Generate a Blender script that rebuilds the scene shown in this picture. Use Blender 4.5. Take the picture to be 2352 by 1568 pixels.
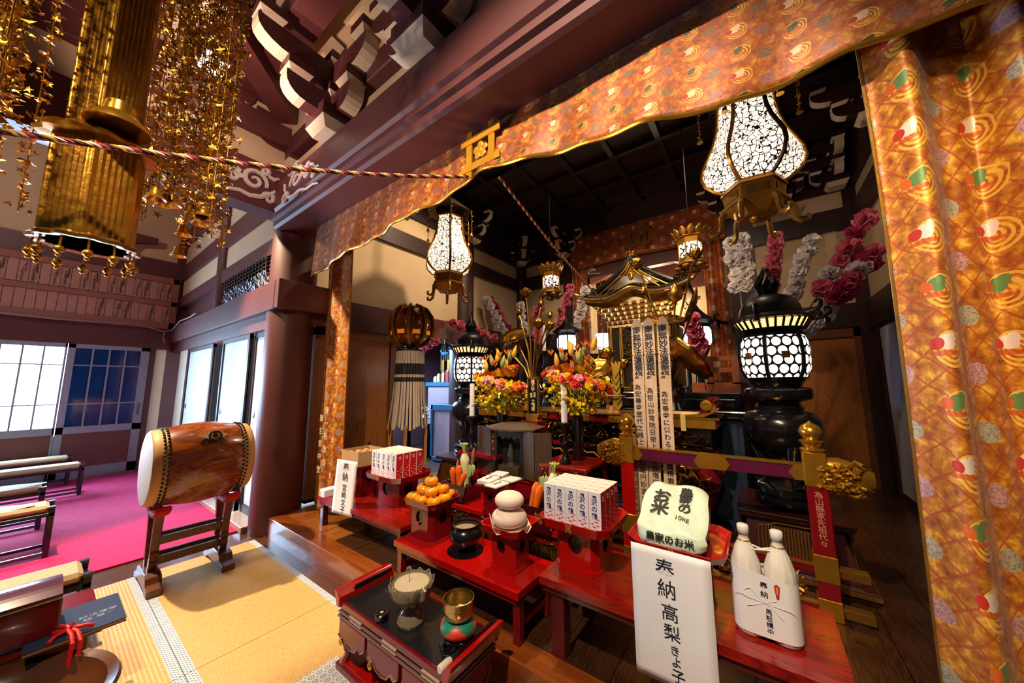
import bpy, bmesh, math, random
from mathutils import Vector, Matrix
pi = math.pi; cos = math.cos; sin = math.sin
RD = math.radians
rnd = random.Random(11)
sc = bpy.context.scene
col = sc.collection
for o in list(bpy.data.objects): bpy.data.objects.remove(o)

# ------------------------------------------------------------ camera
CAMH = 1.68
cd = bpy.data.cameras.new('camera'); cam = bpy.data.objects.new('camera', cd); col.objects.link(cam)
cd.sensor_width = 36; cd.lens = 775.0/2352*36; cd.clip_start = .02; cd.clip_end = 200
yaw, pitch, roll = RD(-35.9), RD(7.25), RD(-0.3)
fw = Vector((sin(yaw)*cos(pitch), cos(yaw)*cos(pitch), sin(pitch)))
r0 = Vector((cos(yaw), -sin(yaw), 0)); u0 = r0.cross(fw)
rt = r0*cos(roll)+u0*sin(roll); up = -r0*sin(roll)+u0*cos(roll)
cam.matrix_world = Matrix(((rt.x, up.x, -fw.x, 0), (rt.y, up.y, -fw.y, 0), (rt.z, up.z, -fw.z, CAMH), (0, 0, 0, 1)))
sc.camera = cam

# ------------------------------------------------------------ world, lights, exposure
sc.view_settings.view_transform = 'Standard'; sc.view_settings.look = 'None'
sc.view_settings.gamma = 1.0; sc.view_settings.exposure = 0.75; sc.view_settings.use_curve_mapping = False
cy = sc.cycles
cy.max_bounces = 5; cy.diffuse_bounces = 3; cy.glossy_bounces = 2; cy.transmission_bounces = 4; cy.transparent_max_bounces = 4
cy.caustics_reflective = False; cy.caustics_refractive = False; cy.adaptive_threshold = .03; cy.sample_clamp_indirect = 6
w = bpy.data.worlds.new('world'); sc.world = w; w.use_nodes = True
w.node_tree.nodes['Background'].inputs[0].default_value = (.42, .42, .55, 1)
w.node_tree.nodes['Background'].inputs[1].default_value = .055

def light(name, kind, loc, power, color, aim=None, size=.3, size_y=None, angle=60, blend=.5):
    d = bpy.data.lights.new(name, kind); o = bpy.data.objects.new(name, d); col.objects.link(o)
    o.location = loc; d.energy = power; d.color = color
    if kind == 'AREA':
        d.shape = 'RECTANGLE'; d.size = size; d.size_y = size_y or size
    elif kind == 'SPOT':
        d.spot_size = RD(angle); d.spot_blend = blend; d.shadow_soft_size = size
    else: d.shadow_soft_size = size
    if aim is not None:
        o.rotation_euler = (Vector(aim)-Vector(loc)).to_track_quat('-Z', 'Y').to_euler()
    return o
WARM = (1, .74, .46); DAY = (.5, .72, 1)
light('daylight_window', 'AREA', (-10.55, -1.05, 1.65), 620, DAY, (0, -1.05, 1.65), 2.6, 1.75).visible_camera = True
light('daylight_screens', 'AREA', (-6.9, 2.6, 1.4), 110, (.75, .86, 1), (-6.9, 1.0, 1.2), 3.6, 2.3)
light('side_room_daylight', 'AREA', (-6.6, 4.2, 2.6), 160, (.45, .7, 1), (-5.2, 4.4, .6), 1.2, 1.2)
light('side_hall_fill', 'POINT', (-7.6, -1.2, 5.2), 60, (1, .78, .68), size=.15)  # fill light added for the name plates and far wall
light('hall_spot', 'SPOT', (-5.7, -.4, 4.9), 1150, WARM, (-3.4, 1.3, .2), .05, angle=74, blend=.4)
light('hall_spot', 'SPOT', (-.6, -1.0, 4.9), 600, (1, .8, .58), (-1.4, 2.3, .8), .06, angle=70, blend=.5)
light('beam_uplight', 'SPOT', (-4.1, -1.3, 1.5), 300, (1, .74, .6), (-1.8, 1.5, 4.4), .04, angle=62, blend=.5)
light('bracket_spot', 'SPOT', (-3.2, .3, 4.0), 55, (1, .66, .55), (-4.4, 1.2, 5.2), .05, angle=110, blend=.5)
light('drape_spot', 'SPOT', (.1, .1, 3.3), 85, (1, .74, .38), (.62, 1.8, 1.6), .04, angle=66, blend=.6)
light('altar_spot', 'SPOT', (-1.0, 2.6, 4.2), 230, WARM, (-1.75, 6.0, 2.2), .06, angle=74, blend=.6)
light('altar_spot', 'SPOT', (-2.2, 2.3, 4.1), 240, WARM, (-1.85, 3.3, 1.4), .06, angle=80, blend=.6)
light('altar_fill_spot', 'SPOT', (-2.5, 3.6, 5.3), 230, (1, .74, .48), (-4.75, 3.5, 3.1), .08, angle=70, blend=.6)  # unseen spots added to brighten the altar-room walls
light('altar_fill_spot', 'SPOT', (-2.4, 4.6, 5.3), 70, (1, .76, .5), (-2.6, 4.6, 2.5), .1, angle=140, blend=.7)
light('altar_fill_spot', 'SPOT', (-.4, 4.0, 5.3), 85, (1, .76, .52), (.1, 5.2, 2.5), .1, angle=110, blend=.7)
light('chandelier_spot', 'SPOT', (-1.7, -2.3, 4.3), 150, (1, .82, .48), (-2.6, 0, 3.2), .05, angle=40, blend=.6)
light('altar_niche_lamp', 'POINT', (-1.7, 8.0, 3.4), 60, (1, .8, .52), size=.12)

# ------------------------------------------------------------ material helpers
def lin(c):
    if isinstance(c, str):
        c = c.lstrip('#'); c = [int(c[i:i+2], 16)/255 for i in (0, 2, 4)]
        return tuple((x/12.92 if x <= .04045 else ((x+.055)/1.055)**2.4) for x in c)
    return tuple(c)
class X:                       # tiny expression wrapper over Math nodes
    def __init__(s, nt, k): s.nt = nt; s.k = k
    def op(s, o, *a):
        n = s.nt.nodes.new('ShaderNodeMath'); n.operation = o
        for i, v in enumerate((s,)+a):
            if isinstance(v, X): s.nt.links.new(v.k, n.inputs[i])
            else: n.inputs[i].default_value = v
        return X(s.nt, n.outputs[0])
    def __add__(s, b): return s.op('ADD', b)
    def __sub__(s, b): return s.op('SUBTRACT', b)
    def __mul__(s, b): return s.op('MULTIPLY', b)
    def __truediv__(s, b): return s.op('DIVIDE', b)
    def fract(s): return s.op('FRACT')
    def floor(s): return s.op('FLOOR')
    def abs(s): return s.op('ABSOLUTE')
    def lt(s, b): return s.op('LESS_THAN', b)
    def gt(s, b): return s.op('GREATER_THAN', b)
    def sin(s): return s.op('SINE')
    def mod2(s): return (s*.5).fract()*2.0
    def min(s, b): return s.op('MINIMUM', b)
    def max(s, b): return s.op('MAXIMUM', b)
    def sq(s): return s*s
    def sqrt(s): return s.op('SQRT')
class NT:
    def __init__(s, name):
        s.m = bpy.data.materials.new(name); s.m.use_nodes = True; s.t = s.m.node_tree
        s.p = s.t.nodes['Principled BSDF']; s._tc = None
    def node(s, t, **kw):
        n = s.t.nodes.new(t)
        for k, v in kw.items(): setattr(n, k, v)
        return n
    def link(s, a, b): s.t.links.new(a.k if isinstance(a, X) else a, b)
    def coord(s, which='Object', scale=(1, 1, 1), rot=(0, 0, 0)):
        tc = s.node('ShaderNodeTexCoord'); mp = s.node('ShaderNodeMapping')
        mp.inputs['Scale'].default_value = scale; mp.inputs['Rotation'].default_value = rot
        s.link(tc.outputs[which], mp.inputs[0]); return mp.outputs[0]
    def xyz(s, v):
        n = s.node('ShaderNodeSeparateXYZ'); s.link(v, n.inputs[0]); return [X(s.t, n.outputs[i]) for i in range(3)]
    def noise(s, vec=None, scale=5, detail=3, rough=.5, dist=0):
        n = s.node('ShaderNodeTexNoise'); n.inputs['Scale'].default_value = scale; n.inputs['Detail'].default_value = detail
        n.inputs['Roughness'].default_value = rough; n.inputs['Distortion'].default_value = dist
        if vec is not None: s.link(vec, n.inputs['Vector'])
        return X(s.t, n.outputs['Fac'])
    def voro(s, vec, scale, feature='F1', rand=1, out='Distance'):
        n = s.node('ShaderNodeTexVoronoi', feature=feature); n.inputs['Scale'].default_value = scale
        n.inputs['Randomness'].default_value = rand; s.link(vec, n.inputs['Vector']); return X(s.t, n.outputs[out])
    def mix(s, f, a, b):
        n = s.node('ShaderNodeMix', data_type='RGBA')
        if isinstance(f, X): s.link(f, n.inputs[0])
        else: n.inputs[0].default_value = f
        for v, i in ((a, 6), (b, 7)):
            if isinstance(v, (tuple, list)): n.inputs[i].default_value = (*v[:3], 1)
            else: s.link(v, n.inputs[i])
        return n.outputs[2]
    def ramp(s, f, *stops):
        n = s.node('ShaderNodeValToRGB'); e = n.color_ramp.elements
        while len(e) < len(stops): e.new(.5)
        for i, (p, c) in enumerate(stops): e[i].position = p; e[i].color = (*lin(c), 1)
        s.link(f, n.inputs[0]); return n.outputs[0]
    def bump(s, h, strength=.3, dist=.01):
        n = s.node('ShaderNodeBump'); n.inputs['Strength'].default_value = strength; n.inputs['Distance'].default_value = dist
        s.link(h, n.inputs['Height']); s.link(n.outputs[0], s.p.inputs['Normal'])
    def set(s, **kw):
        for k, v in kw.items():
            i = s.p.inputs[k.replace('_', ' ')]
            if isinstance(v, X): s.link(v, i)
            elif hasattr(v, 'is_linked') or hasattr(v, 'links'): s.link(v, i)
            elif isinstance(v, (tuple, list)) and len(v) == 3: i.default_value = (*v, 1)
            else: i.default_value = v
MATS = {}
def M(name, c, rough=.5, metal=0, c2=None, scale=9, bump=0, bscale=70, coat=0, emit=0, ecol=None, trans=0, sheen=0, alpha=1):
    if name in MATS: return MATS[name]
    n = NT(name); a = lin(c); b = lin(c2) if c2 else tuple(x*.8 for x in a)
    v = n.coord()
    n.set(Base_Color=n.mix(n.noise(v, scale, 3), b, a), Roughness=rough, Metallic=metal, Coat_Weight=coat)
    if bump: n.bump(n.noise(v, bscale, 3), bump, .004)
    if emit: n.set(Emission_Color=lin(ecol or c), Emission_Strength=emit)
    if trans: n.set(Transmission_Weight=trans)
    if sheen: n.set(Sheen_Weight=sheen)
    if alpha < 1: n.set(Alpha=alpha)
    MATS[name] = n.m; return n.m
def WOOD(name, c1, c2, c3=None, axis='X', sc_=1.0, rough=.45, coat=0, ring=14, bump=.12):
    if name in MATS: return MATS[name]
    n = NT(name); s = {'X': (.6, 7, 7), 'Y': (7, .6, 7), 'Z': (7, 7, .6)}[axis]
    v = n.coord('Object', tuple(k*sc_ for k in s))
    a = n.noise(v, 1.6, 4, .55, 1.2); b = (a*ring).fract()
    c = n.ramp(b, (0, c1), (.55, c2), (1, c3 or c1))
    fine = n.noise(n.coord('Object', tuple(k*sc_*9 for k in s)), 4, 2)
    n.set(Base_Color=n.mix(fine*.35, c, lin(c3 or c1)), Roughness=rough, Coat_Weight=coat, Coat_Roughness=.12)
    if bump: n.bump(fine, bump, .002)
    MATS[name] = n.m; return n.m

# ------------------------------------------------------------ mesh builder
class MB:
    def __init__(s): s.v = []; s.f = []; s.mi = []; s.cur = 0
    def add(s, vs, fs, T=None):
        o = len(s.v)
        s.v += [tuple(T @ Vector(p)) for p in vs] if T is not None else [tuple(p) for p in vs]
        s.f += [tuple(i+o for i in f) for f in fs]; s.mi += [s.cur]*len(fs); return s
    def box(s, x0, x1, y0, y1, z0, z1, T=None):
        return s.add([(x0, y0, z0), (x1, y0, z0), (x1, y1, z0), (x0, y1, z0), (x0, y0, z1), (x1, y0, z1), (x1, y1, z1), (x0, y1, z1)],
                     [(0, 3, 2, 1), (4, 5, 6, 7), (0, 1, 5, 4), (1, 2, 6, 5), (2, 3, 7, 6), (3, 0, 4, 7)], T)
    def prism(s, poly, h0, h1, T=None, top=None):   # poly in XY, extruded along Z
        n = len(poly); top = top or poly
        vs = [(x, y, h0) for x, y in poly]+[(x, y, h1) for x, y in top]
        fs = [tuple(range(n-1, -1, -1)), tuple(range(n, 2*n))]+[(i, (i+1) % n, n+(i+1) % n, n+i) for i in range(n)]
        return s.add(vs, fs, T)
    def lathe(s, prof, n=24, T=None, fn=None, cap=True):
        vs = []; fs = []
        for r, z in prof:
            for i in range(n):
                a = 2*pi*i/n; k = fn(a, r, z) if fn else 1
                vs.append((r*k*cos(a), r*k*sin(a), z))
        for j in range(len(prof)-1):
            for i in range(n):
                i2 = (i+1) % n; fs.append((j*n+i, j*n+i2, (j+1)*n+i2, (j+1)*n+i))
        if cap:
            if prof[0][0] > 1e-5: fs.append(tuple(range(n-1, -1, -1)))
            if prof[-1][0] > 1e-5: m = (len(prof)-1)*n; fs.append(tuple(range(m, m+n)))
        return s.add(vs, fs, T)
    def tube(s, pts, r, n=8, cap=True, T=None, flat=1.0):
        pts = [Vector(p) for p in pts]; L = len(pts); vs = []; fs = []
        rr = r if isinstance(r, (list, tuple)) else [r]*L
        ref = Vector((0, 0, 1))
        d0 = (pts[1]-pts[0]).normalized()
        if abs(d0.dot(ref)) > .95: ref = Vector((1, 0, 0))
        u = d0.cross(ref).normalized()
        for i, p in enumerate(pts):
            d = (pts[min(i+1, L-1)]-pts[max(i-1, 0)])
            d = d.normalized() if d.length > 1e-9 else d0
            u = (u-d*u.dot(d)); u = u.normalized() if u.length > 1e-6 else d.orthogonal().normalized()
            w_ = d.cross(u)
            for k in range(n):
                a = 2*pi*k/n; q = p+u*(cos(a)*rr[i])+w_*(sin(a)*rr[i]*flat); vs.append(tuple(q))
        for i in range(L-1):
            for k in range(n):
                k2 = (k+1) % n; fs.append((i*n+k, i*n+k2, (i+1)*n+k2, (i+1)*n+k))
        if cap: fs.append(tuple(range(n-1, -1, -1))); fs.append(tuple(range((L-1)*n, L*n)))
        return s.add(vs, fs, T)
    def ball(s, c, r, n=12, m=8, T=None):
        rx, ry, rz = (r, r, r) if not isinstance(r, (tuple, list)) else r
        vs = [(c[0], c[1], c[2]-rz)]; fs = []
        for j in range(1, m):
            b = -pi/2+pi*j/m
            for i in range(n):
                a = 2*pi*i/n; vs.append((c[0]+rx*cos(b)*cos(a), c[1]+ry*cos(b)*sin(a), c[2]+rz*sin(b)))
        vs.append((c[0], c[1], c[2]+rz)); t = len(vs)-1
        for i in range(n):
            i2 = (i+1) % n; fs.append((0, 1+i2, 1+i)); fs.append((t, 1+(m-2)*n+i, 1+(m-2)*n+i2))
            for j in range(m-2): fs.append((1+j*n+i, 1+j*n+i2, 1+(j+1)*n+i2, 1+(j+1)*n+i))
        return s.add(vs, fs, T)
    def sheet(s, fn, nu, nv, T=None, th=0, both=False):
        vs = []; fs = []
        for j in range(nv+1):
            for i in range(nu+1): vs.append(fn(i/nu, j/nv))
        a = nu+1
        for j in range(nv):
            for i in range(nu): fs.append((j*a+i, j*a+i+1, (j+1)*a+i+1, (j+1)*a+i))
        return s.add(vs, fs, T)
    def torus(s, R_, r, n=24, m=8, T=None):
        vs = []; fs = []
        for i in range(n):
            a = 2*pi*i/n
            for j in range(m):
                b = 2*pi*j/m; k = R_+r*cos(b); vs.append((k*cos(a), k*sin(a), r*sin(b)))
        for i in range(n):
            for j in range(m): fs.append((i*m+j, ((i+1) % n)*m+j, ((i+1) % n)*m+(j+1) % m, i*m+(j+1) % m))
        return s.add(vs, fs, T)
    def mesh(s, name, mats, smooth=False, bevel=0, solid=0, fix=True):
        me = bpy.data.meshes.new(name); me.from_pydata(s.v, [], s.f)
        for m in (mats if isinstance(mats, (list, tuple)) else [mats]): me.materials.append(m)
        if isinstance(mats, (list, tuple)) and len(mats) > 1: me.polygons.foreach_set('material_index', s.mi)
        bm = bmesh.new(); bm.from_mesh(me)
        if solid:
            bmesh.ops.recalc_face_normals(bm, faces=bm.faces)
            bmesh.ops.solidify(bm, geom=list(bm.faces), thickness=solid)
        if fix: bmesh.ops.recalc_face_normals(bm, faces=bm.faces)
        if bevel:
            es = [e for e in bm.edges if len(e.link_faces) == 2 and e.calc_face_angle(0) > .6]
            bmesh.ops.bevel(bm, geom=es, offset=bevel, segments=1, affect='EDGES', clamp_overlap=True)
        bm.to_mesh(me); bm.free()
        if smooth:
            me.polygons.foreach_set('use_smooth', [True]*len(me.polygons))
            if smooth != 2:
                try: me.set_sharp_from_angle(angle=RD(40))
                except Exception: pass
        me.update(); return me
    def build(s, name, mats, parent=None, loc=None, rot=None, **kw):
        return put(name, s.mesh(name, mats, **kw), parent, loc, rot)
SUB = {'lettering': ('sleeve', 'sheet', 'board', 'tablet', 'bag', 'box', 'paper', 'cover', 'post'), 'woven_lettering': ('cloth',), 'emblem': ('box',), 'bird_print': ('box',), 'red_edge': ('box',), 'lid_mark': ('lid_flap',),
       'crest': ('tray', 'bottom'), 'bell': ('ornament_strand',), 'tacks': ('skin_band',), 'mount_rosette': ('mount_plate',), 'mount_knob': ('mount_plate',), 'ring': ('mount_plate',), 'petal': ('bowl',), 'noshi_mark': ('sleeve',), 'noshi_gold': ('sleeve',),
       'bow_print': ('sleeve',), 'metal_cap': ('leg',), 'wick': ('wax',), 'crest_plate': ('lit_panel',), 'upright': ('lit_panel',), 'slat': ('slat_glow',), 'wind_bell': ('eave_curl',), 'rib': ('lit_shade',), 'skirt_panel': ('skirt',), 'apron_edge': ('apron',), 'gold_ring': ('apron',),
       'gold_dot': ('case',), 'centre_disc': ('case',), 'frame_bar': ('glass_shade',), 'crown_petal': ('gilt_rim',), 'ash': ('bowl',), 'gilt_outline': ('striped_panel',), 'leaf_stubs': ('root',), 'gold_hem': ('cloth', 'top_cloth'), 'edge_trim': ('cloth',), 'gilt_studs': ('roof',), 'string': ('paper',), 'dragon_coil': ('stem',), 'hanging_end': ('cloth',), 'cutout_shade': ('stand',)}
_last = {}
def put(name, me, parent=None, loc=None, rot=None, mtx=None):
    o = bpy.data.objects.new(name, me); col.objects.link(o)
    if parent is not None:
        if parent.parent is None:
            for q in SUB.get(name, ()):
                if (parent.name, q) in _last: parent = _last[(parent.name, q)]; break
            else:
                if loc is None and rot is None and mtx is None: _last[(parent.name, name)] = o
    if parent is not None: o.parent = parent
    if mtx is not None: o.matrix_local = mtx
    if loc is not None: o.location = loc
    if rot is not None: o.rotation_euler = rot
    return o
def tag(o, label, cat, group=None, kind=None):
    o['label'] = label; o['category'] = cat
    if group: o['group'] = group
    if kind: o['kind'] = kind
    return o
def thing(name, label, cat, loc=(0, 0, 0), rz=0, group=None):
    o = bpy.data.objects.new(name, None); col.objects.link(o); o.empty_display_size = .05
    o.location = loc; o.rotation_euler = (0, 0, rz); return tag(o, label, cat, group)
def struct(o, label=None):
    o['kind'] = 'structure'
    if label: o['label'] = label
    return o
def copy_tree(o, parent=None, loc=None, rz=None, label=None):
    c = o.copy(); col.objects.link(c)
    if parent is not None: c.parent = parent
    if loc is not None: c.location = loc
    if rz is not None: c.rotation_euler = (0, 0, rz)
    if label: c['label'] = label
    for ch in [x for x in bpy.data.objects if x.parent == o]:
        copy_tree(ch, c)
    return c
def T(x=0, y=0, z=0, rx=0, ry=0, rz=0, s=1):
    S = Matrix.Diagonal((*(s if isinstance(s, (tuple, list)) else (s, s, s)), 1))
    return Matrix.Translation((x, y, z)) @ Matrix.Rotation(rz, 4, 'Z') @ Matrix.Rotation(ry, 4, 'Y') @ Matrix.Rotation(rx, 4, 'X') @ S
# stand a flat XY drawing upright facing -Y (its X stays X, its Y becomes Z)
UPR = Matrix.Rotation(pi/2, 4, 'X')
_tx = {}
def textmesh(s, size, mat, bold=.0, line=1.0, ext=.0004, sx=1.0):
    key = (s, size, mat.name, bold, line, sx)
    if key in _tx: return _tx[key]
    cu = bpy.data.curves.new('lettering', 'FONT'); cu.body = s; cu.size = size; cu.align_x = 'CENTER'; cu.align_y = 'CENTER'
    cu.space_line = line; cu.extrude = ext; cu.offset = bold*size; cu.resolution_u = 3
    o = bpy.data.objects.new('lettering', cu); col.objects.link(o)
    dg = bpy.context.evaluated_depsgraph_get(); dg.update()
    me = bpy.data.meshes.new_from_object(o.evaluated_get(dg)); me.name = 'lettering'
    if sx != 1: me.transform(Matrix.Diagonal((sx, 1, 1, 1)))
    me.materials.clear(); me.materials.append(mat)
    bpy.data.objects.remove(o); bpy.data.curves.remove(cu); _tx[key] = me; return me
def vtext(s, size, mat, parent, mtx, bold=.01, line=1.0, name='lettering', sx=1.0):
    return put(name, textmesh('\n'.join(s), size, mat, bold, line, sx=sx), parent, mtx=mtx)
# ------------------------------------------------------------ palette
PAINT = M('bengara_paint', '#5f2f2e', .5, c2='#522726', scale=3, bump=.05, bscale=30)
PAINT_SHADED = M('bengara_paint_shaded', '#34191b', .45, c2='#2a1315', scale=3)  # beam paint darkened in colour to carry the altar room's shade
CREAM = M('cream_edge', '#d9c7ae', .7, c2='#c3ae92', scale=6)
PLASTER = M('plaster', '#cdb491', .85, c2='#bfa27d', scale=2.5, bump=.06, bscale=120)
LACQ = M('red_lacquer', '#b00d0a', .18, c2='#a00a08', scale=3, coat=.6)
LACQ2 = M('maroon_lacquer', '#7d0c16', .22, c2='#6b0a12', scale=3, coat=.5)
BLACK = M('black_lacquer', '#0c0c0e', .22, c2='#141417', scale=4, coat=.5)
IRON = M('black_bronze', '#17161a', .36, .4, c2='#0e0d10', scale=6)
DARKW = WOOD('dark_wood', '#2a1810', '#3a2114', '#1d100a', 'Z', rough=.5)
GOLD = M('gold', '#d9a23a', .3, .82, c2='#b97d1e', scale=12, bump=.25, bscale=90)
GOLDS = M('gold_smooth', '#dca640', .24, .85, c2='#c08a2a', scale=6)
GOLDD = M('old_gold', '#b08034', .38, .8, c2='#7b5420', scale=9, bump=.3, bscale=60)
WHITE = M('white_paper', '#e9e8ef', .75, c2='#dcdbe4', scale=5)
INK = M('ink', '#161a2c', .7)
BLUE = M('navy_cloth', '#0c2440', .8, c2='#0a1c33', scale=40)

def brocade(name, s=1.0, deep=False, cw=.155, ch=.20, dull=0):
    if name in MATS: return MATS[name]
    n = NT(name); v = n.coord('Object', (s, s, s)); x, y, z = n.xyz(v)
    wob = n.noise(v, 9, 2)*.02
    x = x+wob; z = z+wob
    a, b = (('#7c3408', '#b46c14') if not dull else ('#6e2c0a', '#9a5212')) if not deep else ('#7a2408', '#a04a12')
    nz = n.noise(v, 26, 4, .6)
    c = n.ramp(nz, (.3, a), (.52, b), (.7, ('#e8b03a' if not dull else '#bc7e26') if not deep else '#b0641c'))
    # diagonal red lattice
    l1 = (((x+z*.62)*16.0).fract()-.5).abs().lt(.05); l2 = (((x-z*.62)*16.0).fract()-.5).abs().lt(.05)
    c = n.mix(l1.max(l2)*.75, c, lin('#a03a10'))
    # staggered motifs
    U = x/cw; cu = U.floor(); par = cu.mod2(); V = z/ch+par*.5; cv = V.floor(); parv = cv.mod2()
    fu = U.fract()-.5; fv = V.fract()-.5
    ring = ((fu-.12).sq()*.6+(fv+.1).sq()).sqrt()
    fan = (ring*70.0).sin().gt(-.1)*ring.lt(.36)
    isB = par.gt(.5)
    c = n.mix(fan*isB*(.55 if dull else .75), c, lin('#e8b545' if not deep else '#b9761e'))
    body = ((fu/.2).sq()+((fv-.02)/.13).sq()).lt(1.0)*isB
    body = body.max((((fu-.12)/.12).sq()+((fv-.1)/.09).sq()).lt(1.0)*isB)
    c = n.mix(body, c, n.mix(parv.gt(.5), lin('#d8c3b4' if not dull else '#c8a888'), lin('#5c7a42' if not dull else '#4a4a24')))
    head = (((fu+.22)/.13).sq()+((fv-.0)/.1).sq()).lt(1.0)*isB
    c = n.mix(head, c, n.mix(parv.gt(.5), lin('#b52a12' if not dull else '#94300e'), lin('#c95a18' if not dull else '#a04a14')))
    tail = (((fu+.02)/.36).sq()+((fv+.16)/.05).sq()).lt(1.0)*isB
    c = n.mix(tail*.8, c, lin('#b8430f'))
    mum = ((fu/.3).sq()+(fv/.19).sq()).lt(1.0)*(isB*-1.0+1.0)
    mumn = n.voro(v, 120)*1.6
    mc = n.mix(parv.gt(.5), n.mix(mumn, lin('#5e5648' if not dull else '#4a3420'), lin('#a59c84' if not dull else '#7a5a3c')), n.mix(mumn, lin('#6d4046'), lin('#b98a86' if not dull else '#8a5a4a')))
    c = n.mix(mum*.92, c, mc)
    n.set(Base_Color=c, Roughness=.5, Metallic=.2, Sheen_Weight=.1)
    n.bump(nz, .35, .006)
    MATS[name] = n.m; return n.m
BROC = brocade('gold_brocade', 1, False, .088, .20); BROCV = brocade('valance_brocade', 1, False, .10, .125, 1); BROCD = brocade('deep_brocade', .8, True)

def tatami(name, axis):
    n = NT(name); v = n.coord(); x, y, z = n.xyz(v); k = x if axis == 'x' else y
    st = (k*50.0).fract(); rib = ((st-.5).abs()*2.0)
    nz = n.noise(n.coord('Object', (3, 40, 1) if axis == 'x' else (40, 3, 1)), 6, 3)
    c = n.ramp(nz, (.25, '#c09454'), (.6, '#dab06a'), (.85, '#e6c282'))
    c = n.mix(rib.gt(.82)*.45, c, lin('#9a6f38'))
    n.set(Base_Color=c, Roughness=.6); n.bump(rib, .5, .004); return n.m
def heri():
    n = NT('tatami_border'); v = n.coord(); x, y, z = n.xyz(v)
    U = (x+y)*38.0; V = (x-y)*38.0
    d = ((U.fract()-.5).sq()+(V.fract()-.5).sq()).sqrt()
    star = ((U.fract()-.5).abs()*(V.fract()-.5).abs()).lt(.014)*d.lt(.45)
    c = n.mix(star, n.mix(d.lt(.22)*.5, lin('#c9ccd6'), lin('#9aa8c0')), lin('#30466e'))
    n.set(Base_Color=c, Roughness=.8); return n.m
TAT_A = tatami('tatami_cross', 'x'); TAT_B = tatami('tatami_long', 'y'); HERI = heri()
FLOORW = WOOD('hall_floor_wood', '#4a2c1c', '#6b4129', '#38200f', 'Y', rough=.3, coat=.3)
KAMA = WOOD('step_wood', '#7a3c16', '#8f4a1c', '#6a3212', 'X', .6, rough=.2, coat=.6, ring=5)
PLANK = WOOD('sanctuary_plank', '#2e180c', '#462611', '#1c0d06', 'Y', .8, rough=.32, coat=.25)
PLANKL = WOOD('sanctuary_plank_light', '#7a4317', '#9c5a20', '#5f3010', 'Y', .8, rough=.3, coat=.3)

# ------------------------------------------------------------ floors
fl = MB().box(-10.6, 2.6, -3.6, 1.642, -.08, -.012).build('floor', FLOORW); struct(fl, 'dark polished wooden floor of the hall')
ca = NT('magenta_carpet'); v = ca.coord('Object', (1.2, 6, 1)); nz = ca.noise(v, 5, 4, .6); f2 = ca.noise(ca.coord(), 160, 2)
ca.set(Base_Color=ca.mix(f2*.5, ca.ramp(nz, (.3, '#c0004e'), (.7, '#dc0670')), lin('#8f0b38')), Roughness=.95, Sheen_Weight=.05)
ca.bump(f2, .6, .006)
carp = MB().box(-10.28, -5.06, -3.2, 1.52, -.011, .004).build('carpet', ca.m, bevel=.003)
tag(carp, 'magenta red carpet under the benches in the side hall', 'carpet')
def mat_thing(x0, x1, y0, y1, mt, lab):
    t = thing('tatami_mat', lab, 'tatami mat', ((x0+x1)/2, y0, -.012), group=None)
    cx = (x0+x1)/2
    MB().box(x0-cx, x1-cx, .05, y1-y0-.05, 0, .012).build('woven_surface', mt, t)
    for a, b in ((0, .05), (y1-y0-.05, y1-y0)):
        MB().box(x0-cx, x1-cx, a, b, 0, .0135).build('border', HERI, t)
    return t
mat_thing(-4.63, -2.86, .658, 1.536, TAT_A, 'tatami mat with drum shadow, along the wooden step by the pillar')
mat_thing(-2.855, -1.1, .658, 1.536, TAT_A, 'tatami mat under the low incense desk')
mat_thing(-4.63, -2.86, -.23, .654, TAT_B, 'tatami mat under the navy book and red box')
mat_thing(-2.855, -1.1, -.23, .654, TAT_B, 'tatami mat at the bottom edge left of incense desk')
zb = NT('quatrefoil_cloth'); v = zb.coord(); x, y, z = zb.xyz(v); U = (x*22.0); V = (y*22.0)
U2 = U+.5; V2 = V+.5
d1 = ((U.fract()-.5).sq()+(V.fract()-.5).sq()).sqrt(); d2 = ((U2.fract()-.5).sq()+(V2.fract()-.5).sq()).sqrt()
rg = ((d1*26.0).sin().gt(.2)*d1.lt(.42)).max((d2.lt(.1)))
zb.set(Base_Color=zb.mix(rg*.85, lin('#dcd8cf'), lin('#74777e')), Roughness=.85)
o = MB().box(-2.25, -1.15, .55, 1.24, 0, .022).build('patterned_mat', zb.m, bevel=.006)
tag(o, 'white cloth mat with quatrefoil pattern beside the incense desk', 'mat')
struct(MB().box(-4.58, 2.2, 1.642, 1.80, -.02, .203).build('trim_1', KAMA, bevel=.006), 'polished wooden step edging the raised altar floor')
struct(MB().box(-4.62, 2.2, 1.538, 1.642, -.012, -.001).build('trim_2', FLOORW), 'narrow wooden board between tatami and step')
sf = struct(MB().box(-7.2, 2.2, 1.80, 8.9, .05, .17).build('floor_altar', DARKW), 'raised floor of the altar room')
i = 0; x = -4.62
while x < 1.9:
    wd = .30+.04*sin(i*2.1)
    m_ = PLANKL if x < -3.7 or -1.75 < x+.2 < -.95 and False else PLANK
    for y0, y1 in ((1.802, 3.3+.4*sin(i*1.7)), (3.3+.4*sin(i*1.7)+.003, 7.0)):
        MB().box(x, x+wd-.004, y0, y1, .17, .2+.0015*sin(i*3+y0)).build('plank', m_, sf)
    x += wd; i += 1

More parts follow.
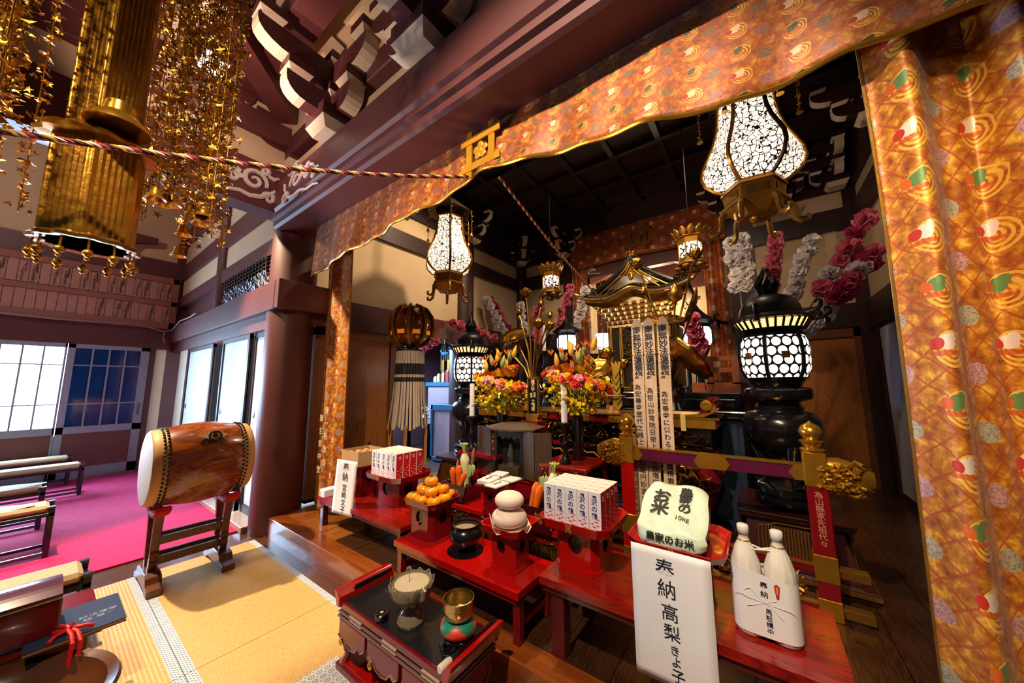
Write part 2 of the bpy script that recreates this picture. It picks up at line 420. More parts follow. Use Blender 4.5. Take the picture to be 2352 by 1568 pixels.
# ------------------------------------------------------------ front pillars
def pillar(n_, x, y, r, z0, z1, lab, mt=None):
    m = MB().lathe([(r, z0), (r, z1)], 40, T(x, y))
    return struct(m.build(n_, mt or PAINT, smooth=True), lab)
pillar('trim_3', -4.83, 1.80, .262, -.012, 4.45, 'large round reddish brown pillar beside the drum')
pillar('trim_4', 1.45, 1.85, .262, .2, 4.45, 'round pillar behind the right drape')
pillar('trim_5', -7.35, 1.72, .165, 2.9, 5.2, 'round post above the paper screens')
pillar('trim_6', -4.86, 4.95, .24, .2, 5.4, 'round pillar in the side wall of the altar room', PAINT_SHADED)
pillar('trim_7', -4.80, 7.0, .2, .2, 5.4, 'dark corner pillar of the altar room', PAINT_SHADED)

# big front beam with mouldings, spanning the opening
def extr(prof, x0, x1):   # profile (y,z) extruded along X
    n = len(prof); vs = [(x0, y, z) for y, z in prof]+[(x1, y, z) for y, z in prof]
    fs = [tuple(range(n)), tuple(range(2*n-1, n-1, -1))]+[(i, (i+1) % n, n+(i+1) % n, n+i) for i in range(n)]
    return MB().add(vs, fs)
prof = [(2.12, 3.62), (1.52, 3.62), (1.49, 3.64), (1.49, 3.70), (1.455, 3.715), (1.455, 3.745), (1.475, 3.765), (1.475, 3.80), (1.445, 3.82), (1.445, 4.14), (1.47, 4.18), (2.12, 4.18)]
struct(extr(prof, -4.75, 2.4).build('trim_8', PAINT), 'massive moulded front beam over the altar opening')
# beam along Y at the pillar, with scroll carvings
struct(MB().box(-4.95, -4.66, -1.5, 1.62, 3.80, 4.36).build('trim_9', PAINT, bevel=.01), 'cross beam from the pillar into the hall')
CARV = M('carved_scroll', '#cfc6bd', .6, c2='#b7aca3')
def spiral(cx, cz, r0, r1, turns, a0, sgn=1, n=26):
    return [(cx+(r0+(r1-r0)*i/n)*cos(a0+sgn*2*pi*turns*i/n), cz+(r0+(r1-r0)*i/n)*sin(a0+sgn*2*pi*turns*i/n)) for i in range(n+1)]
def scrolls():
    S = []
    S.append(spiral(.30, .26, .14, .02, 1.5, pi*1.1, -1))
    S.append([(.02, .30), (.06, .22), (.14, .14), (.22, .08), (.34, .05), (.44, .07), (.52, .05), (.60, .02), (.72, .02), (.84, -.02)])
    S.append(spiral(.13, .10, .07, .015, 1.2, 0, 1)); S.append(spiral(.50, .22, .07, .015, 1.3, pi, -1))
    S.append([(.44, .30), (.50, .33), (.56, .28), (.62, .26), (.68, .20), (.74, .20)])
    S.append(spiral(.20, .42, .05, .01, 1.2, pi*.3, 1)); S.append([(.16, .38), (.10, .36), (.04, .40)])
    S.append(spiral(.66, .14, .045, .01, 1.1, pi*.8, -1))
    return S
def scroll_part(parent, mapf, name='scroll_carving', rk=1.0):
    for c in scrolls():
        m = MB(); n = len(c); rr = [.030*rk*(1-.75*abs(i/(n-1)-.35)) for i in range(n)]
        m.tube([mapf(u, v_) for u, v_ in c], rr, 6); m.build(name, CARV, parent, smooth=True)
o9 = bpy.data.objects['trim_9']; o8 = bpy.data.objects['trim_8']
scroll_part(o9, lambda u, v_: (-4.652, 1.52-u*.95, 3.84+v_*1.0))
scroll_part(o8, lambda u, v_: (-4.5+u*1.25+v_*.5, 1.44, 3.74+v_*.95), rk=.65)

# nageshi rail wrapping the pillar + screens wall
ng = MB().box(-10.3, -4.62, 1.52, 1.75, 2.60, 2.95).box(-4.85, -4.62, 1.75, 7.0, 2.46, 2.86)
struct(ng.build('trim_10', PAINT, bevel=.008), 'broad painted rail running round the pillar')
struct(MB().box(-4.60, -4.5, 1.52, 2.2, 2.60, 2.95).build('trim_11', PAINT, bevel=.006))
ws = MB()
for z0, z1, m_ in ((2.40, 2.60, 0), (3.40, 3.62, 0), (4.02, 4.35, 0), (4.8, 5.2, 0)): ws.box(-10.3, -4.9, 1.60, 1.72, z0, z1)
wsl = struct(ws.build('wall_screens', PAINT), 'upper wall over the paper screens')
for z0, z1 in ((3.62, 4.02), (4.35, 4.8)): MB().box(-10.3, -4.9, 1.64, 1.70, z0, z1).build('plaster_panel', PLASTER, wsl)
MB().box(-10.3, -4.9, 1.70, 1.75, 2.4, 7.2).build('backing', PAINT, wsl)
# carved transom and little bundle hooks on the rail
tr = struct(MB().box(-7.0, -5.15, 1.62, 1.66, 3.0, 3.40).build('trim_12', M('transom_back', '#8a7f86', .7)), 'carved openwork transom over the rail')
for k in range(15):
    xx = -6.95+k*.125
    MB().box(xx, xx+.02, 1.585, 1.62, 3.18, 3.40).build('lattice_bar', DARKW, tr)
for k in range(4): MB().box(-7, -5.15, 1.59, 1.615, 3.2+k*.055, 3.215+k*.055).build('lattice_rail', DARKW, tr)
m = MB()
for k in range(150):
    xx = -6.95+rnd.random()*1.78; zz = 3.0+rnd.random()*.17; a = rnd.random()*pi
    m.tube([(xx, 1.60, zz), (xx+.05*cos(a), 1.575, zz+.03), (xx+.07*cos(a+1), 1.60, zz+.06*sin(a))], .009, 5)
c_ = m.build('carving', M('silver_carving', '#8b93a4', .4, .6), tr, smooth=True); c_['kind'] = 'stuff'
# nijimi: cord with bundle ends along the rail
m = MB(); pts = [(-10.22, -3+k*.5, 2.93-.03*sin(k*1.3)) for k in range(9)]+[(-10.2, 1.4, 2.84), (-10.05, 1.5, 2.86), (-9.4, 1.505, 2.99), (-8.6, 1.505, 2.97), (-8.2, 1.51, 3.0)]
m.tube(pts, .012, 6); m.tube([(-10.2, 1.42, 2.85), (-10.15, 1.40, 2.7), (-10.12, 1.43, 2.58)], .014, 6)
tag(m.build('cord', M('pale_cord', '#a38c84', .7), smooth=True), 'pale thin cord strung along the rail over the windows', 'cord')

# paper screens (shoji)
PAPER = NT('screen_paper'); PAPER.set(Base_Color=lin('#dfe3ee'), Roughness=.9, Emission_Color=lin('#cfe0ff'), Emission_Strength=.0)
tl = PAPER.node('ShaderNodeBsdfTranslucent'); tl.inputs[0].default_value = (*lin('#dfe6f2'), 1); mx = PAPER.node('ShaderNodeMixShader'); mx.inputs[0].default_value = .55
PAPER.link(PAPER.p.outputs[0], mx.inputs[1]); PAPER.link(tl.outputs[0], mx.inputs[2]); PAPER.link(mx.outputs[0], PAPER.t.nodes['Material Output'].inputs[0])
PAPER.link(PAPER.noise(PAPER.coord('Object', (1, 1, 40)), 8, 2)*.04+.88, PAPER.p.inputs['Roughness'])
def screen(k, x0, x1, y, frame=True, lab=None):
    t = struct(MB().box(x0, x1, y, y+.012, .1, 2.40).build('door_%d' % k, PAPER.m), lab)
    if frame:
        for a, b in ((x0, x0+.05), (x1-.07, x1)): MB().box(a, b, y-.02, y+.03, .06, 2.40).build('stile', DARKW, t)
        for a, b in ((.06, .16), (2.34, 2.40)): MB().box(x0, x1, y-.018, y+.028, a, b).build('rail', DARKW, t)
        MB().lathe([(.028, 0), (.03, .006), (.02, .008)], 12, T(x0+.16, y-.004, 1.3, rx=pi/2, s=(1, 1.6, 1))).build('pull', BLACK, t)
screen(1, -9.15, -7.47, 1.66, lab='white paper sliding screen nearest the corner')
screen(2, -6.86, -5.66, 1.64, lab='white paper sliding screen beside the drum')
screen(3, -5.62, -4.95, 1.69, lab='white paper sliding screen behind the pillar')
struct(MB().box(-9.75, -9.15, 1.63, 1.7, .06, 2.4).build('wall_corner', CREAM), 'pale jamb board beside the corner post')
# bright window seen through the gap in the screens
wg = struct(MB().box(-8.6, -6.6, 2.82, 2.86, 0, 2.6).build('wall_beyond_screens', CREAM), 'pale wall seen through the screen gap')
o = MB().box(-7.9, -7.2, 2.80, 2.82, .9, 2.2).build('window_1', M('lit_pane', '#eaf3ff', .3, emit=2.2, ecol='#dbeaff')); struct(o, 'bright window beyond the screens')
struct(MB().box(-9.4, -4.95, 1.5, 1.76, -.012, .06).build('trim_13', M('sill_wood', '#b9a89c', .35, coat=.3), bevel=.004), 'pale sill below the paper screens')

# ------------------------------------------------------------ window wall at the far left
XW = -10.3
GREY = M('aluminium_grey', '#9fa3b4', .5, .2)
ww = MB().box(XW-.12, XW, -3.6, 1.9, 2.48, 2.92).box(XW-.12, XW, -3.6, 1.9, 4.03, 4.4).box(XW-.14, XW-.02, 1.5, 1.75, -.01, 5.2).box(XW-.12, XW+.02, 1.26, 1.34, -.01, 2.5)
wl = struct(ww.build('wall_left', PAINT), 'far wall of the side hall')
MB().box(XW-.1, XW-.04, -3.6, 1.6, 4.4, 7.2).build('plaster_panel', PLASTER, wl)
MB().box(XW-.1, XW-.02, 1.34, 1.5, 0, 2.45).build('white_post', CREAM, wl)
# curved bracket silhouettes in the plaster
m = MB(); m.prism([(0, 0), (.12, .02), (.24, .1), (.3, .22), (.42, .26), (.6, .3), (.6, .42), (-.6, .42), (-.6, .3), (-.42, .26), (-.3, .22), (-.24, .1), (-.12, .02)], 0, .12, Matrix.Translation((XW+.02, .55, 4.4)) @ Matrix.Rotation(pi/2, 4, 'Z') @ UPR)
m.build('bracket', PAINT, wl)
GLASS = NT('flare_blue_glass'); GLASS.set(Base_Color=lin('#0d2140'), Roughness=.08, Coat_Weight=.4); gz = GLASS.noise(GLASS.coord('Object', (1, 2, 1)), 2.5, 2)
GLASS.set(Base_Color=GLASS.mix(gz, lin('#08244c'), lin('#164a94'))); GLASS = GLASS.m  # lens-flare blue is put into the pane colour
CLEAR = NT('clear_glass'); CLEAR.set(Base_Color=(.8, .9, 1), Roughness=.05, Metallic=0.0); _tb = CLEAR.node('ShaderNodeBsdfTransparent'); _mx = CLEAR.node('ShaderNodeMixShader'); _mx.inputs[0].default_value = .93
CLEAR.link(CLEAR.p.outputs[0], _mx.inputs[1]); CLEAR.link(_tb.outputs[0], _mx.inputs[2]); CLEAR.link(_mx.outputs[0], CLEAR.t.nodes['Material Output'].inputs[0]); CLEAR = CLEAR.m
def glazed(k, y0, y1, glass, cols, lab, sr=.13):
    t = struct(MB().box(XW-.05, XW+.0, y0, y1, .02, .2).box(XW-.05, XW, y0, y1, .82, .95).box(XW-.05, XW, y0, y1, 2.40, 2.48)
               .box(XW-.05, XW, y0, y0+.09, .02, 2.48).box(XW-.05, XW, y1-sr, y1, .02, 2.48).build('window_%d' % k, GREY, bevel=.004), lab)
    MB().box(XW-.04, XW-.02, y0+.09, y1-sr, .2, .82).build('lower_panel', M('brown_panel', '#7d4a44', .6), t)
    W = y1-sr-y0-.09; ys = [y0+.09+W*i/cols for i in range(cols+1)]; zs = [.95, 1.36, 2.08, 2.40]
    for i in range(cols):
        for j in range(3): MB().box(XW-.035, XW-.028, ys[i], ys[i+1], zs[j], zs[j+1]).build('pane', glass, t)
    for yy in ys[1:-1]: MB().box(XW-.045, XW-.005, yy-.012, yy+.012, .95, 2.40).build('glazing_bar', GREY, t)
    for zz in zs[1:-1]: MB().box(XW-.04, XW-.012, y0+.09, y1-sr, zz-.011, zz+.011).build('glazing_bar', GREY, t)
    MB().box(XW-.001, XW+.006, y1-.09, y1-.05, 1.1, 1.34).build('pull', BLACK, t) if sr > .1 else None
glazed(2, .21, 1.26, GLASS, 4, 'dark glazed sliding door beside the corner post')
glazed(3, -1.02, .205, CLEAR, 5, 'bright daylit glazed sliding door', .03)
glazed(4, -2.3, -1.03, CLEAR, 5, 'second bright glazed sliding door at the frame edge')
# two rows of wooden name plates
PLW = WOOD('name_plate_wood', '#b08070', '#bc8e7c', '#a07062', 'Z', 1.2, rough=.7)
PLF = WOOD('name_frame_wood', '#8f5c50', '#9c685a', '#835246', 'Y', 1.2, rough=.7)
t = thing('name_plate_board', 'long framed board of wooden name plates above the windows', 'plate board', (XW, 0, 2.9))
for z0, z1 in ((0, .14), (.50, .60), (1.0, 1.12)): MB().box(.0, .07, -3.2, 1.57, z0, z1).build('frame_rail', PLF, t, bevel=.004)
MB().box(0, .07, 1.47, 1.57, 0, 1.12).build('frame_end', PLF, t); MB().box(-.02, .01, -3.2, 1.5, .05, 1.1).build('backing', PLF, t)
pm = [MB().box(.01, .03+.006*q, 0, .108, 0, .40).mesh('name_plate', PLW, bevel=.003) for q in range(3)]
def strokes(seed):
    r_ = random.Random(seed); m = MB()
    for c0, hh, z0 in ((.075, .012, .36), (.04, .02, .24), (.055, .016, .30)):
        z = z0
        while z > .03+(.16 if c0 == .075 else 0):
            for q in range(3):
                yy = c0+(r_.random()-.5)*.018; l = .014+.014*r_.random()
                m.box(.0365, .0375, yy-l/2, yy+l/2, z-.006*q-.005, z-.006*q) if r_.random() < .6 else m.box(.0365, .0375, yy-.003, yy+.003, z-.018, z)
            z -= .022 if c0 == .075 else .034
    return m.mesh('ink_writing', M('brown_ink', '#2a1614', .8))
sm = [strokes(q) for q in range(6)]
for row, z0 in ((0, .60), (1, .13)):
    for k in range(27):
        yy = 1.36-k*.113
        if yy < -1.7: break
        p = put('name_plate', pm[(k*7+row) % 3], t, loc=(.005, yy, z0+(.01 if row == 0 else -.005)))
        if row == 0 or k < 9 and k not in (3, 4): put('ink_writing', sm[(k*5+row) % 6], p)
# ------------------------------------------------------------ altar room walls
DOORW = WOOD('cedar_door', '#9a5a22', '#b36c2c', '#84481a', 'Z', .7, rough=.4, coat=.2)
DOORD = WOOD('cedar_door_frame', '#6b3818', '#7d4520', '#562a10', 'Z', .8, rough=.45)
XL = -4.75
wl2 = struct(MB().box(XL-.1, XL-.02, 1.95, 7.05, 2.86, 4.0).build('wall_altar_left', PLASTER), 'plastered side wall of the altar room')
MB().box(XL-.1, XL-.02, 2.0, 7.05, 4.28, 4.62).build('upper_plaster', PLASTER, wl2)
for z0, z1 in ((4.0, 4.28), (4.62, 5.5)): MB().box(XL-.12, XL+.04, 1.95, 7.0, z0, z1).build('beam', PAINT_SHADED, wl2)
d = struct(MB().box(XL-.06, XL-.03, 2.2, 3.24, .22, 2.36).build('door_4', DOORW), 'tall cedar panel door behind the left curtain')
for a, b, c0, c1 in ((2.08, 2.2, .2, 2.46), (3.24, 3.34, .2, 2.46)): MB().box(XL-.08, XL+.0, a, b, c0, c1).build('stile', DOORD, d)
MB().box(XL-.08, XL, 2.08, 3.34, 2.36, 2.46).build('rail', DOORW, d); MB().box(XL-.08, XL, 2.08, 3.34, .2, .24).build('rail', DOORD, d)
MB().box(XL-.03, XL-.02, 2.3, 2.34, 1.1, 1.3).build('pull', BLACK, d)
struct(MB().box(XL-.12, XL, 5.2, 7.0, .2, 2.86).build('wall_altar_left_lower', PAINT_SHADED), 'dark lower wall by the round pillar')
YB = 7.0
wb = struct(MB().box(-4.75, -3.28, YB, YB+.08, 2.86, 4.02).build('wall_back', PLASTER), 'plastered back wall beside the altar niche')
MB().box(-4.75, -3.28, YB, YB+.08, 4.36, 4.64).build('upper_plaster', PLASTER, wb)
for x0, x1 in ((-4.75, -3.28), (-.32, 2.0)):
    for z0, z1 in ((4.02, 4.36), (2.5, 2.86), (4.64, 5.5)): MB().box(x0, x1, YB-.05, YB+.1, z0, z1).build('beam', PAINT_SHADED, wb)
MB().box(-4.75, -3.28, YB, YB+.08, .2, 2.5).build('lower_wall', PAINT_SHADED, wb)
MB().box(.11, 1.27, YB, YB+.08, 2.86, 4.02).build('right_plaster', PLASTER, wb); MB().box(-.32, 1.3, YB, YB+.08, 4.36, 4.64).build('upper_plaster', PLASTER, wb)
for x0, x1 in ((-.36, .11), (1.27, 1.46), (-3.52, -3.26)): MB().box(x0, x1, YB-.06, YB+.1, .2, 5.4).build('post', PAINT_SHADED, wb)
d = struct(MB().box(.3, 1.27, YB+.0, YB+.03, .2, 2.36).build('door_5', DOORW), 'cedar door in the back wall behind right lantern')
for x0, x1 in ((.2, .3), (1.2, 1.27)): MB().box(x0, x1, YB-.03, YB+.03, .2, 2.5).build('stile', DOORD, d)
MB().box(.2, 1.27, YB-.03, YB+.03, 2.36, 2.5).build('rail', DOORD, d)
XR = 1.42
wr = struct(MB().box(XR, XR+.1, 2.0, 7.0, 2.86, 4.02).build('wall_altar_right', PLASTER), 'right side wall of the altar room')
for z0, z1 in ((2.46, 2.86), (4.02, 4.36), (4.64, 5.5)): MB().box(XR-.06, XR+.1, 1.9, 7.0, z0, z1).build('beam', PAINT_SHADED, wr)
MB().box(XR, XR+.1, 2, 7, 4.36, 4.64).build('upper_plaster', PLASTER, wr)
MB().box(XR-.03, XR+.08, 1.9, 7.0, .2, 2.46).build('lower_wall', DARKW, wr)
SLIDE = M('pale_screen', '#b9bcc6', .6)
MB().box(XR-.05, XR-.03, 5.0, 6.5, .3, 2.40).build('pale_panel', SLIDE, wr)
for a in (4.92, 6.5): MB().box(XR-.07, XR-.02, a, a+.08, .2, 2.46).build('stile', DARKW, wr)
MB().box(-3.3, -.3, YB-.05, YB+.1, 4.6, 5.55).build('beam', PAINT_SHADED, wb)
MB().box(-4.9, 1.6, YB+.05, YB+.12, 5.3, 5.6).build('beam', PAINT_SHADED, wb)
# niche behind the altar
nw = struct(MB().box(-3.3, -.3, 8.9, 9.0, .2, 5.0).box(-3.32, -3.26, 7.0, 8.95, .2, 5.0).box(-.34, -.28, 7.0, 8.95, .2, 5.0).build('wall_niche', PLASTER), 'cream plaster niche behind the gilded shrine')
MB().box(-3.3, -.3, 8.82, 8.9, 3.95, 4.6).build('beam', PAINT, nw); MB().box(-2.95, -2.72, 7.5, 7.7, .2, 4.6).build('post', PAINT, nw)
MB().box(-3.02, -2.90, 7.0, 7.12, .2, 4.2).build('pale_post', CREAM, nw)
MB().box(-3.3, -.3, 7.02, 8.95, 4.95, 5.05).build('niche_ceiling', PAINT, nw)
bm_ = MB().box(-3.3, -.3, 6.98, 7.16, 4.05, 4.40)
bo = struct(bm_.build('trim_14', PAINT, bevel=.01), 'painted lintel over the altar niche')
for sgn, cx in ((1, -2.95), (-1, -.6)):
    m = MB()
    for c in scrolls()[:4]: m.tube([(cx+sgn*u*.38, 6.965, 4.1+v_*.45) for u, v_ in c], .012, 5)
    s_ = m.build('scroll_carving', CARV, bo, smooth=True); s_['kind'] = 'stuff'
MB().prism([(-2.95, 4.05), (-2.4, 4.05), (-2.6, 3.98), (-2.95, 3.9)], 0, .14, Matrix.Translation((0, 7.14, 0)) @ UPR).build('corner_bracket', M('pinkish_paint', '#a5655a', .5), bo)
MB().prism([(-.6, 4.05), (-1.15, 4.05), (-.95, 3.98), (-.6, 3.9)], 0, .14, Matrix.Translation((0, 7.14, 0)) @ UPR).build('corner_bracket', MATS['pinkish_paint'], bo)

# ceilings
cl = struct(MB().box(-4.9, 2.2, 1.8, 7.2, 5.5, 5.58).build('ceiling', M('ceiling_dark', '#2a1a12', .6)), 'dark coffered ceiling of the altar room')
CBAR = M('ceiling_bar', '#1c1212', .45, coat=.2)
for k in range(9): MB().box(-4.6+k*.72, -4.52+k*.72, 2.0, 7.0, 5.42, 5.5).build('coffer_bar', CBAR, cl)
for k in range(7): MB().box(-4.8, 1.5, 2.3+k*.72, 2.38+k*.72, 5.415, 5.495).build('coffer_bar', CBAR, cl)
struct(MB().box(-10.4, 3.5, -4.5, 1.9, 7.2, 7.3).build('ceiling_hall', M('hall_ceiling', '#4a302a', .7)), 'high ceiling of the hall')

# ------------------------------------------------------------ bracket work
def hijiki(L, w_, h, cre=True):   # bracket arm along X centred, curved underside, cream end faces
    c = h*.62; pr = [(-L/2, h), (-L/2, h-c*.45)]
    for i in range(6):
        a = i/5*pi/2; pr.append((-L/2+(L*.20)*(1-cos(a)), (h-c*.45)-(h-c*.45)*sin(a)))
    pr += [(-x, z) for x, z in reversed(pr)]
    m = MB(); n = len(pr)
    vs = [(x, -w_/2, z) for x, z in pr]+[(x, w_/2, z) for x, z in pr]
    m.add(vs, [tuple(range(n)), tuple(range(2*n-1, n-1, -1))])
    for i in range(n):
        j = (i+1) % n
        m.cur = 1 if (pr[i][1] > .0005 or pr[j][1] > .0005) and not (pr[i][1] == h and pr[j][1] == h) else 0
        m.add([vs[i], vs[j], vs[j+n], vs[i+n]], [(0, 1, 2, 3)])
    m.cur = 0
    return m
def masu(m, x, y, z, a, h):        # bearing block: tapered foot (cream) and square top
    m.cur = 1; m.prism([(-a*.36, -a*.36), (a*.36, -a*.36), (a*.36, a*.36), (-a*.36, a*.36)], 0, h*.4, T(x, y, z), top=[(-a/2, -a/2), (a/2, -a/2), (a/2, a/2), (-a/2, a/2)])
    m.cur = 0; m.box(x-a/2, x+a/2, y-a/2, y+a/2, z+h*.4, z+h)
def bracket(name, x, y, z, s=1.0, rz=0, tiers=2, lab=None, MB2=[PAINT, CREAM]):
    t = bpy.data.objects.new(name, None); col.objects.link(t); t.location = (x, y, z); t.rotation_euler = (0, 0, rz); t.scale = (s, s, s); struct(t, lab)
    m = MB(); masu(m, 0, 0, 0, .42, .26); m.build('bearing_block', MB2, t)
    zz = .2
    for k in range(tiers):
        L = .95+.55*k
        ax = hijiki(L, .17, .24).mesh('bracket_arm', MB2)
        put('bracket_arm', ax, t, loc=(0, 0, zz)); put('bracket_arm', ax, t, loc=(0, -.05, zz+.002), rot=(0, 0, pi/2))
        for px_, py_ in ((-L/2+.12, 0), (L/2-.12, 0), (0, -L/2+.07), (0, 0)):
            m = MB(); masu(m, px_, py_, zz+.24, .24, .16); m.build('small_block', MB2, t)
        zz += .40
    return t
bracket('trim_20', -4.83, 1.78, 4.45, 1.1, 0, 3, 'bracket cluster on top of the big pillar')
for k, xx in enumerate((-3.35, -1.9, -.45)): bracket('trim_%d' % (21+k), xx, 1.50, 4.18, .9, 0, 2, 'bracket cluster on the front beam')
up_ = struct(MB().box(-4.6, 2.4, 1.62, 1.75, 4.18, 4.52).build('wall_over_beam', PLASTER), 'cream strip over the front beam')
MB().box(-4.6, 2.4, 1.56, 1.75, 4.62, 4.86).build('upper_beam', PAINT, up_, bevel=.01)
MB().box(-4.6, 2.4, 1.56, 1.72, 4.86, 5.3).build('plaster', PLASTER, up_)
MB().box(-4.75, 2.4, 1.0, 1.28, 5.12, 5.36).build('purlin', PAINT, up_, bevel=.01)
sl = MB(); sl.add([(-4.75, 1.6, 5.3), (2.4, 1.6, 5.3), (2.4, 1.25, 5.36), (-4.75, 1.25, 5.36), (-4.75, 1.0, 5.36), (2.4, 1.0, 5.36), (2.4, .45, 5.95), (-4.75, .45, 5.95)], [(0, 1, 2, 3), (4, 5, 6, 7)])
sl.build('sloped_soffit', PLASTER, up_)
MB().box(-4.75, 2.4, .3, .62, 5.8, 6.1).build('ceiling_purlin', PAINT, up_, bevel=.01)
for k in range(9): # ribs on the soffit
    xx = -4.3+k*.72
    MB().prism([(1.02, 5.34), (.98, 5.34), (.42, 5.93), (.46, 5.95)], -.04, .04, Matrix.Translation((xx, 0, 0)) @ Matrix(((0, 0, 1, 0), (1, 0, 0, 0), (0, 1, 0, 0), (0, 0, 0, 1)))).build('rib', PAINT, up_)
# side bay over the cross beam
ub = struct(MB().box(-4.86, -4.74, -1.6, 1.6, 4.36, 4.72).build('wall_over_cross_beam', PLASTER), 'cream strip over the cross beam')
MB().box(-4.95, -4.62, -1.6, 1.6, 4.72, 4.98).build('upper_beam', PAINT, ub, bevel=.01); MB().box(-4.45, -4.2, -1.6, 1.3, 5.2, 5.44).build('purlin', PAINT, ub, bevel=.01)
sl = MB(); sl.add([(-4.4, -1.6, 5.44), (-4.4, 1.2, 5.44), (-3.8, .6, 6.0), (-3.8, -1.6, 6.0), (-4.8, -1.6, 4.98), (-4.8, 1.6, 4.98), (-4.5, 1.6, 5.3), (-4.5, -1.6, 5.3)], [(0, 1, 2, 3), (4, 5, 6, 7)])
sl.build('sloped_soffit', PLASTER, ub); MB().box(-3.95, -3.65, -1.6, .6, 5.9, 6.2).build('ceiling_purlin', PAINT, ub, bevel=.01)
bracket('trim_24', -4.70, .45, 4.36, .95, -pi/2, 2, 'bracket cluster on the cross beam')
cp_ = thing('ceiling_lamp', 'bright white lamp panel among the ceiling brackets', 'lamp', (-4.35, .72, 5.0)); MB().box(-.14, .14, -.1, .1, 0, .03).build('lit_panel', M('ceiling_lamp_white', '#fff4e8', .5, emit=4.5, ecol='#fff0e0'), cp_); MB().box(-.16, .16, -.12, .12, .03, .24).build('housing', PAINT, cp_)
# diagonal corner arm sweeping from the pillar cluster toward the hall
t = struct(put('trim_25', hijiki(2.1, .24, .34).mesh('corner_arm', [PAINT, CREAM]), None, loc=(-4.1, 1.05, 4.95), rot=(0, 0, -pi/4)), 'diagonal corner arm of the bracket work')
t2 = struct(put('trim_26', hijiki(2.6, .22, .3).mesh('corner_arm', [PAINT, CREAM]), None, loc=(-4.0, .95, 5.42), rot=(0, 0, -pi/4)), 'upper diagonal corner arm of the bracket work')
# brackets along the altar room walls
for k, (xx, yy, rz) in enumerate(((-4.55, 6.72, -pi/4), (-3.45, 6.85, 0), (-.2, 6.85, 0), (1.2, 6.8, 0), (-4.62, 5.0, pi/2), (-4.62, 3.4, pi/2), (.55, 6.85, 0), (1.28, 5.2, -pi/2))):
    bracket('trim_%d' % (30+k), xx, yy, 4.62, .62, rz, 2, 'bracket cluster under the altar room ceiling', [PAINT_SHADED, CREAM])

# ------------------------------------------------------------ brocade curtains
def hem(x):
    pts = [(-4.3, 2.98), (-3.48, 3.05), (-2.92, 3.12), (-2.32, 3.15), (-1.89, 3.2), (-1.6, 3.245), (-1.48, 3.226), (-.93, 3.148), (-.59, 3.082), (-.07, 2.985), (.4, 2.99), (.82, 2.92), (1.3, 2.88)]
    for (a, za), (b, zb_) in zip(pts, pts[1:]):
        if a <= x <= b: return za+(zb_-za)*(x-a)/(b-a)
    return 2.95
va = thing('valance', 'orange gold brocade valance hung along the front beam', 'curtain', (-1.5, 1.80, 3.62))
def vfn(u, v):
    x = -4.24+u*5.6; zt = 3.63; zb_ = hem(x); z = zt+(zb_-zt)*v
    return (x+1.5, .03*sin(u*34)*v+.012*sin(u*95+v*2)*v-.05*v, z-3.62)
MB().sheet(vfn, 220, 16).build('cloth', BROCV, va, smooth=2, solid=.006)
m = MB(); m.tube([(vfn(k/220, 1)[0], vfn(k/220, 1)[1], vfn(k/220, 1)[2]) for k in range(221)], .011, 6)
m.build('gold_hem', GOLD, va, smooth=True)
YEL = M('yellow_silk', '#c98f1c', .45, .2, c2='#a87414')
def igeta(parent, cx, cy, cz, w_, b, tilt=0, mat=YEL):
    for dx in (-1, 1): MB().box(-b/2, b/2, -.006, .006, -w_*.62, w_*.62).build('crest_bar', mat, parent, loc=(cx+dx*w_*.36, cy, cz), rot=(0, tilt, 0))
    for dz in (-1, 1): MB().box(-w_*.62, w_*.62, -.006, .006, -b/2, b/2).build('crest_bar', mat, parent, loc=(cx, cy-.004, cz+dz*w_*.36), rot=(0, tilt, 0))
    m = MB()
    for k in range(5):
        a = pi/2+k*2*pi/5; m.ball((cos(a)*w_*.14, 0, sin(a)*w_*.14), (w_*.1, .008, w_*.1), 10, 6)
    m.ball((0, 0, 0), (w_*.09, .012, w_*.09), 10, 6)
    c = m.build('crest_blossom', mat, parent, loc=(cx, cy, cz), smooth=True); c['kind'] = 'stuff'
igeta(va, -.03, -.075, -.22, .30, .055, 0)
def drop(name, lab, x0, x1, y, z0, z1, folds, amp, seed, mat=BROC):
    t = thing(name, lab, 'curtain', ((x0+x1)/2, y, z0)); W = x1-x0
    def f(u, v):
        s_ = sin(u*folds*2*pi+seed)+.35*sin(u*folds*4.7*pi+seed*2+v*1.5)
        return ((u-.5)*W+.012*sin(v*5+u*7), amp*s_*(.55+.45*v), (z1-z0)*(1-v))
    MB().sheet(f, int(30+folds*18), 60).build('cloth', mat, t, smooth=2, solid=.006)
    MB().tube([f(0, k/40) for k in range(41)], .008, 6).build('edge_trim', GOLDD, t, smooth=True)
    MB().tube([f(1, k/40) for k in range(41)], .008, 6).build('edge_trim', GOLDD, t, smooth=True)
    return t
dl = drop('curtain_panel', 'narrow orange brocade curtain hanging beside the pillar', -4.54, -3.98, 2.08, .24, 3.4, 1.2, .05, .7)
WT = M('woven_white_text', '#e4cfae', .6)
vtext('施主宮中堂', .085, WT, dl, Matrix.Translation((-.02, -.075, .75)) @ UPR, .01, 1.75, 'woven_lettering')
vtext('施一祈念同', .085, WT, dl, Matrix.Translation((.13, -.09, .85)) @ UPR, .01, 1.75, 'woven_lettering')
drop('curtain_panel', 'broad gold brocade drape with crane motifs at right edge', .44, 1.42, 1.86, .22, 3.4, 3.3, .085, 2.9)
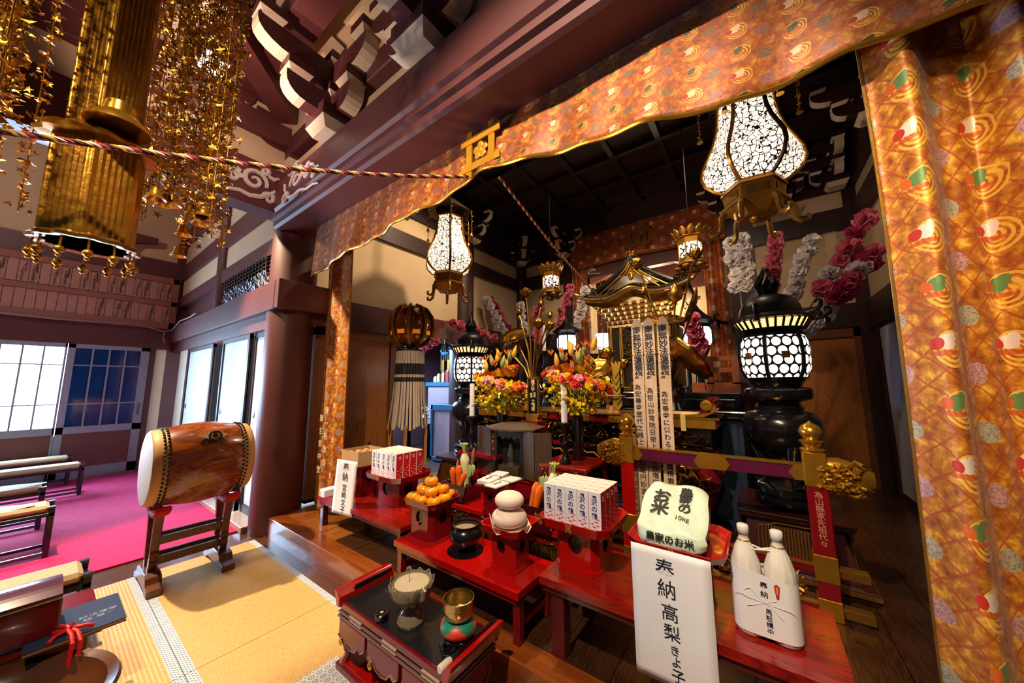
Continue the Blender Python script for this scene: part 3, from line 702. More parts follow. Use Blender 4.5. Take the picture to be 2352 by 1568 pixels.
# curtain framing the altar niche
af = thing('niche_curtain', 'red gold brocade curtain framing the altar niche', 'curtain', (-1.79, 6.9, .4))
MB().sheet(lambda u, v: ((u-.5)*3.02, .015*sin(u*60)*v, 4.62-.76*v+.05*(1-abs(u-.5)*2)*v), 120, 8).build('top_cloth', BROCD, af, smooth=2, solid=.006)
MB().tube([((k/60-.5)*3.02, -.015, 3.86+.05*(1-abs(k/60-.5)*2)) for k in range(61)], .016, 6).build('gold_hem', GOLDD, af, smooth=True)
for x0, x1 in ((-1.5, -1.12), (1.14, 1.52)):
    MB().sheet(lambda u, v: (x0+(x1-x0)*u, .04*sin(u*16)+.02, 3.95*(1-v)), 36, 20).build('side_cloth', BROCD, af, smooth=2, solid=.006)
igeta(af, .0, -.04, 4.26, .42, .075, mat=M('dull_crest', '#8a5520', .5, .3))
# ------------------------------------------------------------ lacquer offering stands
def octo(w_, d_, c): return [(-w_/2+c, -d_/2), (w_/2-c, -d_/2), (w_/2, -d_/2+c), (w_/2, d_/2-c), (w_/2-c, d_/2), (-w_/2+c, d_/2), (-w_/2, d_/2-c), (-w_/2, -d_/2+c)]
def holed(m, w_, h, r, hz, th, Tm):
    n = 24; inn = []; out = []
    for i in range(n):
        a = 2*pi*i/n; q = r*(1.05 if abs(sin(a)) > .97 else 1.0)
        inn.append((cos(a)*q*.86, hz+sin(a)*q))
        k = max(abs(cos(a))/(w_/2), (sin(a)/(h-hz) if sin(a) > 0 else -sin(a)/hz))
        out.append((cos(a)/k, hz+sin(a)/k))
    corners = [(w_/2, h), (-w_/2, h), (-w_/2, 0), (w_/2, 0)]
    vs = [(x, 0, z) for x, z in out]+[(x, 0, z) for x, z in inn]+[(x, th, z) for x, z in inn]
    fs = [(i, (i+1) % n, n+(i+1) % n, n+i) for i in range(n)]+[(n+i, n+(i+1) % n, 2*n+(i+1) % n, 2*n+i) for i in range(n)]
    for cx, cz in corners:   # fill the corner triangles
        best = sorted(range(n), key=lambda i: (out[i][0]-cx)**2+(out[i][1]-cz)**2)
        i = best[0]; j = best[1]
        if (i+1) % n == j or (j+1) % n == i: vs.append((cx, 0, cz)); fs.append((i, j, len(vs)-1))
    m.add(vs, fs, Tm)
EMB = M('gold_print', '#d0a04a', .4, .6)
def igeta_print(parent, x, y, z, s):
    m = MB()
    for k in (-1, 1): m.box(x+k*s*.32-s*.06, x+k*s*.32+s*.06, y-.001, y+.001, z-s*.55, z+s*.55); m.box(x-s*.5, x+s*.5, y-.0012, y+.0008, z+k*s*.34-s*.05, z+k*s*.34+s*.05)
    m.box(x-s*.2, x+s*.2, y-.001, y+.001, z-s*.16, z+s*.16)
    o = m.build('crest', EMB, parent); o['kind'] = 'stuff'
def sanbo(lab, cx, cy, z0, tw, td, bw, bd, h, rim=.045, mat=LACQ, crest=False, rz=0, hole=True, group='offering stands'):
    t = thing('offering_stand', lab, 'offering stand', (cx, cy, z0), rz, group)
    m = MB(); c = min(bw, bd)*.14; hb = h-rim
    for k in range(4):
        L = (bw if k % 2 == 0 else bd)-2*c; off = (bd if k % 2 == 0 else bw)/2
        Tm = Matrix.Rotation(k*pi/2, 4, 'Z') @ Matrix.Translation((0, -off, .02))
        holed(m, L, hb-.02, min(L*.27, hb*.27), (hb-.02)*.6, .012, Tm)
    P = octo(bw, bd, c)
    for k in (1, 3, 5, 7):
        a, b = P[k], P[(k+1) % 8]; m.add([(a[0], a[1], .02), (b[0], b[1], .02), (b[0], b[1], hb), (a[0], a[1], hb)], [(0, 1, 2, 3)])
    m.prism(octo(bw+.012, bd+.012, c), 0, .022)
    m.prism(octo(bw-.03, bd-.03, c), .022, .03)
    m.build('body', mat, t, fix=False)
    inner = MB(); Q = octo(bw-.035, bd-.035, c); n = 8
    inner.add([(x, y, .03) for x, y in Q]+[(x, y, hb) for x, y in Q], [(i, (i+1) % n, n+(i+1) % n, n+i) for i in range(n)])
    inner.build('hole_shade_liner', BLACK, t, fix=False)  # black shell added so the openings look shaded inside
    m = MB(); cc = min(tw, td)*.13; P0 = octo(tw, td, cc); P1 = octo(tw+.03, td+.03, cc+.004); P2 = octo(tw+.03-.016, td+.03-.016, cc); P3 = octo(tw-.016, td-.016, cc)
    vs = [(x, y, hb-.004) for x, y in P0]+[(x, y, h) for x, y in P1]+[(x, y, h) for x, y in P2]+[(x, y, hb+.008) for x, y in P3]
    fs = [tuple(range(7, -1, -1)), tuple(range(24, 32))]
    for lv in range(3): fs += [(lv*8+i, lv*8+(i+1) % 8, lv*8+8+(i+1) % 8, lv*8+8+i) for i in range(8)]
    m.add(vs, fs); m.build('tray', mat, t, bevel=.0015)
    if crest: igeta_print(t, 0, -td/2-.018, h-rim*.5, rim*.8)
    return t
# ------------------------------------------------------------ tables
TABW = WOOD('red_table_wood', '#7a1008', '#9c1a0c', '#5c0a06', 'X', .7, rough=.24, coat=.35, bump=.03)
TABE = M('table_edge', '#5d1a1c', .25, c2='#4a1214', coat=.5)
def table(lab, x0, x1, y0, y1, zt, zf, top=TABW, edge=TABE, leg=.055, th=.04, stretch=True, inset=.05):
    cx = (x0+x1)/2; cy = (y0+y1)/2
    t = thing('offering_table', lab, 'table', (cx, cy, zf)); W = (x1-x0)/2; D = (y1-y0)/2; H = zt-zf
    MB().box(-W, W, -D, D, H-th, H).build('top', [top], t)
    MB().box(-W+.02, W-.02, -D+.015, D-.015, H-th-.035, H-th).build('apron', edge, t)
    for sx in (-1, 1):
        for sy in (-1, 1):
            px_ = sx*(W-inset-leg/2); py_ = sy*(D-.03-leg/2)
            MB().box(px_-leg/2, px_+leg/2, py_-leg/2, py_+leg/2, 0, H-th).build('leg', edge, t, bevel=.004)
        if stretch: MB().box(sx*(W-inset-leg/2)-.015, sx*(W-inset-leg/2)+.015, -D+.05, D-.05, .08, .12).build('stretcher', edge, t)
    if stretch: MB().box(-W+inset+.03, W-inset-.03, D-.075, D-.045, .08, .12).build('stretcher', edge, t)
    return t
table('maroon lacquer offering table nearest the pillar', -3.95, -2.5, 1.86, 2.5, .5, .2, inset=.02, leg=.06, stretch=False)
table('red lacquer offering table in the middle holding persimmons and rice cakes', -2.36, -1.2, 1.70, 2.12, .5, .2, LACQ, LACQ2, inset=.01, leg=.05)
table('red wooden offering table at right holding bottles and rice', -1.1, .2, 1.765, 2.3, .6, .2, inset=.06, leg=.08, stretch=False)
# ------------------------------------------------------------ stands and their offerings
sanbo('red offering stand carrying persimmons', -2.22, 1.95, .5, .34, .31, .26, .25, .285, mat=LACQ2)
sanbo('bright red offering stand carrying two rice cakes', -1.415, 1.92, .5, .28, .28, .2, .2, .28, mat=LACQ)
sanbo('large red offering stand under the right block of sake cartons', -.945, 2.06, .6, .42, .40, .27, .28, .285, .05, LACQ, True)
sanbo('red offering stand holding the rice bag', -.39, 2.0, .6, .41, .40, .26, .26, .32, .032, LACQ, True)
sanbo('maroon offering stand under the left block of sake cartons', -3.09, 2.26, .5, .53, .46, .32, .30, .30, .05, LACQ2, True)
sanbo('dark maroon offering stand with the potato box', -3.66, 2.2, .5, .42, .4, .27, .26, .33, .04, LACQ2)
# persimmons
ORA = M('persimmon_skin', '#f8a214', .25, c2='#ee8408', scale=14, coat=.3); CAL = M('calyx', '#3c3a12', .7)
pm_ = MB().lathe([(.0, -.026), (.02, -.027), (.036, -.02), (.044, -.004), (.043, .010), (.034, .022), (.018, .027), (.0, .024)], 24, fn=lambda a, r, z: 1+.035*cos(4*a)).mesh('persimmon_flesh', ORA, smooth=2)
m = MB()
for k in range(4):
    a = k*pi/2; m.add([(0, 0, .027), (.012*cos(a-.6), .012*sin(a-.6), .0275), (.022*cos(a), .022*sin(a), .027), (.012*cos(a+.6), .012*sin(a+.6), .0275)], [(0, 1, 2, 3)])
m.lathe([(.004, .026), (.003, .034)], 6)
cal_ = m.mesh('calyx', CAL)
def persimmon(x, y, z, lab, rx=0, ry=0, s=1):
    t = thing('persimmon', lab, 'persimmon', (x, y, z), rnd.random()*3, 'persimmons on the red stand'); t.rotation_euler = (rx, ry, rnd.random()*6); t.scale = (s, s, s)
    put('flesh', pm_, t); put('calyx', cal_, t)
PZ = .5+.285-.045+.008+.028
for x, y, lab in ((-2.335, 1.855, 'front left persimmon of the heap'), (-2.22, 1.845, 'front middle persimmon of the heap'), (-2.105, 1.865, 'front right persimmon of the heap'), (-2.34, 1.965, 'left persimmon in the bottom layer of the heap'), (-2.11, 1.98, 'right persimmon in the bottom layer of the heap'), (-2.29, 2.06, 'rear left persimmon of the heap'), (-2.16, 2.065, 'rear right persimmon of the heap')):
    persimmon(x, y, PZ+.006, lab, s=1.3)
for x, y, lab in ((-2.285, 1.915, 'left persimmon of the middle layer'), (-2.175, 1.90, 'front persimmon of the middle layer'), (-2.155, 1.995, 'right persimmon of the middle layer, calyx turned forward'), (-2.26, 2.01, 'rear persimmon of the middle layer')): persimmon(x, y, PZ+.062, lab, .3*(rnd.random()-.2), s=1.3)
persimmon(-2.235, 1.95, PZ+.122, 'topmost persimmon of the heap with its dark calyx up', s=1.3)
# rice cakes
MOC = M('rice_cake', '#efdccb', .6, c2='#e6cdbb', scale=8)
def cake(lab, r, h, z): 
    p = []
    for i in range(13):
        a = -pi/2+pi*i/12; p.append((r*(max(0, cos(a)))**.75, h/2+h/2*sin(a)*(1 if sin(a) > 0 else 1)))
    tag(MB().lathe(p, 32).build('rice_cake', MOC, loc=(-1.415, 1.915, z), smooth=2), lab, 'rice cake')
cz = .5+.28-.045+.008
sh = MB().sheet(lambda u, v: ((u-.5)*.25, (v-.5)*.25, .002+.05*max(0, abs(u-.5)*2-.82)*5*(1 if u < .5 else .8)+.002*sin(9*u+7*v)), 20, 8, T(rz=.78))
tag(sh.build('paper_sheet', M('offering_paper', '#eadfd2', .8), loc=(-1.415, 1.915, cz), solid=.0015), 'folded white paper under the stacked rice cakes', 'paper')
cake('larger lower round rice cake', .118, .115, cz+.004); cake('smaller upper round rice cake', .098, .105, cz+.117)
# black incense burner on the middle table
t = thing('incense_burner', 'round black lacquer incense burner with ash between the red stands', 'incense burner', (-1.80, 1.90, .5))
MB().lathe([(.12, 0), (.13, .006), (.12, .010), (.0, .010)], 40).build('saucer', BLACK, t, smooth=True)
MB().lathe([(.05, .02), (.075, .035), (.108, .075), (.118, .11), (.108, .145), (.09, .16), (.093, .178), (.097, .182), (.088, .182), (.082, .16), (.085, .14), (.0, .14)], 48).build('bowl', BLACK, t, smooth=True)
MB().lathe([(.0, .158), (.05, .155), (.083, .150)], 24).build('ash', M('ash', '#a08a70', .95, bump=.4), t, smooth=True)
for k in range(3):
    a = k*2*pi/3+.4; MB().tube([(.06*cos(a), .06*sin(a), .045), (.075*cos(a), .075*sin(a), .02), (.07*cos(a), .07*sin(a), .008)], [.02, .014, .01], 10).build('foot', BLACK, t, smooth=True)
# ------------------------------------------------------------ sake cartons
CW, CD, CH = .074, .0725, .225
RED = M('carton_red', '#c41a1c', .4); NAVY = M('carton_navy', '#1c2568', .5); CWHT = M('carton_white', '#e9e6ec', .45); CRED2 = M('carton_bird_red', '#d02a30', .45); CTOP = M('carton_top', '#eadfd6', .5)
body = MB().box(-CW/2+.0006, CW/2-.0006, -CD/2+.0006, CD/2-.0006, 0, CH).mesh('box', CWHT, bevel=.0012)
top = MB().box(-CW/2+.004, CW/2-.004, -CD/2+.004, CD/2-.004, CH, CH+.0006).mesh('lid_flap', CTOP)
topr = MB().box(-.014, .014, -.005, .005, CH+.0006, CH+.001).mesh('lid_mark', M('lid_red', '#d9a092', .6))
side = MB().box(CW/2-.0004, CW/2+.0002, -CD/2+.004, CD/2-.003, .001, CH-.004).mesh('red_side', RED)
def bird(m, x, z, s, f):
    P = [(-1, 0), (-.4, .16), (0, .5), (.15, .15), (1, .1), (.3, -.12), (.1, -.5), (-.15, -.15)]
    vs = [f(x+p*s, z+q*s*.7) for p, q in P]; m.add(vs, [tuple(range(8))])
m = MB()
for x, z, s in ((-.016, .012, .017), (.014, .02, .018), (-.004, .036, .019), (.017, .046, .016), (-.017, .052, .016), (.008, .064, .017), (.02, .078, .012)): bird(m, x, z, s, lambda a, b: (a, -CD/2-.0001, b))
bmesh_f = m.mesh('bird_print', CRED2, fix=False)
m = MB()
for x, z, s in ((-.018, .014, .013), (.012, .03, .014), (-.006, .05, .014), (.02, .066, .013), (-.016, .078, .012), (.01, .094, .014), (.022, .112, .01)): bird(m, x, z, s, lambda a, b: (CW/2+.0006, a, b))
bmesh_s = m.mesh('bird_print', CWHT, fix=False)
m = MB(); m.add([(-.013, -CD/2-.0001, .205), (.011, -CD/2-.0001, .205), (.011, -CD/2-.0001, .186), (.004, -CD/2-.0001, .19), (-.002, -CD/2-.0001, .197), (-.010, -CD/2-.0001, .19), (-.010, -CD/2-.0001, .197)], [tuple(range(7))])
m.add([(-.007, -CD/2-.0001, .186), (.0, -CD/2-.0001, .189), (.0, -CD/2-.0001, .183), (-.007, -CD/2-.0001, .181)], [(0, 1, 2, 3)]); logo = m.mesh('emblem', NAVY, fix=False)
seam = MB().box(-CW/2-.0002, -CW/2+.0012, -CD/2-.0003, -CD/2+.001, 0, CH).mesh('red_edge', RED)
txt = textmesh('沢\nの\n鶴', .036, NAVY, .012, 1.05, .0002); txs = textmesh('特撰\n上撰', .012, CWHT, .01, 1.3, .0002)
ROWS = ('front', 'second', 'third', 'rear'); COLS = ('leftmost', 'second from left', 'middle', 'fourth from left', 'rightmost')
def cartons(cx, cy, z, lab, grp, sc_):
    for r in range(4):
        for c in range(5):
            x = cx+(c-2)*CW*sc_; y = cy+(r-1.5)*CD*sc_
            t = thing('sake_carton', '%s, %s row, %s' % (lab, ROWS[r], COLS[c]), 'carton', (x, y, z), 0, grp); t.scale = (sc_, sc_, sc_)
            put('box', body, t); put('lid_flap', top, t); put('lid_mark', topr, t)
            put('red_side', side, t)
            if r == 0:
                put('emblem', logo, t); put('bird_print', bmesh_f, t)['kind'] = 'stuff'
                put('lettering', txt, t, mtx=Matrix.Translation((-.002, -CD/2-.0003, .13)) @ UPR)
                if c in (1, 4): put('red_edge', seam, t)
            if c == 4:
                put('bird_print', bmesh_s, t)['kind'] = 'stuff'
                put('lettering', txs, t, mtx=Matrix.Translation((CW/2+.0006, 0, .185)) @ Matrix.Rotation(pi/2, 4, 'Z') @ UPR)
cartons(-.955, 2.05, .6+.285-.05+.008, 'sake carton in the right block', 'sake cartons on the right stand', 1.0)
cartons(-3.115, 2.25, .5+.30-.05+.008, 'sake carton in the left block', 'sake cartons on the left stand', 1.12)
# ------------------------------------------------------------ rice bag
t = thing('rice_bag', 'pale green ten kilogram rice bag lying on the red stand', 'rice bag', (-.395, 1.80, .6+.32-.032+.008))
BAGM = NT('bag_paper'); v = BAGM.coord(); nz = BAGM.noise(v, 14, 4, .6)
BAGM.set(Base_Color=BAGM.mix(nz, lin('#b4d0c4'), lin('#dce6cc')), Roughness=.38); BAGM.bump(BAGM.noise(v, 22, 3, .6, .8), .5, .01)
def bagsec(v):   # v along length from front bottom over the face to the back: (y, z, halfwidth)
    P = [(.03, 0, .13), (-.005, .02, .148), (-.012, .05, .15), (-.004, .085, .15), (.022, .11, .15), (.12, .168, .154), (.22, .222, .15), (.275, .24, .14), (.31, .22, .135), (.33, .12, .14), (.31, 0, .13)]
    k = v*(len(P)-1); i = min(int(k), len(P)-2); f = k-i
    return [P[i][q]+(P[i+1][q]-P[i][q])*f for q in range(3)]
def bf(u, v):
    y, z, hw = bagsec(v); s = (u-.5)*2; e = 1-abs(s)**6*.06
    cy, cz = .16, .11
    k = 1-.16*abs(s)**8
    return (s*hw+.004*sin(v*25+s*3), cy+(y-cy)*k, max(0, cz+(z-cz)*k+.006*sin(s*5+v*17)*(1 if z > .03 else 0)))
m = MB(); m.sheet(bf, 26, 40)
for u in (0, 1): m.add([bf(u, k/20) for k in range(21)], [tuple(range(21))])
m.build('bag', BAGM.m, t, smooth=2)
INKB = M('bag_ink', '#25261c', .6)
def bagtext(s_, size, x, y, z, tilt, bold=.02, rzz=0, line=1.0):
    put('lettering', textmesh(s_, size, INKB, bold, line, .0006), t, mtx=Matrix.Translation((x, y, z)) @ Matrix.Rotation(tilt, 4, 'X') @ Matrix.Rotation(rzz, 4, 'Z'))
sl_ = math.atan2(.056, .10)
def onface(y): return .110+(y-.022)*(.057/.10)+.006
bagtext('お\n米', .088, -.06, .125, onface(.128)+.004, sl_+.06, .03, 0, .85)
bagtext('農\n家\nの', .062, .05, .16, onface(.15)+.006, sl_+.06, .03, 0, .8)
bagtext('10kg', .034, .045, .062, onface(.062)+.003, sl_+.06, .0)
bagtext('農家のお米', .042, .0, -.0165, .06, pi/2+.06, .02)
# hanging paper in front of the rice bag
def paper_slip(lab, x0, x1, y, z0, z1, txts, lean=0, twist=0):
    cx = (x0+x1)/2; t = thing('paper_slip', lab, 'paper', (cx, y, z0), twist); W = x1-x0; H = z1-z0
    MB().sheet(lambda u, v: ((u-.5)*W+lean*(v-1), -.0012*sin(v*2.4), H*v), 8, 16).build('sheet', WHITE, t, smooth=2, solid=.001)
    for s_, size, x, z, b in txts: put('lettering', textmesh(s_, size, INK, b, 1.0, .0003), t, mtx=Matrix.Translation((x, -.0028, z)) @ UPR)
    return t
paper_slip('large white paper slip with black writing hung before the rice bag', -.56, -.225, 1.745, .365, .925,
           [('奉', .085, -.02, .475, .003), ('納', .082, -.015, .39, .003), ('高', .075, -.008, .295, .003), ('梨', .07, -.004, .215, .003), ('き', .044, .004, .15, .003), ('よ', .046, .008, .105, .003), ('子', .058, .012, .05, .003)])
paper_slip('narrow white paper slip with blue black writing hung from the potato box', -3.52, -3.21, 1.85, .42, .94,
           [('奉', .09, -.01, .445, .004), ('納', .09, -.015, .355, .004), ('宮', .07, -.02, .255, .004), ('崎', .07, -.025, .185, .004), ('文', .07, -.03, .115, .004), ('子', .07, -.035, .048, .004)], .05, .12)
# potato box
t = thing('potato_box', 'cardboard box of potatoes on the dark stand', 'box', (-3.66, 2.2, .5+.33-.04+.01)); CARD = M('cardboard', '#b08a5a', .8)
for a in (-1, 1): MB().box(a*.17-.004, a*.17+.004, -.16, .16, 0, .17).build('side', CARD, t); MB().box(-.17, .17, a*.16-.004, a*.16+.004, 0, .17).build('side', CARD, t)
MB().box(-.17, .17, -.16, .16, 0, .006).build('bottom', CARD, t)
pot = MB().ball((0, 0, 0), (.042, .032, .028), 12, 8).mesh('potato', M('potato_skin', '#c99a58', .7, c2='#b5843f', scale=20), smooth=2)
for k in range(9):
    o = put('potato', pot, None, loc=(-3.66-.1+.1*(k % 3), 2.2-.09+.09*(k//3), .5+.33-.04+.135)); o.rotation_euler = (0, 0, k*1.3)
    tag(o, 'tan potato in the cardboard box on the dark stand', 'potato', 'potatoes in the box')
# white wrapped packet and the little black bottle behind it
t = thing('wrapped_packet', 'long white paper wrapped packet on the end of the left table', 'packet', (-3.86, 2.06, .5))
MB().box(-.055, .055, -.2, .2, 0, .075).build('packet', WHITE, t, bevel=.004); MB().add([(-.03, -.2012, .06), (.0, -.2012, .03), (-.03, -.2012, .015), (-.045, -.2012, .03)], [(0, 1, 2, 3)]).build('fold', M('fold_shade', '#cfcdd6', .8), t)
t = thing('small_bottle', 'small dark glass bottle behind the potato box', 'bottle', (-3.92, 2.42, .5)); MB().lathe([(.035, 0), (.035, .30), (.014, .38), (.014, .46)], 16).build('glass', M('bottle_dark', '#15110f', .15, coat=.4), t, smooth=True); MB().lathe([(.017, .45), (.017, .49)], 12).build('cap', BLACK, t)
# ------------------------------------------------------------ wrapped sake bottles
t = thing('sake_bottles', 'pair of white wrapped sake bottles tied together', 'bottles', (-.05, 1.95, .6), .0)
TIS = NT('tissue'); v = TIS.coord('Object', (9, 9, 2)); nz = TIS.noise(v, 3, 3); TIS.set(Base_Color=TIS.mix(nz, lin('#c9c4c0'), lin('#e2ded8')), Roughness=.55); TIS.bump(nz, .7, .01); TIS = TIS.m
bp = [(.0, 0), (.05, 0), (.056, .008), (.057, .25), (.054, .285), (.036, .345), (.021, .375), (.0185, .385), (.0185, .40), (.0225, .402), (.023, .435), (.018, .440), (0, .441)]
for k in (-1, 1):
    MB().lathe(bp, 40, fn=lambda a, r, z: 1+(.03*sin(9*a+z*30)+.03*sin(14*a) if .24 < z < .4 else .004*sin(8*a))).build('wrapped_bottle', TIS, t, loc=(k*.061, 0, 0), smooth=2)
    MB().torus(.0225, .003, 16, 6, T(k*.061, 0, .375)).build('tie', M('gold_thread', '#b98a4a', .4, .5), t, smooth=True)
m = MB(); m.tube([(-.061, -.024, .355), (-.02, -.012, .345), (.02, -.012, .352), (.061, -.024, .36)], .004, 6).tube([(-.061, .02, .358), (0, .0, .348), (.061, .02, .36)], .004, 6); c = m.build('cord', M('white_cord', '#e0dcdc', .6), t, smooth=True); c['kind'] = 'stuff'
def sl2(u, v):
    a = u*2*pi; s = cos(a); x = .061*(1 if s > 0 else -1)*min(1, abs(s)*3)+.0605*cos(a); y = .0605*sin(a)*(1-.0*abs(s))
    return (x, y, .02+v*(.245+.02*sin(a*2)))
MB().sheet(sl2, 64, 10).build('sleeve', WHITE, t, smooth=2)
vtext('奉納', .028, INK, t, Matrix.Translation((.0, -.0615, .205)) @ UPR, .008, 1.25)
vtext('馬駈講中', .024, INK, t, Matrix.Translation((.01, -.0615, .085)) @ UPR, .0, 1.05)
m = MB(); m.add([(.035, -.0625, .235), (.045, -.0625, .242), (.055, -.0625, .235), (.05, -.0625, .19), (.045, -.0625, .183), (.04, -.0625, .19)], [tuple(range(6))]); m.build('noshi_mark', M('noshi_red', '#c8252a', .5), t, fix=False)
m = MB(); m.add([(.041, -.063, .232), (.049, -.063, .232), (.047, -.063, .2), (.043, -.063, .2)], [(0, 1, 2, 3)]); m.build('noshi_gold', M('noshi_gold', '#c7a050', .5), t, fix=False)
BOW = M('bow_print', '#dccfd3', .7)
for P in ([(-.07, .19), (-.05, .2), (-.02, .17), (.0, .155)], [(-.065, .125), (-.03, .14), (0, .155), (.04, .175)], [(0, .155), (.03, .135), (.06, .105)], [(0, .155), (.05, .15), (.1, .15)], [(-.11, .18), (-.06, .16), (0, .155)]):
    MB().tube([(a, -.0612, b) for a, b in P], .0011, 4, flat=.4).build('bow_print', BOW, t)
# ------------------------------------------------------------ low incense desk and its bowls
DK = (-1.69, 1.36, 0)
t = thing('incense_desk', 'low red and black lacquer desk holding the incense bowl and bell', 'desk', DK); t.scale = (1, .9, .96)
GRAN = M('worn_black_top', '#101114', .28, c2='#1e2024', scale=7, coat=.2)
MB().box(-.46, .46, -.175, .175, .385, .40).build('top', GRAN, t)
ALU = M('worn_edge', '#8a6258', .35, .3); PALE = M('worn_patch', '#c9a58c', .5)
for y0, y1 in ((-.195, -.175), (.175, .195)): MB().box(-.48, .48, y0, y1, .365, .405).build('edge_rail', LACQ2, t, bevel=.004)
for k, z in ((-.2, .352), (-.205, .33)):
    MB().box(-.47, .47, k, .19, z-.012, z).build('moulding', ALU, t, bevel=.004)
for sx in (-1, 1):   # flared end rails
    pr = [(0, .375), (.03, .375), (.055, .44), (.06, .468), (.03, .462), (.0, .43)]
    m = MB(); n = len(pr)
    vs = [(sx*(.445+a), y, z) for y in (-.21, .21) for a, z in pr]; m.add(vs, [tuple(range(n)), tuple(range(2*n-1, n-1, -1))]+[(i, (i+1) % n, n+(i+1) % n, n+i) for i in range(n)])
    m.build('end_rail', LACQ, t, bevel=.003)
    m = MB(); m.box(sx*.45-.004, sx*.45+.004, -.1, .19, .40, .46); m.build('dark_end_board', BLACK, t)
for k in range(3):   # cusped aprons on the front, with scroll edges
    x0 = -.44+k*.3
    pts = [(0, 0), (0, -.085), (.03, -.10), (.05, -.085), (.08, -.115), (.13, -.125), (.18, -.115), (.205, -.085), (.235, -.10), (.27, -.075), (.27, 0)]
    MB().prism([(x0+a, .318+b) for a, b in pts], 0, .02, Matrix.Translation((0, -.185, 0)) @ UPR).build('apron', LACQ2, t, bevel=.002)
    MB().tube([(x0+a, -.208, .318+b) for a, b in pts[1:-1]], .004, 6).build('apron_edge', M('worn_gold', '#b9937a', .35, .8), t)
    MB().ball((x0+.285, -.17, .20), (.03, .012, .045), 12, 8).build('leaf_bracket', M('indigo_lacquer', '#16303e', .3), t, smooth=True)
    m = MB(); m.torus(.014, .005, 14, 6, T(x0+.02, -.2, .19, rx=pi/2)); m.build('gold_ring', GOLDS, t, smooth=True)
for x in (-.34, -.02, .3):
    for k2 in (0, 1): MB().box(x, x+.12, -.2015-.0008*k2, -.19, .337+.021*k2, .346+.021*k2).build('worn_patch', PALE, t)
for sx in (-1, 1):
    for sy in (-1, 1): MB().tube([(sx*.41, sy*.16, .32), (sx*.43, sy*.175, .22), (sx*.40, sy*.16, .12), (sx*.42, sy*.17, .06)], [.03, .022, .018, .03], 8).build('leg', LACQ2, t, smooth=True)
    MB().prism([(-.15, .30), (-.15, .22), (-.05, .17), (.05, .17), (.15, .22), (.15, .30)], -.01, .01, Matrix.Translation((sx*.43, 0, 0)) @ Matrix(((0, 0, 1, 0), (1, 0, 0, 0), (0, 1, 0, 0), (0, 0, 0, 1)))).build('side_apron', LACQ2, t)
MB().box(-.47, .47, -.2, .2, .02, .06).build('base', LACQ2, t, bevel=.005); MB().box(-.49, .49, -.215, .215, 0, .022).build('base_moulding', ALU, t, bevel=.004); MB().box(-.45, .45, -.185, .185, .06, .075).build('base_panel', LACQ, t)
# glass lotus bowl with ash
t = thing('lotus_bowl', 'smoky glass lotus bowl full of ash on the incense desk', 'incense bowl', (-1.66, 1.325, .385))
SMOK = NT('smoky_glass'); SMOK.set(Base_Color=lin('#9a8a70'), Roughness=.15, Transmission_Weight=.35, Metallic=.1, IOR=1.3); SMOK = SMOK.m
MB().lathe([(.0, 0), (.072, 0), (.075, .012), (.07, .022), (.062, .05), (.04, .075), (.028, .085), (.03, .1), (.05, .11)], 40).build('foot', SMOK, t, smooth=True)
MB().lathe([(.0, .105), (.05, .11), (.092, .125), (.114, .16), (.116, .20), (.11, .21), (.105, .20), (.0, .195)], 40, fn=lambda a, r, z: 1+.02*cos(a*60) if z < .19 else 1).build('bowl', SMOK, t, smooth=True)
def petal(a, r0, r1, h0, h1, w_, tip):
    m = MB()
    def f(u, v):
        ww = w_*(sin(pi*min(1, v*.55+.25))**.8)*(1-max(0, v-.8)*3.6)
        ang = a+(u-.5)*2*ww; r = r0+(r1-r0)*sin(v*pi/2)+.006*(1-(2*u-1)**2)
        return (r*cos(ang), r*sin(ang), h0+(h1-h0)*v+.0)
    m.sheet(f, 6, 8); return m
for k in range(12):
    a = k*2*pi/12; petal(a, .085, .120, .115, .214+.004*(k % 2), .34, 0).build('petal', SMOK, t, smooth=2, solid=.003)
for k, a in enumerate((-.2, 2.6)): MB().tube([(.11*cos(a), .11*sin(a), .15), (.135*cos(a), .135*sin(a), .17), (.14*cos(a), .14*sin(a), .21), (.125*cos(a), .125*sin(a), .22)], [.012, .014, .016, .006], 8).build('side_curl', SMOK, t, smooth=True)
MB().lathe([(.0, .212), (.06, .208), (.1, .198)], 32).build('ash', M('pale_ash', '#d8c6a4', .95, bump=.5, bscale=50), t, smooth=True)
MB().tube([(.0, -.02, .205), (.002, -.02, .27), (.01, -.018, .275)], .0018, 5).build('incense_stick', M('stick', '#6a5a48', .7), t)
t = thing('incense_case', 'small round black case dotted with gold on the desk', 'case', (-1.80, 1.235, .385))
MB().lathe([(0, 0), (.036, 0), (.038, .01), (.038, .036), (.034, .04), (0, .04)], 28).build('case', BLACK, t, smooth=True)
for k in range(14): MB().ball((.029*cos(k*2*pi/14), .029*sin(k*2*pi/14), .0405), .0026, 6, 4).build('gold_dot', GOLDS, t)
MB().lathe([(0, .0405), (.010, .0412), (0, .043)], 12).build('centre_disc', M('ivory', '#c9c08a', .5), t)
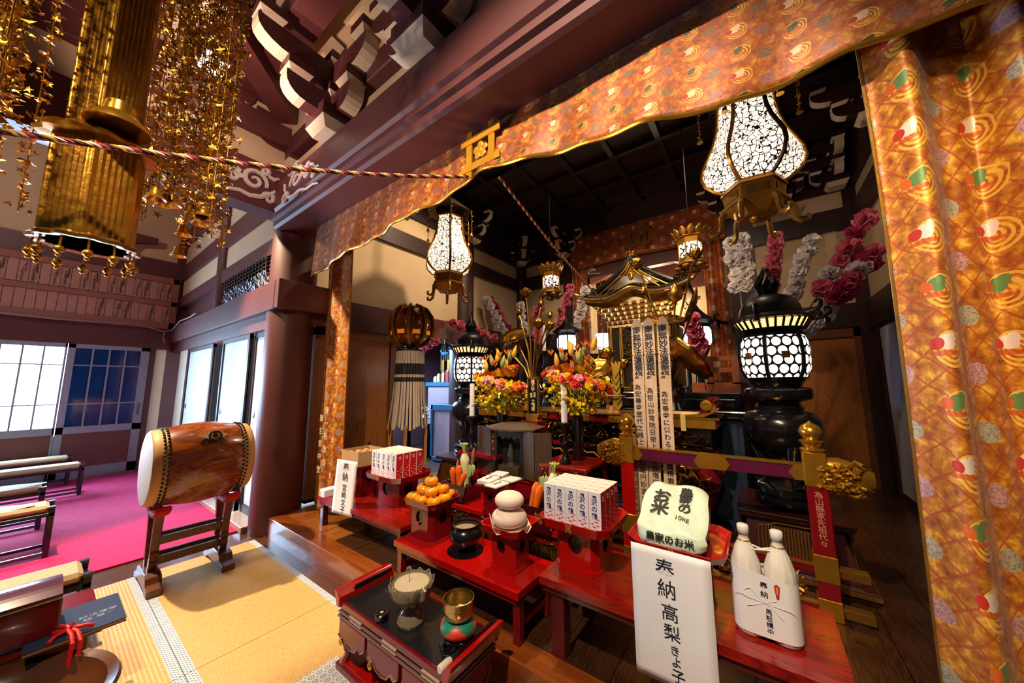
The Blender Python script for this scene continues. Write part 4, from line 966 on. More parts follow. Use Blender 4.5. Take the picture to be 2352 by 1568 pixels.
# bell, cushion, stand
HX = [(.098*cos(pi/6+k*pi/3), .098*sin(pi/6+k*pi/3)) for k in range(6)]; HX2 = [(x*.75, y*.75) for x, y in HX]
t = thing('bell_stand', 'hexagonal black stand under the patchwork cushion', 'stand', (-1.32, 1.35, .385))
m = MB(); m.prism(HX, 0, .012, top=HX).prism(HX2, .012, .045).prism([(x*1.1, y*1.1) for x, y in HX2], .045, .058); m.build('stand', BLACK, t, bevel=.002)
for k in range(6):
    a = k*pi/3; MB().ball((.066*cos(a), .066*sin(a), .028), (.006, .022, .014), 10, 6, T(0, 0, 0)).build('cutout_shade', M('opening_shade_black', '#040404', .8), t, smooth=True)  # solid near-black lobes painted as the shade of openings
t = thing('bell_cushion', 'red and green patchwork bell cushion', 'cushion', (-1.32, 1.35, .444))
PATCH = NT('cushion_patchwork'); v = PATCH.coord(); x, y, z = PATCH.xyz(v); ang = y.op('ARCTAN2', x)
dd = ((ang*(4/(2*pi))+.1).fract()-.5).abs()*2.0; zz = (z*(1/.074)-.38).abs()*1.75
PATCH.set(Base_Color=PATCH.mix((dd+zz).lt(1.0), lin('#157a5c'), PATCH.mix(PATCH.noise(v, 120, 2), lin('#e8502c'), lin('#cc2a18'))), Roughness=.45)
MB().lathe([(.0, 0), (.055, .002), (.078, .012), (.09, .032), (.088, .05), (.07, .066), (.045, .074), (0, .070)], 48, fn=lambda a_, r, z_: 1+.03*abs(cos(2*a_))).build('cushion', PATCH.m, t, smooth=2)
BRASS = NT('hammered_brass'); v = BRASS.coord(); BRASS.set(Base_Color=lin('#cdb27c'), Metallic=1.0, Roughness=.24); BRASS.bump(BRASS.voro(v, 160), .25, .002); BRASS = BRASS.m
tag(MB().lathe([(0, .004), (.045, .0), (.066, .01), (.075, .03), (.079, .055), (.077, .086), (.079, .093), (.075, .094), (.073, .085), (.074, .055), (.065, .02), (0, .012)], 48).build('bell_bowl', BRASS, loc=(-1.32, 1.35, .517), smooth=True), 'hammered brass bell bowl on the patchwork cushion', 'bell')
t = thing('bell_mallet', 'bell mallet with white padded head at the desk corner', 'mallet', (-1.265, 1.25, .387), 0)
MB().tube([(0, -.075, .018), (0, -.07, .018), (0, -.02, .018), (0, -.004, .018)], [.014, .019, .019, .014], 14).build('head', M('white_leather', '#e8dccb', .6), t, smooth=True)
MB().tube([(0, -.006, .016), (.0, .05, .016), (.005, .09, .014)], [.016, .013, .008], 10).build('grip', M('navy_wrap', '#12162a', .6), t, smooth=True); MB().tube([(.005, .09, .014), (.02, .2, .012)], .006, 8).build('handle', DARKW, t, smooth=True)

# ------------------------------------------------------------ taiko drum
DZ = .985
t = thing('taiko_drum', 'large barrel drum of polished zelkova wood', 'drum', (-4.3, .93, .60))
KEY = NT('zelkova'); v = KEY.coord('Object', (2.6, 1.0, 2.6)); a = KEY.noise(v, 1.5, 3, .5, 1.4); b = ((a*8.0).fract()-.5).abs()*2.0
fine = KEY.noise(KEY.coord('Object', (40, 3, 40)), 5, 2)
KEY.set(Base_Color=KEY.mix(fine*.3, KEY.ramp(b, (0, '#6e3212'), (.35, '#8c4418'), (.8, '#a85a26'), (1, '#964c1c')), lin('#5a260c')), Roughness=.22, Coat_Weight=.6, Coat_Roughness=.08); KEY = KEY.m
RX = Matrix.Rotation(-pi/2, 4, 'X')       # lathe axis Z -> +Y
prf = [(.305+.055*cos(pi*(k/20-.5)), -.31+.62*k/20) for k in range(21)]
MB().lathe(prf, 64, Matrix.Translation((0, 0, .385)) @ RX).build('barrel', KEY, t, smooth=True)
SKIN = M('drum_skin', '#d8a968', .5, c2='#c99654', scale=5); SKINW = M('drum_head', '#dfe0e6', .55, c2='#d2d2da', scale=3)
for s in (-1, 1):
    Tm = Matrix.Translation((0, 0, .385)) @ Matrix.Rotation(-s*pi/2, 4, 'X')
    MB().lathe([(.322, .235), (.316, .30), (.312, .335), (.30, .347)], 64, Tm, cap=False).build('skin_band', SKIN, t, smooth=True)
    MB().lathe([(.30, .347), (.29, .349), (0, .349)], 64, Tm).build('drum_head', SKINW, t, smooth=True)
    tk = MB()
    for row in range(2):
        for k in range(56):
            a = 2*pi*(k+.5*row)/56; R_ = .3255-.004*row; tk.ball(tuple(Tm @ Vector((R_*cos(a), R_*sin(a), .252+.026*row))), .0105, 7, 5)
    o = tk.build('tacks', BLACK, t, smooth=True); o['kind'] = 'stuff'
# ring mount on the camera-facing upper side
Rm = Matrix.Translation((0, 0, .385)) @ Matrix.Rotation(RD(48), 4, 'Y') @ Matrix.Translation((0, .03, .374))
MB().prism([(-.0, -.115), (.03, -.045), (.05, -.03), (.06, 0), (.05, .03), (.03, .045), (0, .1), (-.03, .045), (-.05, .03), (-.06, 0), (-.05, -.03), (-.03, -.045)], -.006, .003, Rm).build('mount_plate', M('pewter', '#a09480', .4, .4), t, bevel=.001)
MB().lathe([(.04, .003), (.036, .008), (0, .009)], 24, Rm).build('mount_rosette', GOLDS, t, smooth=True); MB().lathe([(.014, .0), (.016, .03), (.008, .045), (0, .046)], 14, Rm).build('mount_knob', BLACK, t, smooth=True)
MB().torus(.042, .008, 28, 8, Rm @ T(.02, 0, .022, ry=.35)).build('ring', BLACK, t, smooth=True)
# stand
STW = WOOD('stand_wood', '#5a2c14', '#7d421e', '#42200e', 'Z', .9, rough=.35, coat=.2)
t = thing('drum_stand', 'carved wooden stand carrying the barrel drum', 'drum stand', (-4.36, .93, 0)); REDC = M('red_felt', '#c8120e', .8, c2='#b80e0a')
for sy in (-1, 1):
    yy = sy*.235
    MB().prism([(-.30, 0), (-.30, .05), (-.22, .07), (-.19, .12), (-.14, .135), (.14, .135), (.19, .12), (.22, .07), (.30, .05), (.30, 0), (.2, 0), (.17, .025), (-.17, .025), (-.2, 0)], -.05, .05, Matrix.Translation((0, yy, 0)) @ UPR).build('foot', STW, t, bevel=.006)
    for sx in (-1, 1):
        pts = [(.09, .13), (.12, .2), (.105, .22), (.125, .27), (.11, .3), (.13, .42), (.15, .5), (.175, .60), (.12, .60), (.09, .47), (.075, .3), (.05, .13)]
        MB().prism([(sx*a, b) for a, b in pts], -.028, .028, Matrix.Translation((0, yy, 0)) @ UPR).build('post', STW, t, bevel=.004)
    MB().prism([(-.22, .64), (-.16, .60), (-.08, .575), (.08, .575), (.16, .60), (.22, .64), (.215, .69), (.15, .635), (.07, .61), (-.07, .61), (-.15, .635), (-.215, .69)], -.05, .05, Matrix.Translation((.06, yy, 0)) @ UPR).build('felt_cradle', REDC, t, bevel=.01)
for z in (.36, .20):
    MB().box(.05, .085, -.235, .235, z-.032, z+.032).build('crossbar', STW, t, bevel=.004); MB().box(-.085, -.05, -.235, .235, z-.032, z+.032).build('crossbar', STW, t, bevel=.004)

# ------------------------------------------------------------ benches
CUSH = M('bench_cushion', '#cbb58e', .85, c2='#b39a6f', scale=30, bump=.3, bscale=150); FRM = M('bench_frame', '#12131a', .3, coat=.3); FRMT = M('bench_rail_metal', '#5f6470', .25, .7)
def bench(lab, x, y1, L, h=.5, wd=.34):
    t = thing('bench', lab, 'bench', (x-wd/2, y1, 0), 0, 'benches on the red carpet')
    MB().box(-wd/2+.015, wd/2-.015, -L, -.035, h-.07, h).build('cushion', CUSH, t, bevel=.025)
    MB().box(-wd/2, wd/2, -L, 0, h-.105, h-.07).build('seat_frame', FRM, t, bevel=.004)
    for sx in (-1, 1):
        for yy in (-.02, -L+.04):
            MB().box(sx*(wd/2-.02)-.02, sx*(wd/2-.02)+.02, yy-.02, yy+.02, 0.004, h-.02).build('leg', FRM, t, bevel=.004)
        MB().box(sx*(wd/2-.02)-.014, sx*(wd/2-.02)+.014, -L, -.02, .03, .06).build('stretcher', FRMT, t, bevel=.003)
    for sx in (-1, 1): MB().box(sx*(wd/2-.02)-.022, sx*(wd/2-.02)+.022, -.042, .002, h-.03, h-.012).build('metal_cap', FRMT, t)
    MB().box(-wd/2+.02, wd/2-.02, -.035, -.008, .03, .06).build('stretcher', FRM, t)
    return t
bench('padded bench with white papers nearest the drum', -5.84, .2, 1.9)
bench('padded bench second from the drum, with a white paper', -7.05, .15, 1.9)
bench('long padded bench third from the drum', -8.75, .52, 2.6, .48)
bench('padded bench against the daylit sliding doors', -9.8, .43, 2.6, .48)
bench('short padded bench showing behind the red box', -3.80, .33, .7, .43)
def slip(lab, x, y, z, rz, s=1):
    o = MB().sheet(lambda u, v: ((u-.5)*.24*s*(1-.5*abs(v-.5)), (v-.5)*.5*s, .004+.012*sin(u*3+v*4)), 8, 12).build('white_paper', WHITE, loc=(x, y, z), rot=(0, 0, rz), smooth=2, solid=.002)
    tag(o, lab, 'paper')
slip('white paper on the bench second from the drum', -7.2, -.12, .502, .2); slip('upper white paper lying on the nearest bench', -6.0, -.12, .502, -.1, .8); slip('lower white paper lying on the nearest bench', -5.93, -.42, .504, .4, .7)

# ------------------------------------------------------------ sutra desk, red box, book and bowl at lower left
t = thing('sutra_desk', 'red lacquer sutra desk with gold trim at lower left', 'desk', (-3.3, -.32, 0))
MB().box(-.26, .26, -.9, .64, .36, .405).build('top', LACQ2, t, bevel=.006); MB().box(-.265, .265, -.905, .645, .345, .36).build('gold_edge', GOLDD, t)
MB().box(-.24, .24, -.88, .6, .25, .345).build('frieze', LACQ2, t)
for k in range(6):
    c = spiral(.0, 0, .035, .008, 1.3, k, 1 if k % 2 else -1, 14); MB().tube([(.246, -.75+k*.24+u, .297+v_) for u, v_ in c], .006, 6).build('gold_scroll', GOLDD, t, smooth=True)
for sx in (-1, 1):
    for yy in (-.84, .56): MB().box(sx*.22-.025, sx*.22+.025, yy-.025, yy+.025, 0, .25).build('leg', LACQ2, t, bevel=.004)
t = thing('red_box', 'red lacquer box with an arched purple lid on the desk', 'box', (-3.17, -.18, .425)); LID = M('plum_lid', '#5a2c4a', .18, c2='#4c2440', coat=.5)
MB().box(-.15, .15, -.6, .345, 0, .165).build('body', M('deep_red_lacquer', '#6e0508', .3, coat=.4), t, bevel=.004)
m = MB(); n = 12; pf = [(-.155, .165)]+[(-.155+.31*k/n, .19+.035*sin(pi*k/n)) for k in range(n+1)]+[(.155, .165)]
vs = [(a, y, z) for y in (-.605, .35) for a, z in pf]; q = len(pf); m.add(vs, [tuple(range(q)), tuple(range(2*q-1, q-1, -1))]+[(i, (i+1) % q, q+(i+1) % q, q+i) for i in range(q)])
m.build('lid', LID, t); m = MB(); m.tube([(.157, -.6, .17), (.157, .35, .17)], .006, 6).tube([(.153, .348, 0), (.153, .348, .165)], .005, 6); c = m.build('gold_edge', GOLDD, t); c['kind'] = 'stuff'
t = thing('sutra_book', 'navy bound sutra book with gilt edges beside the red box', 'book', (-3.1, .17, .405)); NVY = M('book_navy', '#07193a', .85, c2='#0c2a58', scale=12)
MB().box(-.185, .185, -.1, .225, .003, .017).build('pages', M('gilt_pages', '#b07d2a', .5, .3), t); MB().box(-.188, .188, -.1, .228, .017, .0205).build('cover', NVY, t, bevel=.001); MB().box(-.188, .188, -.1, .228, 0, .003).build('back_cover', NVY, t)
put('lettering', textmesh('妙法蓮華\n経 巻一', .035, M('book_print', '#8c94b0', .5), 0, 1.2), t, mtx=T(.03, .14, .021, rz=pi/2))
t = thing('brown_bowl', 'large glossy brown bowl below the navy book', 'bowl', (-2.62, -.06, .0))
BRN = M('brown_lacquer', '#5e361f', .22, c2='#4a2614', scale=3, coat=.5)
MB().lathe([(.0, .0), (.2, .0), (.3, .04), (.37, .16), (.405, .31), (.42, .345), (.41, .36), (.375, .35), (.355, .31), (.25, .25), (.0, .23)], 56).build('bowl', BRN, t, smooth=True)
MB().lathe([(.0, .225), (.19, .25), (.21, .275), (.13, .305), (0, .31)], 40).build('inner_boss', BRN, t, smooth=True)
t = thing('silk_tassel', 'knotted red silk cord hanging over the brown bowl', 'cord', (-2.98, .21, .41)); RC = M('red_silk', '#d30f16', .5, c2='#b80c12')
for P in ([(-.1, -.06, .03), (-.05, -.05, .05), (-.02, -.01, .035), (0, 0, .03)], [(-.1, -.08, .015), (-.04, -.05, .02), (0, 0, .028)], [(0, 0, .028), (.03, .05, .035), (.05, .07, .03), (.045, .04, .04), (.01, .01, .034)], [(0, 0, .03), (.03, -.05, .03), (.06, -.07, .02)],
          [(0, 0, .03), (.06, .02, .03), (.105, .03, 0), (.115, .03, -.08), (.13, .025, -.15)], [(0, -.01, .03), (.07, .0, .028), (.11, .005, 0), (.12, .0, -.08), (.135, .02, -.15)], [(.0, -.012, .012), (.012, .0, .045), (.0, .014, .012)], [(-.012, .0, .012), (.0, .004, .05), (.014, .0, .012)]):
    MB().tube(P, .009, 8).build('strand', RC, t, smooth=True)
MB().ball((.135, .02, -.165), (.012, .012, .02), 10, 8).build('tassel_head', M('tassel_dark', '#2a1210', .5), t, smooth=True)

# ------------------------------------------------------------ hanging gilt chandelier
t = thing('gilt_chandelier', 'gilt hexagonal temple chandelier dripping with ornament strands', 'chandelier', (-2.55, .06, 2.36))
AMB = M('gilt_panel', '#d29a34', .3, .75, c2='#8f5a14', scale=18, bump=.5, bscale=40)
def fluted(r0, z0, z1, name, k):
    MB().lathe([(r0*.98, z0), (r0, z0+.03), (r0, z1-.03), (r0*.98, z1)], 168, fn=lambda a, r, z: .9/cos((a+.2) % (pi/3)-pi/6)*(1+.016*cos(a*42))).build(name, AMB, t, smooth=True)
fluted(.155, 0, .48, 'lower_column', 0); fluted(.125, .52, 3.6, 'upper_column', 1)
MB().lathe([(.125, .47), (.19, .475), (.2, .49), (.17, .52), (.125, .54)], 72, fn=lambda a, r, z: 1+.05*cos(12*a)).build('flange', GOLD, t, smooth=True)
MB().lathe([(.13, -.015), (.165, -.02), (.17, -.005), (.15, .01)], 72, fn=lambda a, r, z: 1+.05*cos(12*a), cap=False).build('bottom_flange', GOLDD, t, smooth=True)
MB().tube([(0, 0, 3.6), (0, 0, 4.84)], .03, 8).build('hanger', GOLDD, t)
MB().lathe([(0, -.012), (.13, -.012)], 24).build('base_plate', M('pale_gilt', '#5a3018', .6), t)
for k in range(12):
    a = k*2*pi/12; m = MB().tube([(.15*cos(a), .15*sin(a), -.02), (.155*cos(a), .155*sin(a), -.07)], .004, 5).ball((.155*cos(a), .155*sin(a), -.085), .018, 8, 6).ball((.155*cos(a), .155*sin(a), -.11), .010, 8, 6); m.build('bottom_pendant', GOLD, t, smooth=True)
CHAIN = M('chain_gilt', '#a5701e', .34, 1, c2='#d9a648', scale=40)
def leaf(m, p, s, r_):
    A = Matrix.Translation(p) @ Matrix.Rotation(r_.random()*6.3, 4, 'Z') @ Matrix.Rotation(r_.random()*3.1, 4, 'X') @ Matrix.Rotation(r_.random()*3.1, 4, 'Y')
    k = r_.random()
    if k < .55:
        n = 5; vs = [(0, 0, s*.15)]; fs = []
        for i in range(2*n):
            a = pi*i/n; rr = s*(1 if i % 2 == 0 else .42); vs.append((rr*cos(a), rr*sin(a), -.0+.1*s*(i % 2)))
        fs = [(0, 1+i, 1+(i+1) % (2*n)) for i in range(2*n)]; m.add(vs, fs, A)
    else:
        m.add([(0, 0, s), (s*.55, 0, 0), (0, s*.2, -.0), (-s*.55, 0, 0), (0, 0, -s)], [(0, 1, 2), (0, 2, 3), (1, 4, 2), (2, 4, 3)], A)
def strand(x, y, z0, z1, seed, dens=95, spread=.03, bell=False):
    r_ = random.Random(seed); m = MB(); m.tube([(x, y, z1), (x, y, z0)], .003, 5)
    n = int((z1-z0)*dens)
    for i in range(n):
        z = z0+(z1-z0)*i/n; k = spread*(.6+.8*abs(sin(z*9+seed))); a = r_.random()*2*pi; q = k*r_.random()**.5
        leaf(m, (x+q*cos(a), y+q*sin(a), z), .011+.013*r_.random(), r_)
    o = m.build('ornament_strand', CHAIN, t); o['kind'] = 'stuff'
    if bell:
        MB().lathe([(.0, .06), (.012, .058), (.022, .045), (.024, .02), (.036, .0), (.04, -.006), (.032, -.004), (0, .02)], 20, T(x, y, z0-.05)).build('bell', GOLDS, t, smooth=True)
q = 0
ring = [(k*2*pi/22) for k in range(22)]
for k, a in enumerate(ring):
    if cos(a) > .45 and abs(sin(a)) < .8: continue
    R_ = .33+.07*(k % 3); x = R_*cos(a)*1.0; y = R_*sin(a)
    strand(x, y, .12+.28*((k*7) % 5)/5, 2.4, k, bell=(k % 2 == 0))
for k in range(10):
    a = .75+k*.2; strand(.26*cos(a), .26*sin(a), .30+.18*((k*3) % 4)/4, 2.3, 50+k, 110, .04, k % 3 == 0)
for k in range(9): strand(-.1+.05*k, .38+.04*sin(k*2), .15+.1*(k % 4), 2.5, 80+k, 95, .04, k in (2, 5))
for k in range(7): strand(-.05+.06*k, -.30-.05*sin(k*2), .2+.12*(k % 3), 2.5, 95+k, 95, .04, k in (1, 4))
MB().lathe([(.11, .60), (.10, .63), (.055, .67), (.05, .72), (.02, .74)], 30, T(.17, .03, -.06)).build('gilt_cup', GOLDS, t, smooth=True)
# ------------------------------------------------------------ plaited cord
def plait(P, r, pitch, name, lab):
    t = thing(name, lab, 'rope', P[0]); P0 = Vector(P[0]); seg = []
    for a, b in zip(P, P[1:]):
        a = Vector(a); b = Vector(b); L = (b-a).length; n = max(2, int(L/(pitch/8)))
        for i in range(n): seg.append(a.lerp(b, i/n))
    seg.append(Vector(P[-1])); colr = (('red', '#c81a14'), ('white', '#d8cfd0'), ('yellow', '#e0a016'), ('navy', '#1a1838'))
    d = (seg[-1]-seg[0]).normalized(); u = d.cross(Vector((0, 0, 1))).normalized(); w_ = d.cross(u)
    for q, (nm, c) in enumerate(colr):
        pts = []; s = 0
        for i, p in enumerate(seg):
            if i: s += (p-seg[i-1]).length
            a = s/pitch*2*pi+q*pi/2; pts.append(p-P0+u*(r*.55*cos(a))+w_*(r*.55*sin(a)))
        MB().tube(pts, r*.52, 6).build('%s_strand' % nm, M('cord_'+nm, c, .7), t, smooth=True)
def sag(a, b, n, s): return [tuple(Vector(a).lerp(Vector(b), i/n)-Vector((0, 0, s*4*(i/n)*(1-i/n)))) for i in range(n+1)]
plait(sag((-2.45, -.75, 2.56), (-1.64, 1.735, 3.235), 10, .09), .0125, .095, 'plaited_cord', 'four colour plaited cord crossing in front of the chandelier')
plait(sag((-1.455, 1.86, 3.225), (-2.0, 5.45, 3.05), 8, .06), .011, .085, 'plaited_cord', 'four colour plaited cord running down to the gilded shrine')
# ------------------------------------------------------------ carving helper
def carve(m, x0, x1, z0, z1, y, n, seed, s=.05, d=.05):
    r_ = random.Random(seed)
    for k in range(n):
        x = x0+(x1-x0)*r_.random(); z = z0+(z1-z0)*r_.random(); a = r_.random()*2*pi; q = s*(.5+r_.random())
        if r_.random() < .6:
            m.tube([(x+q*cos(a), y, z+q*.6*sin(a)), (x+q*.4*cos(a+.8), y-d, z+q*.4*sin(a+.8)), (x+q*cos(a+1.8), y-d*.3, z+q*.6*sin(a+1.8)), (x+q*.6*cos(a+3), y-d*.6, z+q*.5*sin(a+3))], [q*.10, q*.2, q*.16, q*.05], 6)
        else: m.ball((x, y-d*.4, z), (q*.3, d*.5, q*.22), 7, 5)
def carving(name, parent, mat, *a, **k):
    m = MB(); carve(m, *a, **k); o = m.build(name, mat, parent, smooth=True); o['kind'] = 'stuff'; return o
EMIT_W = M('lamp_white', '#ffffff', .6, emit=1.6, ecol='#fff3e2')
# ------------------------------------------------------------ stepped black altar platform
t = thing('altar_platform', 'stepped black and navy altar platform behind the carved desk', 'platform', (-1.72, 5.2, .2))
MB().box(-1.55, 1.55, -.85, 1.62, 0, 1.10).build('lower_step', BLUE, t); MB().box(-1.6, 1.6, -.9, 1.62, 1.10, 1.18).build('moulding', BLACK, t, bevel=.01)
MB().box(-1.5, 1.5, -.6, 1.62, 1.18, 1.30).build('upper_step', BLACK, t, bevel=.01); MB().box(-1.55, 1.55, -.5, 1.62, 1.30, 1.37).build('top', BLACK, t, bevel=.01)
for k in range(30): MB().box(-1.5+k*.102, -1.46+k*.102, -.875, -.85, .1, 1.05).build('rib', BLUE, t)
t = thing('navy_dais', 'low navy cloth covered dais in front of the altar platform', 'dais', (-1.1, 4.12, .2))
for k in range(3): MB().box(-.75, .6, -.02+.04*k, .17, .09*k, .09*k+.085).build('step', BLUE, t, bevel=.006)
# ------------------------------------------------------------ carved front desk
t = thing('carved_desk', 'long maroon altar desk with gilt carved frieze and curled ends', 'altar desk', (-1.70, 3.48, .2))
MB().box(-1.38, 1.38, 0, .58, 1.075, 1.16).build('top', LACQ2, t, bevel=.012); MB().box(-1.40, 1.40, -.015, .6, 1.16, 1.175).build('top_edge', GOLDD, t)
MB().box(-1.32, 1.32, .04, .1, .84, 1.075).build('frieze_board', BLACK, t); MB().box(-1.34, 1.34, .02, .56, .80, .845).build('lower_rail', LACQ2, t, bevel=.006)
carving('frieze_carving', t, M('dark_gilt', '#8a6420', .35, 1, c2='#3c2a10', scale=14), -1.3, 1.3, .86, 1.06, .04, 260, 3, .07, .05)
for sx in (-1, 1):
    pr = spiral(1.32, 1.29, .065, .02, .9, -pi/2, 1, 14); m = MB()
    prof2 = [(1.0, 1.175), (1.15, 1.178), (1.26, 1.19)]+[(a, b) for a, b in pr]
    for (a, b), (c, d_) in zip(prof2, prof2[1:]): m.add([(sx*a, 0, b), (sx*c, 0, d_), (sx*c, .56, d_), (sx*a, .56, b)], [(0, 1, 2, 3)])
    m.build('curled_end', LACQ2, t, solid=.02, smooth=True)
    MB().lathe([(.05, 0), (.045, .012), (.02, .016), (0, .012)], 20, T(sx*1.31, -.002, 1.285, rx=pi/2)).build('gilt_boss', GOLD, t, smooth=True)
    m = MB(); m.prism([(sx*.95, 1.176), (sx*1.28, 1.18), (sx*1.39, 1.24), (sx*1.37, 1.3), (sx*1.33, 1.22), (sx*1.2, 1.2)], -.012, .006, UPR); m.build('gilt_end_scroll', GOLD, t)
    MB().box(sx*1.15-.22, sx*1.15+.22, -.012, .0, 1.08, 1.158).build('gilt_plate', GOLD, t, bevel=.004)
    carving('corner_carving', t, GOLDD, sx*1.0-.2, sx*1.0+.24, .55, .84, .02, 60, 8+sx, .08, .06)
    for yy in (.08, .5): MB().tube([(sx*1.18, yy, .82), (sx*1.30, yy-.03, .62), (sx*1.22, yy, .35), (sx*1.1, yy+.01, .12), (sx*1.2, yy-.04, 0.02)], [.07, .075, .055, .045, .06], 10).build('leg', LACQ2, t, smooth=True)
    MB().tube([(sx*1.10, -.0, .80), (sx*1.22, -.035, .62), (sx*1.16, -.02, .35), (sx*1.06, .01, .12)], .012, 6).build('gilt_leg_edge', GOLDS, t, smooth=True)
for x in (-.75, -.42, .1, .52): MB().box(x-.11, x+.11, -.012, 0, 1.085, 1.155).build('gilt_plate', GOLD, t, bevel=.004)
MB().box(-1.25, 1.25, .08, .5, .0, .1).build('base', LACQ2, t, bevel=.01)
# gilt bracket scroll edges under the frieze
for k in range(6): MB().tube([(-1.1+k*.4+u, .0, .79+v_*.6) for u, v_ in [(0, 0), (.06, -.06), (.14, -.04), (.2, -.12), (.27, -.04), (.34, -.06), (.4, 0)]], .012, 6).build('gilt_scroll_edge', GOLDD, t, smooth=True)
# ------------------------------------------------------------ low second tier with striped gilt panels
t = thing('offering_tier', 'red lacquer tier behind the front tables with striped gilt panels', 'altar tier', (-1.9, 2.6, .2))
MB().box(-.86, .78, -.32, .36, .375, .42).build('top', LACQ, t, bevel=.006); MB().box(-.84, .76, -.29, .34, .30, .375).build('frieze', LACQ2, t)
MB().box(-.86, .78, -.31, .36, .0, .05).build('base', LACQ2, t, bevel=.006); MB().box(-.82, .74, -.25, .33, .05, .30).build('core', BLACK, t)
carving('frieze_carving', t, GOLDD, -.8, .7, .315, .365, -.29, 60, 5, .035, .02)
for x0 in (-.76, -.36, .04, .40):
    m = MB()
    for k in range(22): m.box(x0+.012*k+.001, x0+.012*k+.007, -.262, -.25, .075, .275)
    o = m.build('striped_panel', GOLDD, t); o['kind'] = 'stuff'
    MB().tube([(x0-.01, -.266, .07), (x0-.01, -.266, .25), (x0+.04, -.266, .285), (x0+.13, -.266, .275), (x0+.22, -.266, .285), (x0+.272, -.266, .25), (x0+.272, -.266, .07), (x0-.01, -.266, .07)], .005, 5).build('gilt_outline', GOLDS, t)
for x in (-.82, -.40, .0, .74): MB().box(x-.03, x+.03, -.3, -.24, .05, .30).build('post', LACQ2, t, bevel=.004)
t = thing('upper_tier', 'raised dark red tier carrying the small shrine', 'altar tier', (-2.0, 2.86, .62)); MB().box(-.5, .34, -.18, .2, 0, .17).build('block', LACQ2, t, bevel=.006); MB().box(-.52, .36, -.2, .22, .17, .185).build('top', LACQ, t, bevel=.004)
t = thing('candle_table', 'small red lacquer table under the right candlestick and vase', 'table', (-1.42, 2.86, .62))
MB().box(-.22, .24, -.22, .28, .34, .37).build('top', TABW, t, bevel=.004)
for sx in (-.19, .21):
    for sy in (-.19, .25): MB().box(sx-.02, sx+.02, sy-.02, sy+.02, 0, .34).build('leg', LACQ2, t)
MB().box(-.2, .22, -.2, -.185, .22, .34).build('apron', LACQ2, t); carving('gilt_carving', t, GOLDD, -.18, .2, .25, .33, -.2, 26, 15, .035, .02)
t = thing('vase_table', 'small dark table under the left candlestick and vase', 'table', (-2.42, 3.0, .2)); MB().box(-.22, .3, -.36, .22, .75, .79).build('top', LACQ2, t, bevel=.004)
for sx in (-.19, .27):
    for sy in (-.33, .19): MB().box(sx-.02, sx+.02, sy-.02, sy+.02, 0, .75).build('leg', DARKW, t)
# ------------------------------------------------------------ stands on the tier
sanbo('small maroon offering stand holding folded papers', -1.86, 2.33, .62, .27, .25, .17, .17, .235, .03, LACQ2)
ENV = M('envelope_paper', '#e6e0da', .7)
for k, (x, y, rz, lab) in enumerate(((-1.91, 2.36, .15, 'thicker folded white paper packet tied with black string, at left on the stand'), (-1.78, 2.33, -.05, 'thinner white paper envelope tied with black string, at right on the stand'))):
    t = thing('offering_envelope', lab, 'envelope', (x, y, .866), rz)
    h = .035 if k == 0 else .018
    MB().box(-.065, .065, -.17, .17, 0, h).build('paper', ENV, t, bevel=.006); m = MB(); m.box(-.0665, .0665, .0, .004, -.0005, h+.0008).box(-.0665, .0665, .008, .012, -.0005, h+.0008); c = m.build('string', INK, t); c['kind'] = 'stuff'
    vtext('御供養', .03, INK, t, T(.0, -.08, h+.0008), 0, 1.1); m = MB()
# vegetable boxes
CAR = M('carrot', '#ee7412', .45, c2='#dd5f08', scale=20, bump=.2); DAI = M('daikon', '#ece5c4', .5, c2='#ddd8a0'); LEAFG = M('pale_leaf', '#b9c46a', .6, c2='#8fa844'); BUR = M('burdock', '#8a5f38', .8); SWP = M('sweet_potato', '#a85a52', .7); CAB = M('cabbage', '#c6d49a', .5, c2='#9dbb74')
def veg_box(lab, x, y, z):
    t = thing('vegetable_box', lab, 'box', (x, y, z))
    for sx, a in ((-1, .0), (1, .0)): MB().prism([(sx*.11, 0), (sx*.12, 0), (sx*.165, .15), (sx*.155, .15)], -.12, .12, UPR).build('side', M('dark_red_box', '#3a0a0e', .3, coat=.4), t)
    for y_ in (-.12, .115): MB().prism([(-.12, 0), (.12, 0), (.165, .15), (-.165, .15)], 0, .008, Matrix.Translation((0, y_+.008, 0)) @ UPR).build('panel', MATS['dark_red_box'], t)
    MB().box(-.12, .12, -.12, .12, 0, .01).build('bottom', MATS['dark_red_box'], t); igeta_print(t, .03, -.1215, .08, .07)
def root(name, lab, cat, mat, base, top_, r0, r1, tuft=None, tl=.08):
    b = Vector(base); e = Vector(top_); t = thing(name, lab, cat, base); d = e-b
    n = 8; m = MB(); m.tube([d*(i/n) for i in range(n+1)], [max(.004, r0+(r1-r0)*min(1, (i/n)*1.15)) if i < n else r1*.55 for i in range(n+1)], 14); m.build('root', mat, t, smooth=True)
    if tuft:
        m = MB()
        for k in range(9):
            a = k*2.4; m.tube([d, d+d.normalized()*tl*.5+Vector((cos(a), sin(a), 0))*.012, d+d.normalized()*tl+Vector((cos(a), sin(a), 0))*.035], [.007, .006, .008], 5)
        o = m.build('leaf_stubs', tuft, t, smooth=True); o['kind'] = 'stuff'
VX, VY, VZ = -2.34, 2.42, .622
veg_box('dark red box of vegetables at left on the tier', VX, VY, VZ)
root('carrot', 'left carrot leaning in the left vegetable box', 'carrot', CAR, (VX-.05, VY-.06, VZ+.06), (VX-.03, VY-.10, VZ+.29), .014, .03); root('carrot', 'middle carrot standing tallest in the left vegetable box', 'carrot', CAR, (VX+.0, VY-.05, VZ+.06), (VX+.035, VY-.08, VZ+.31), .014, .031)
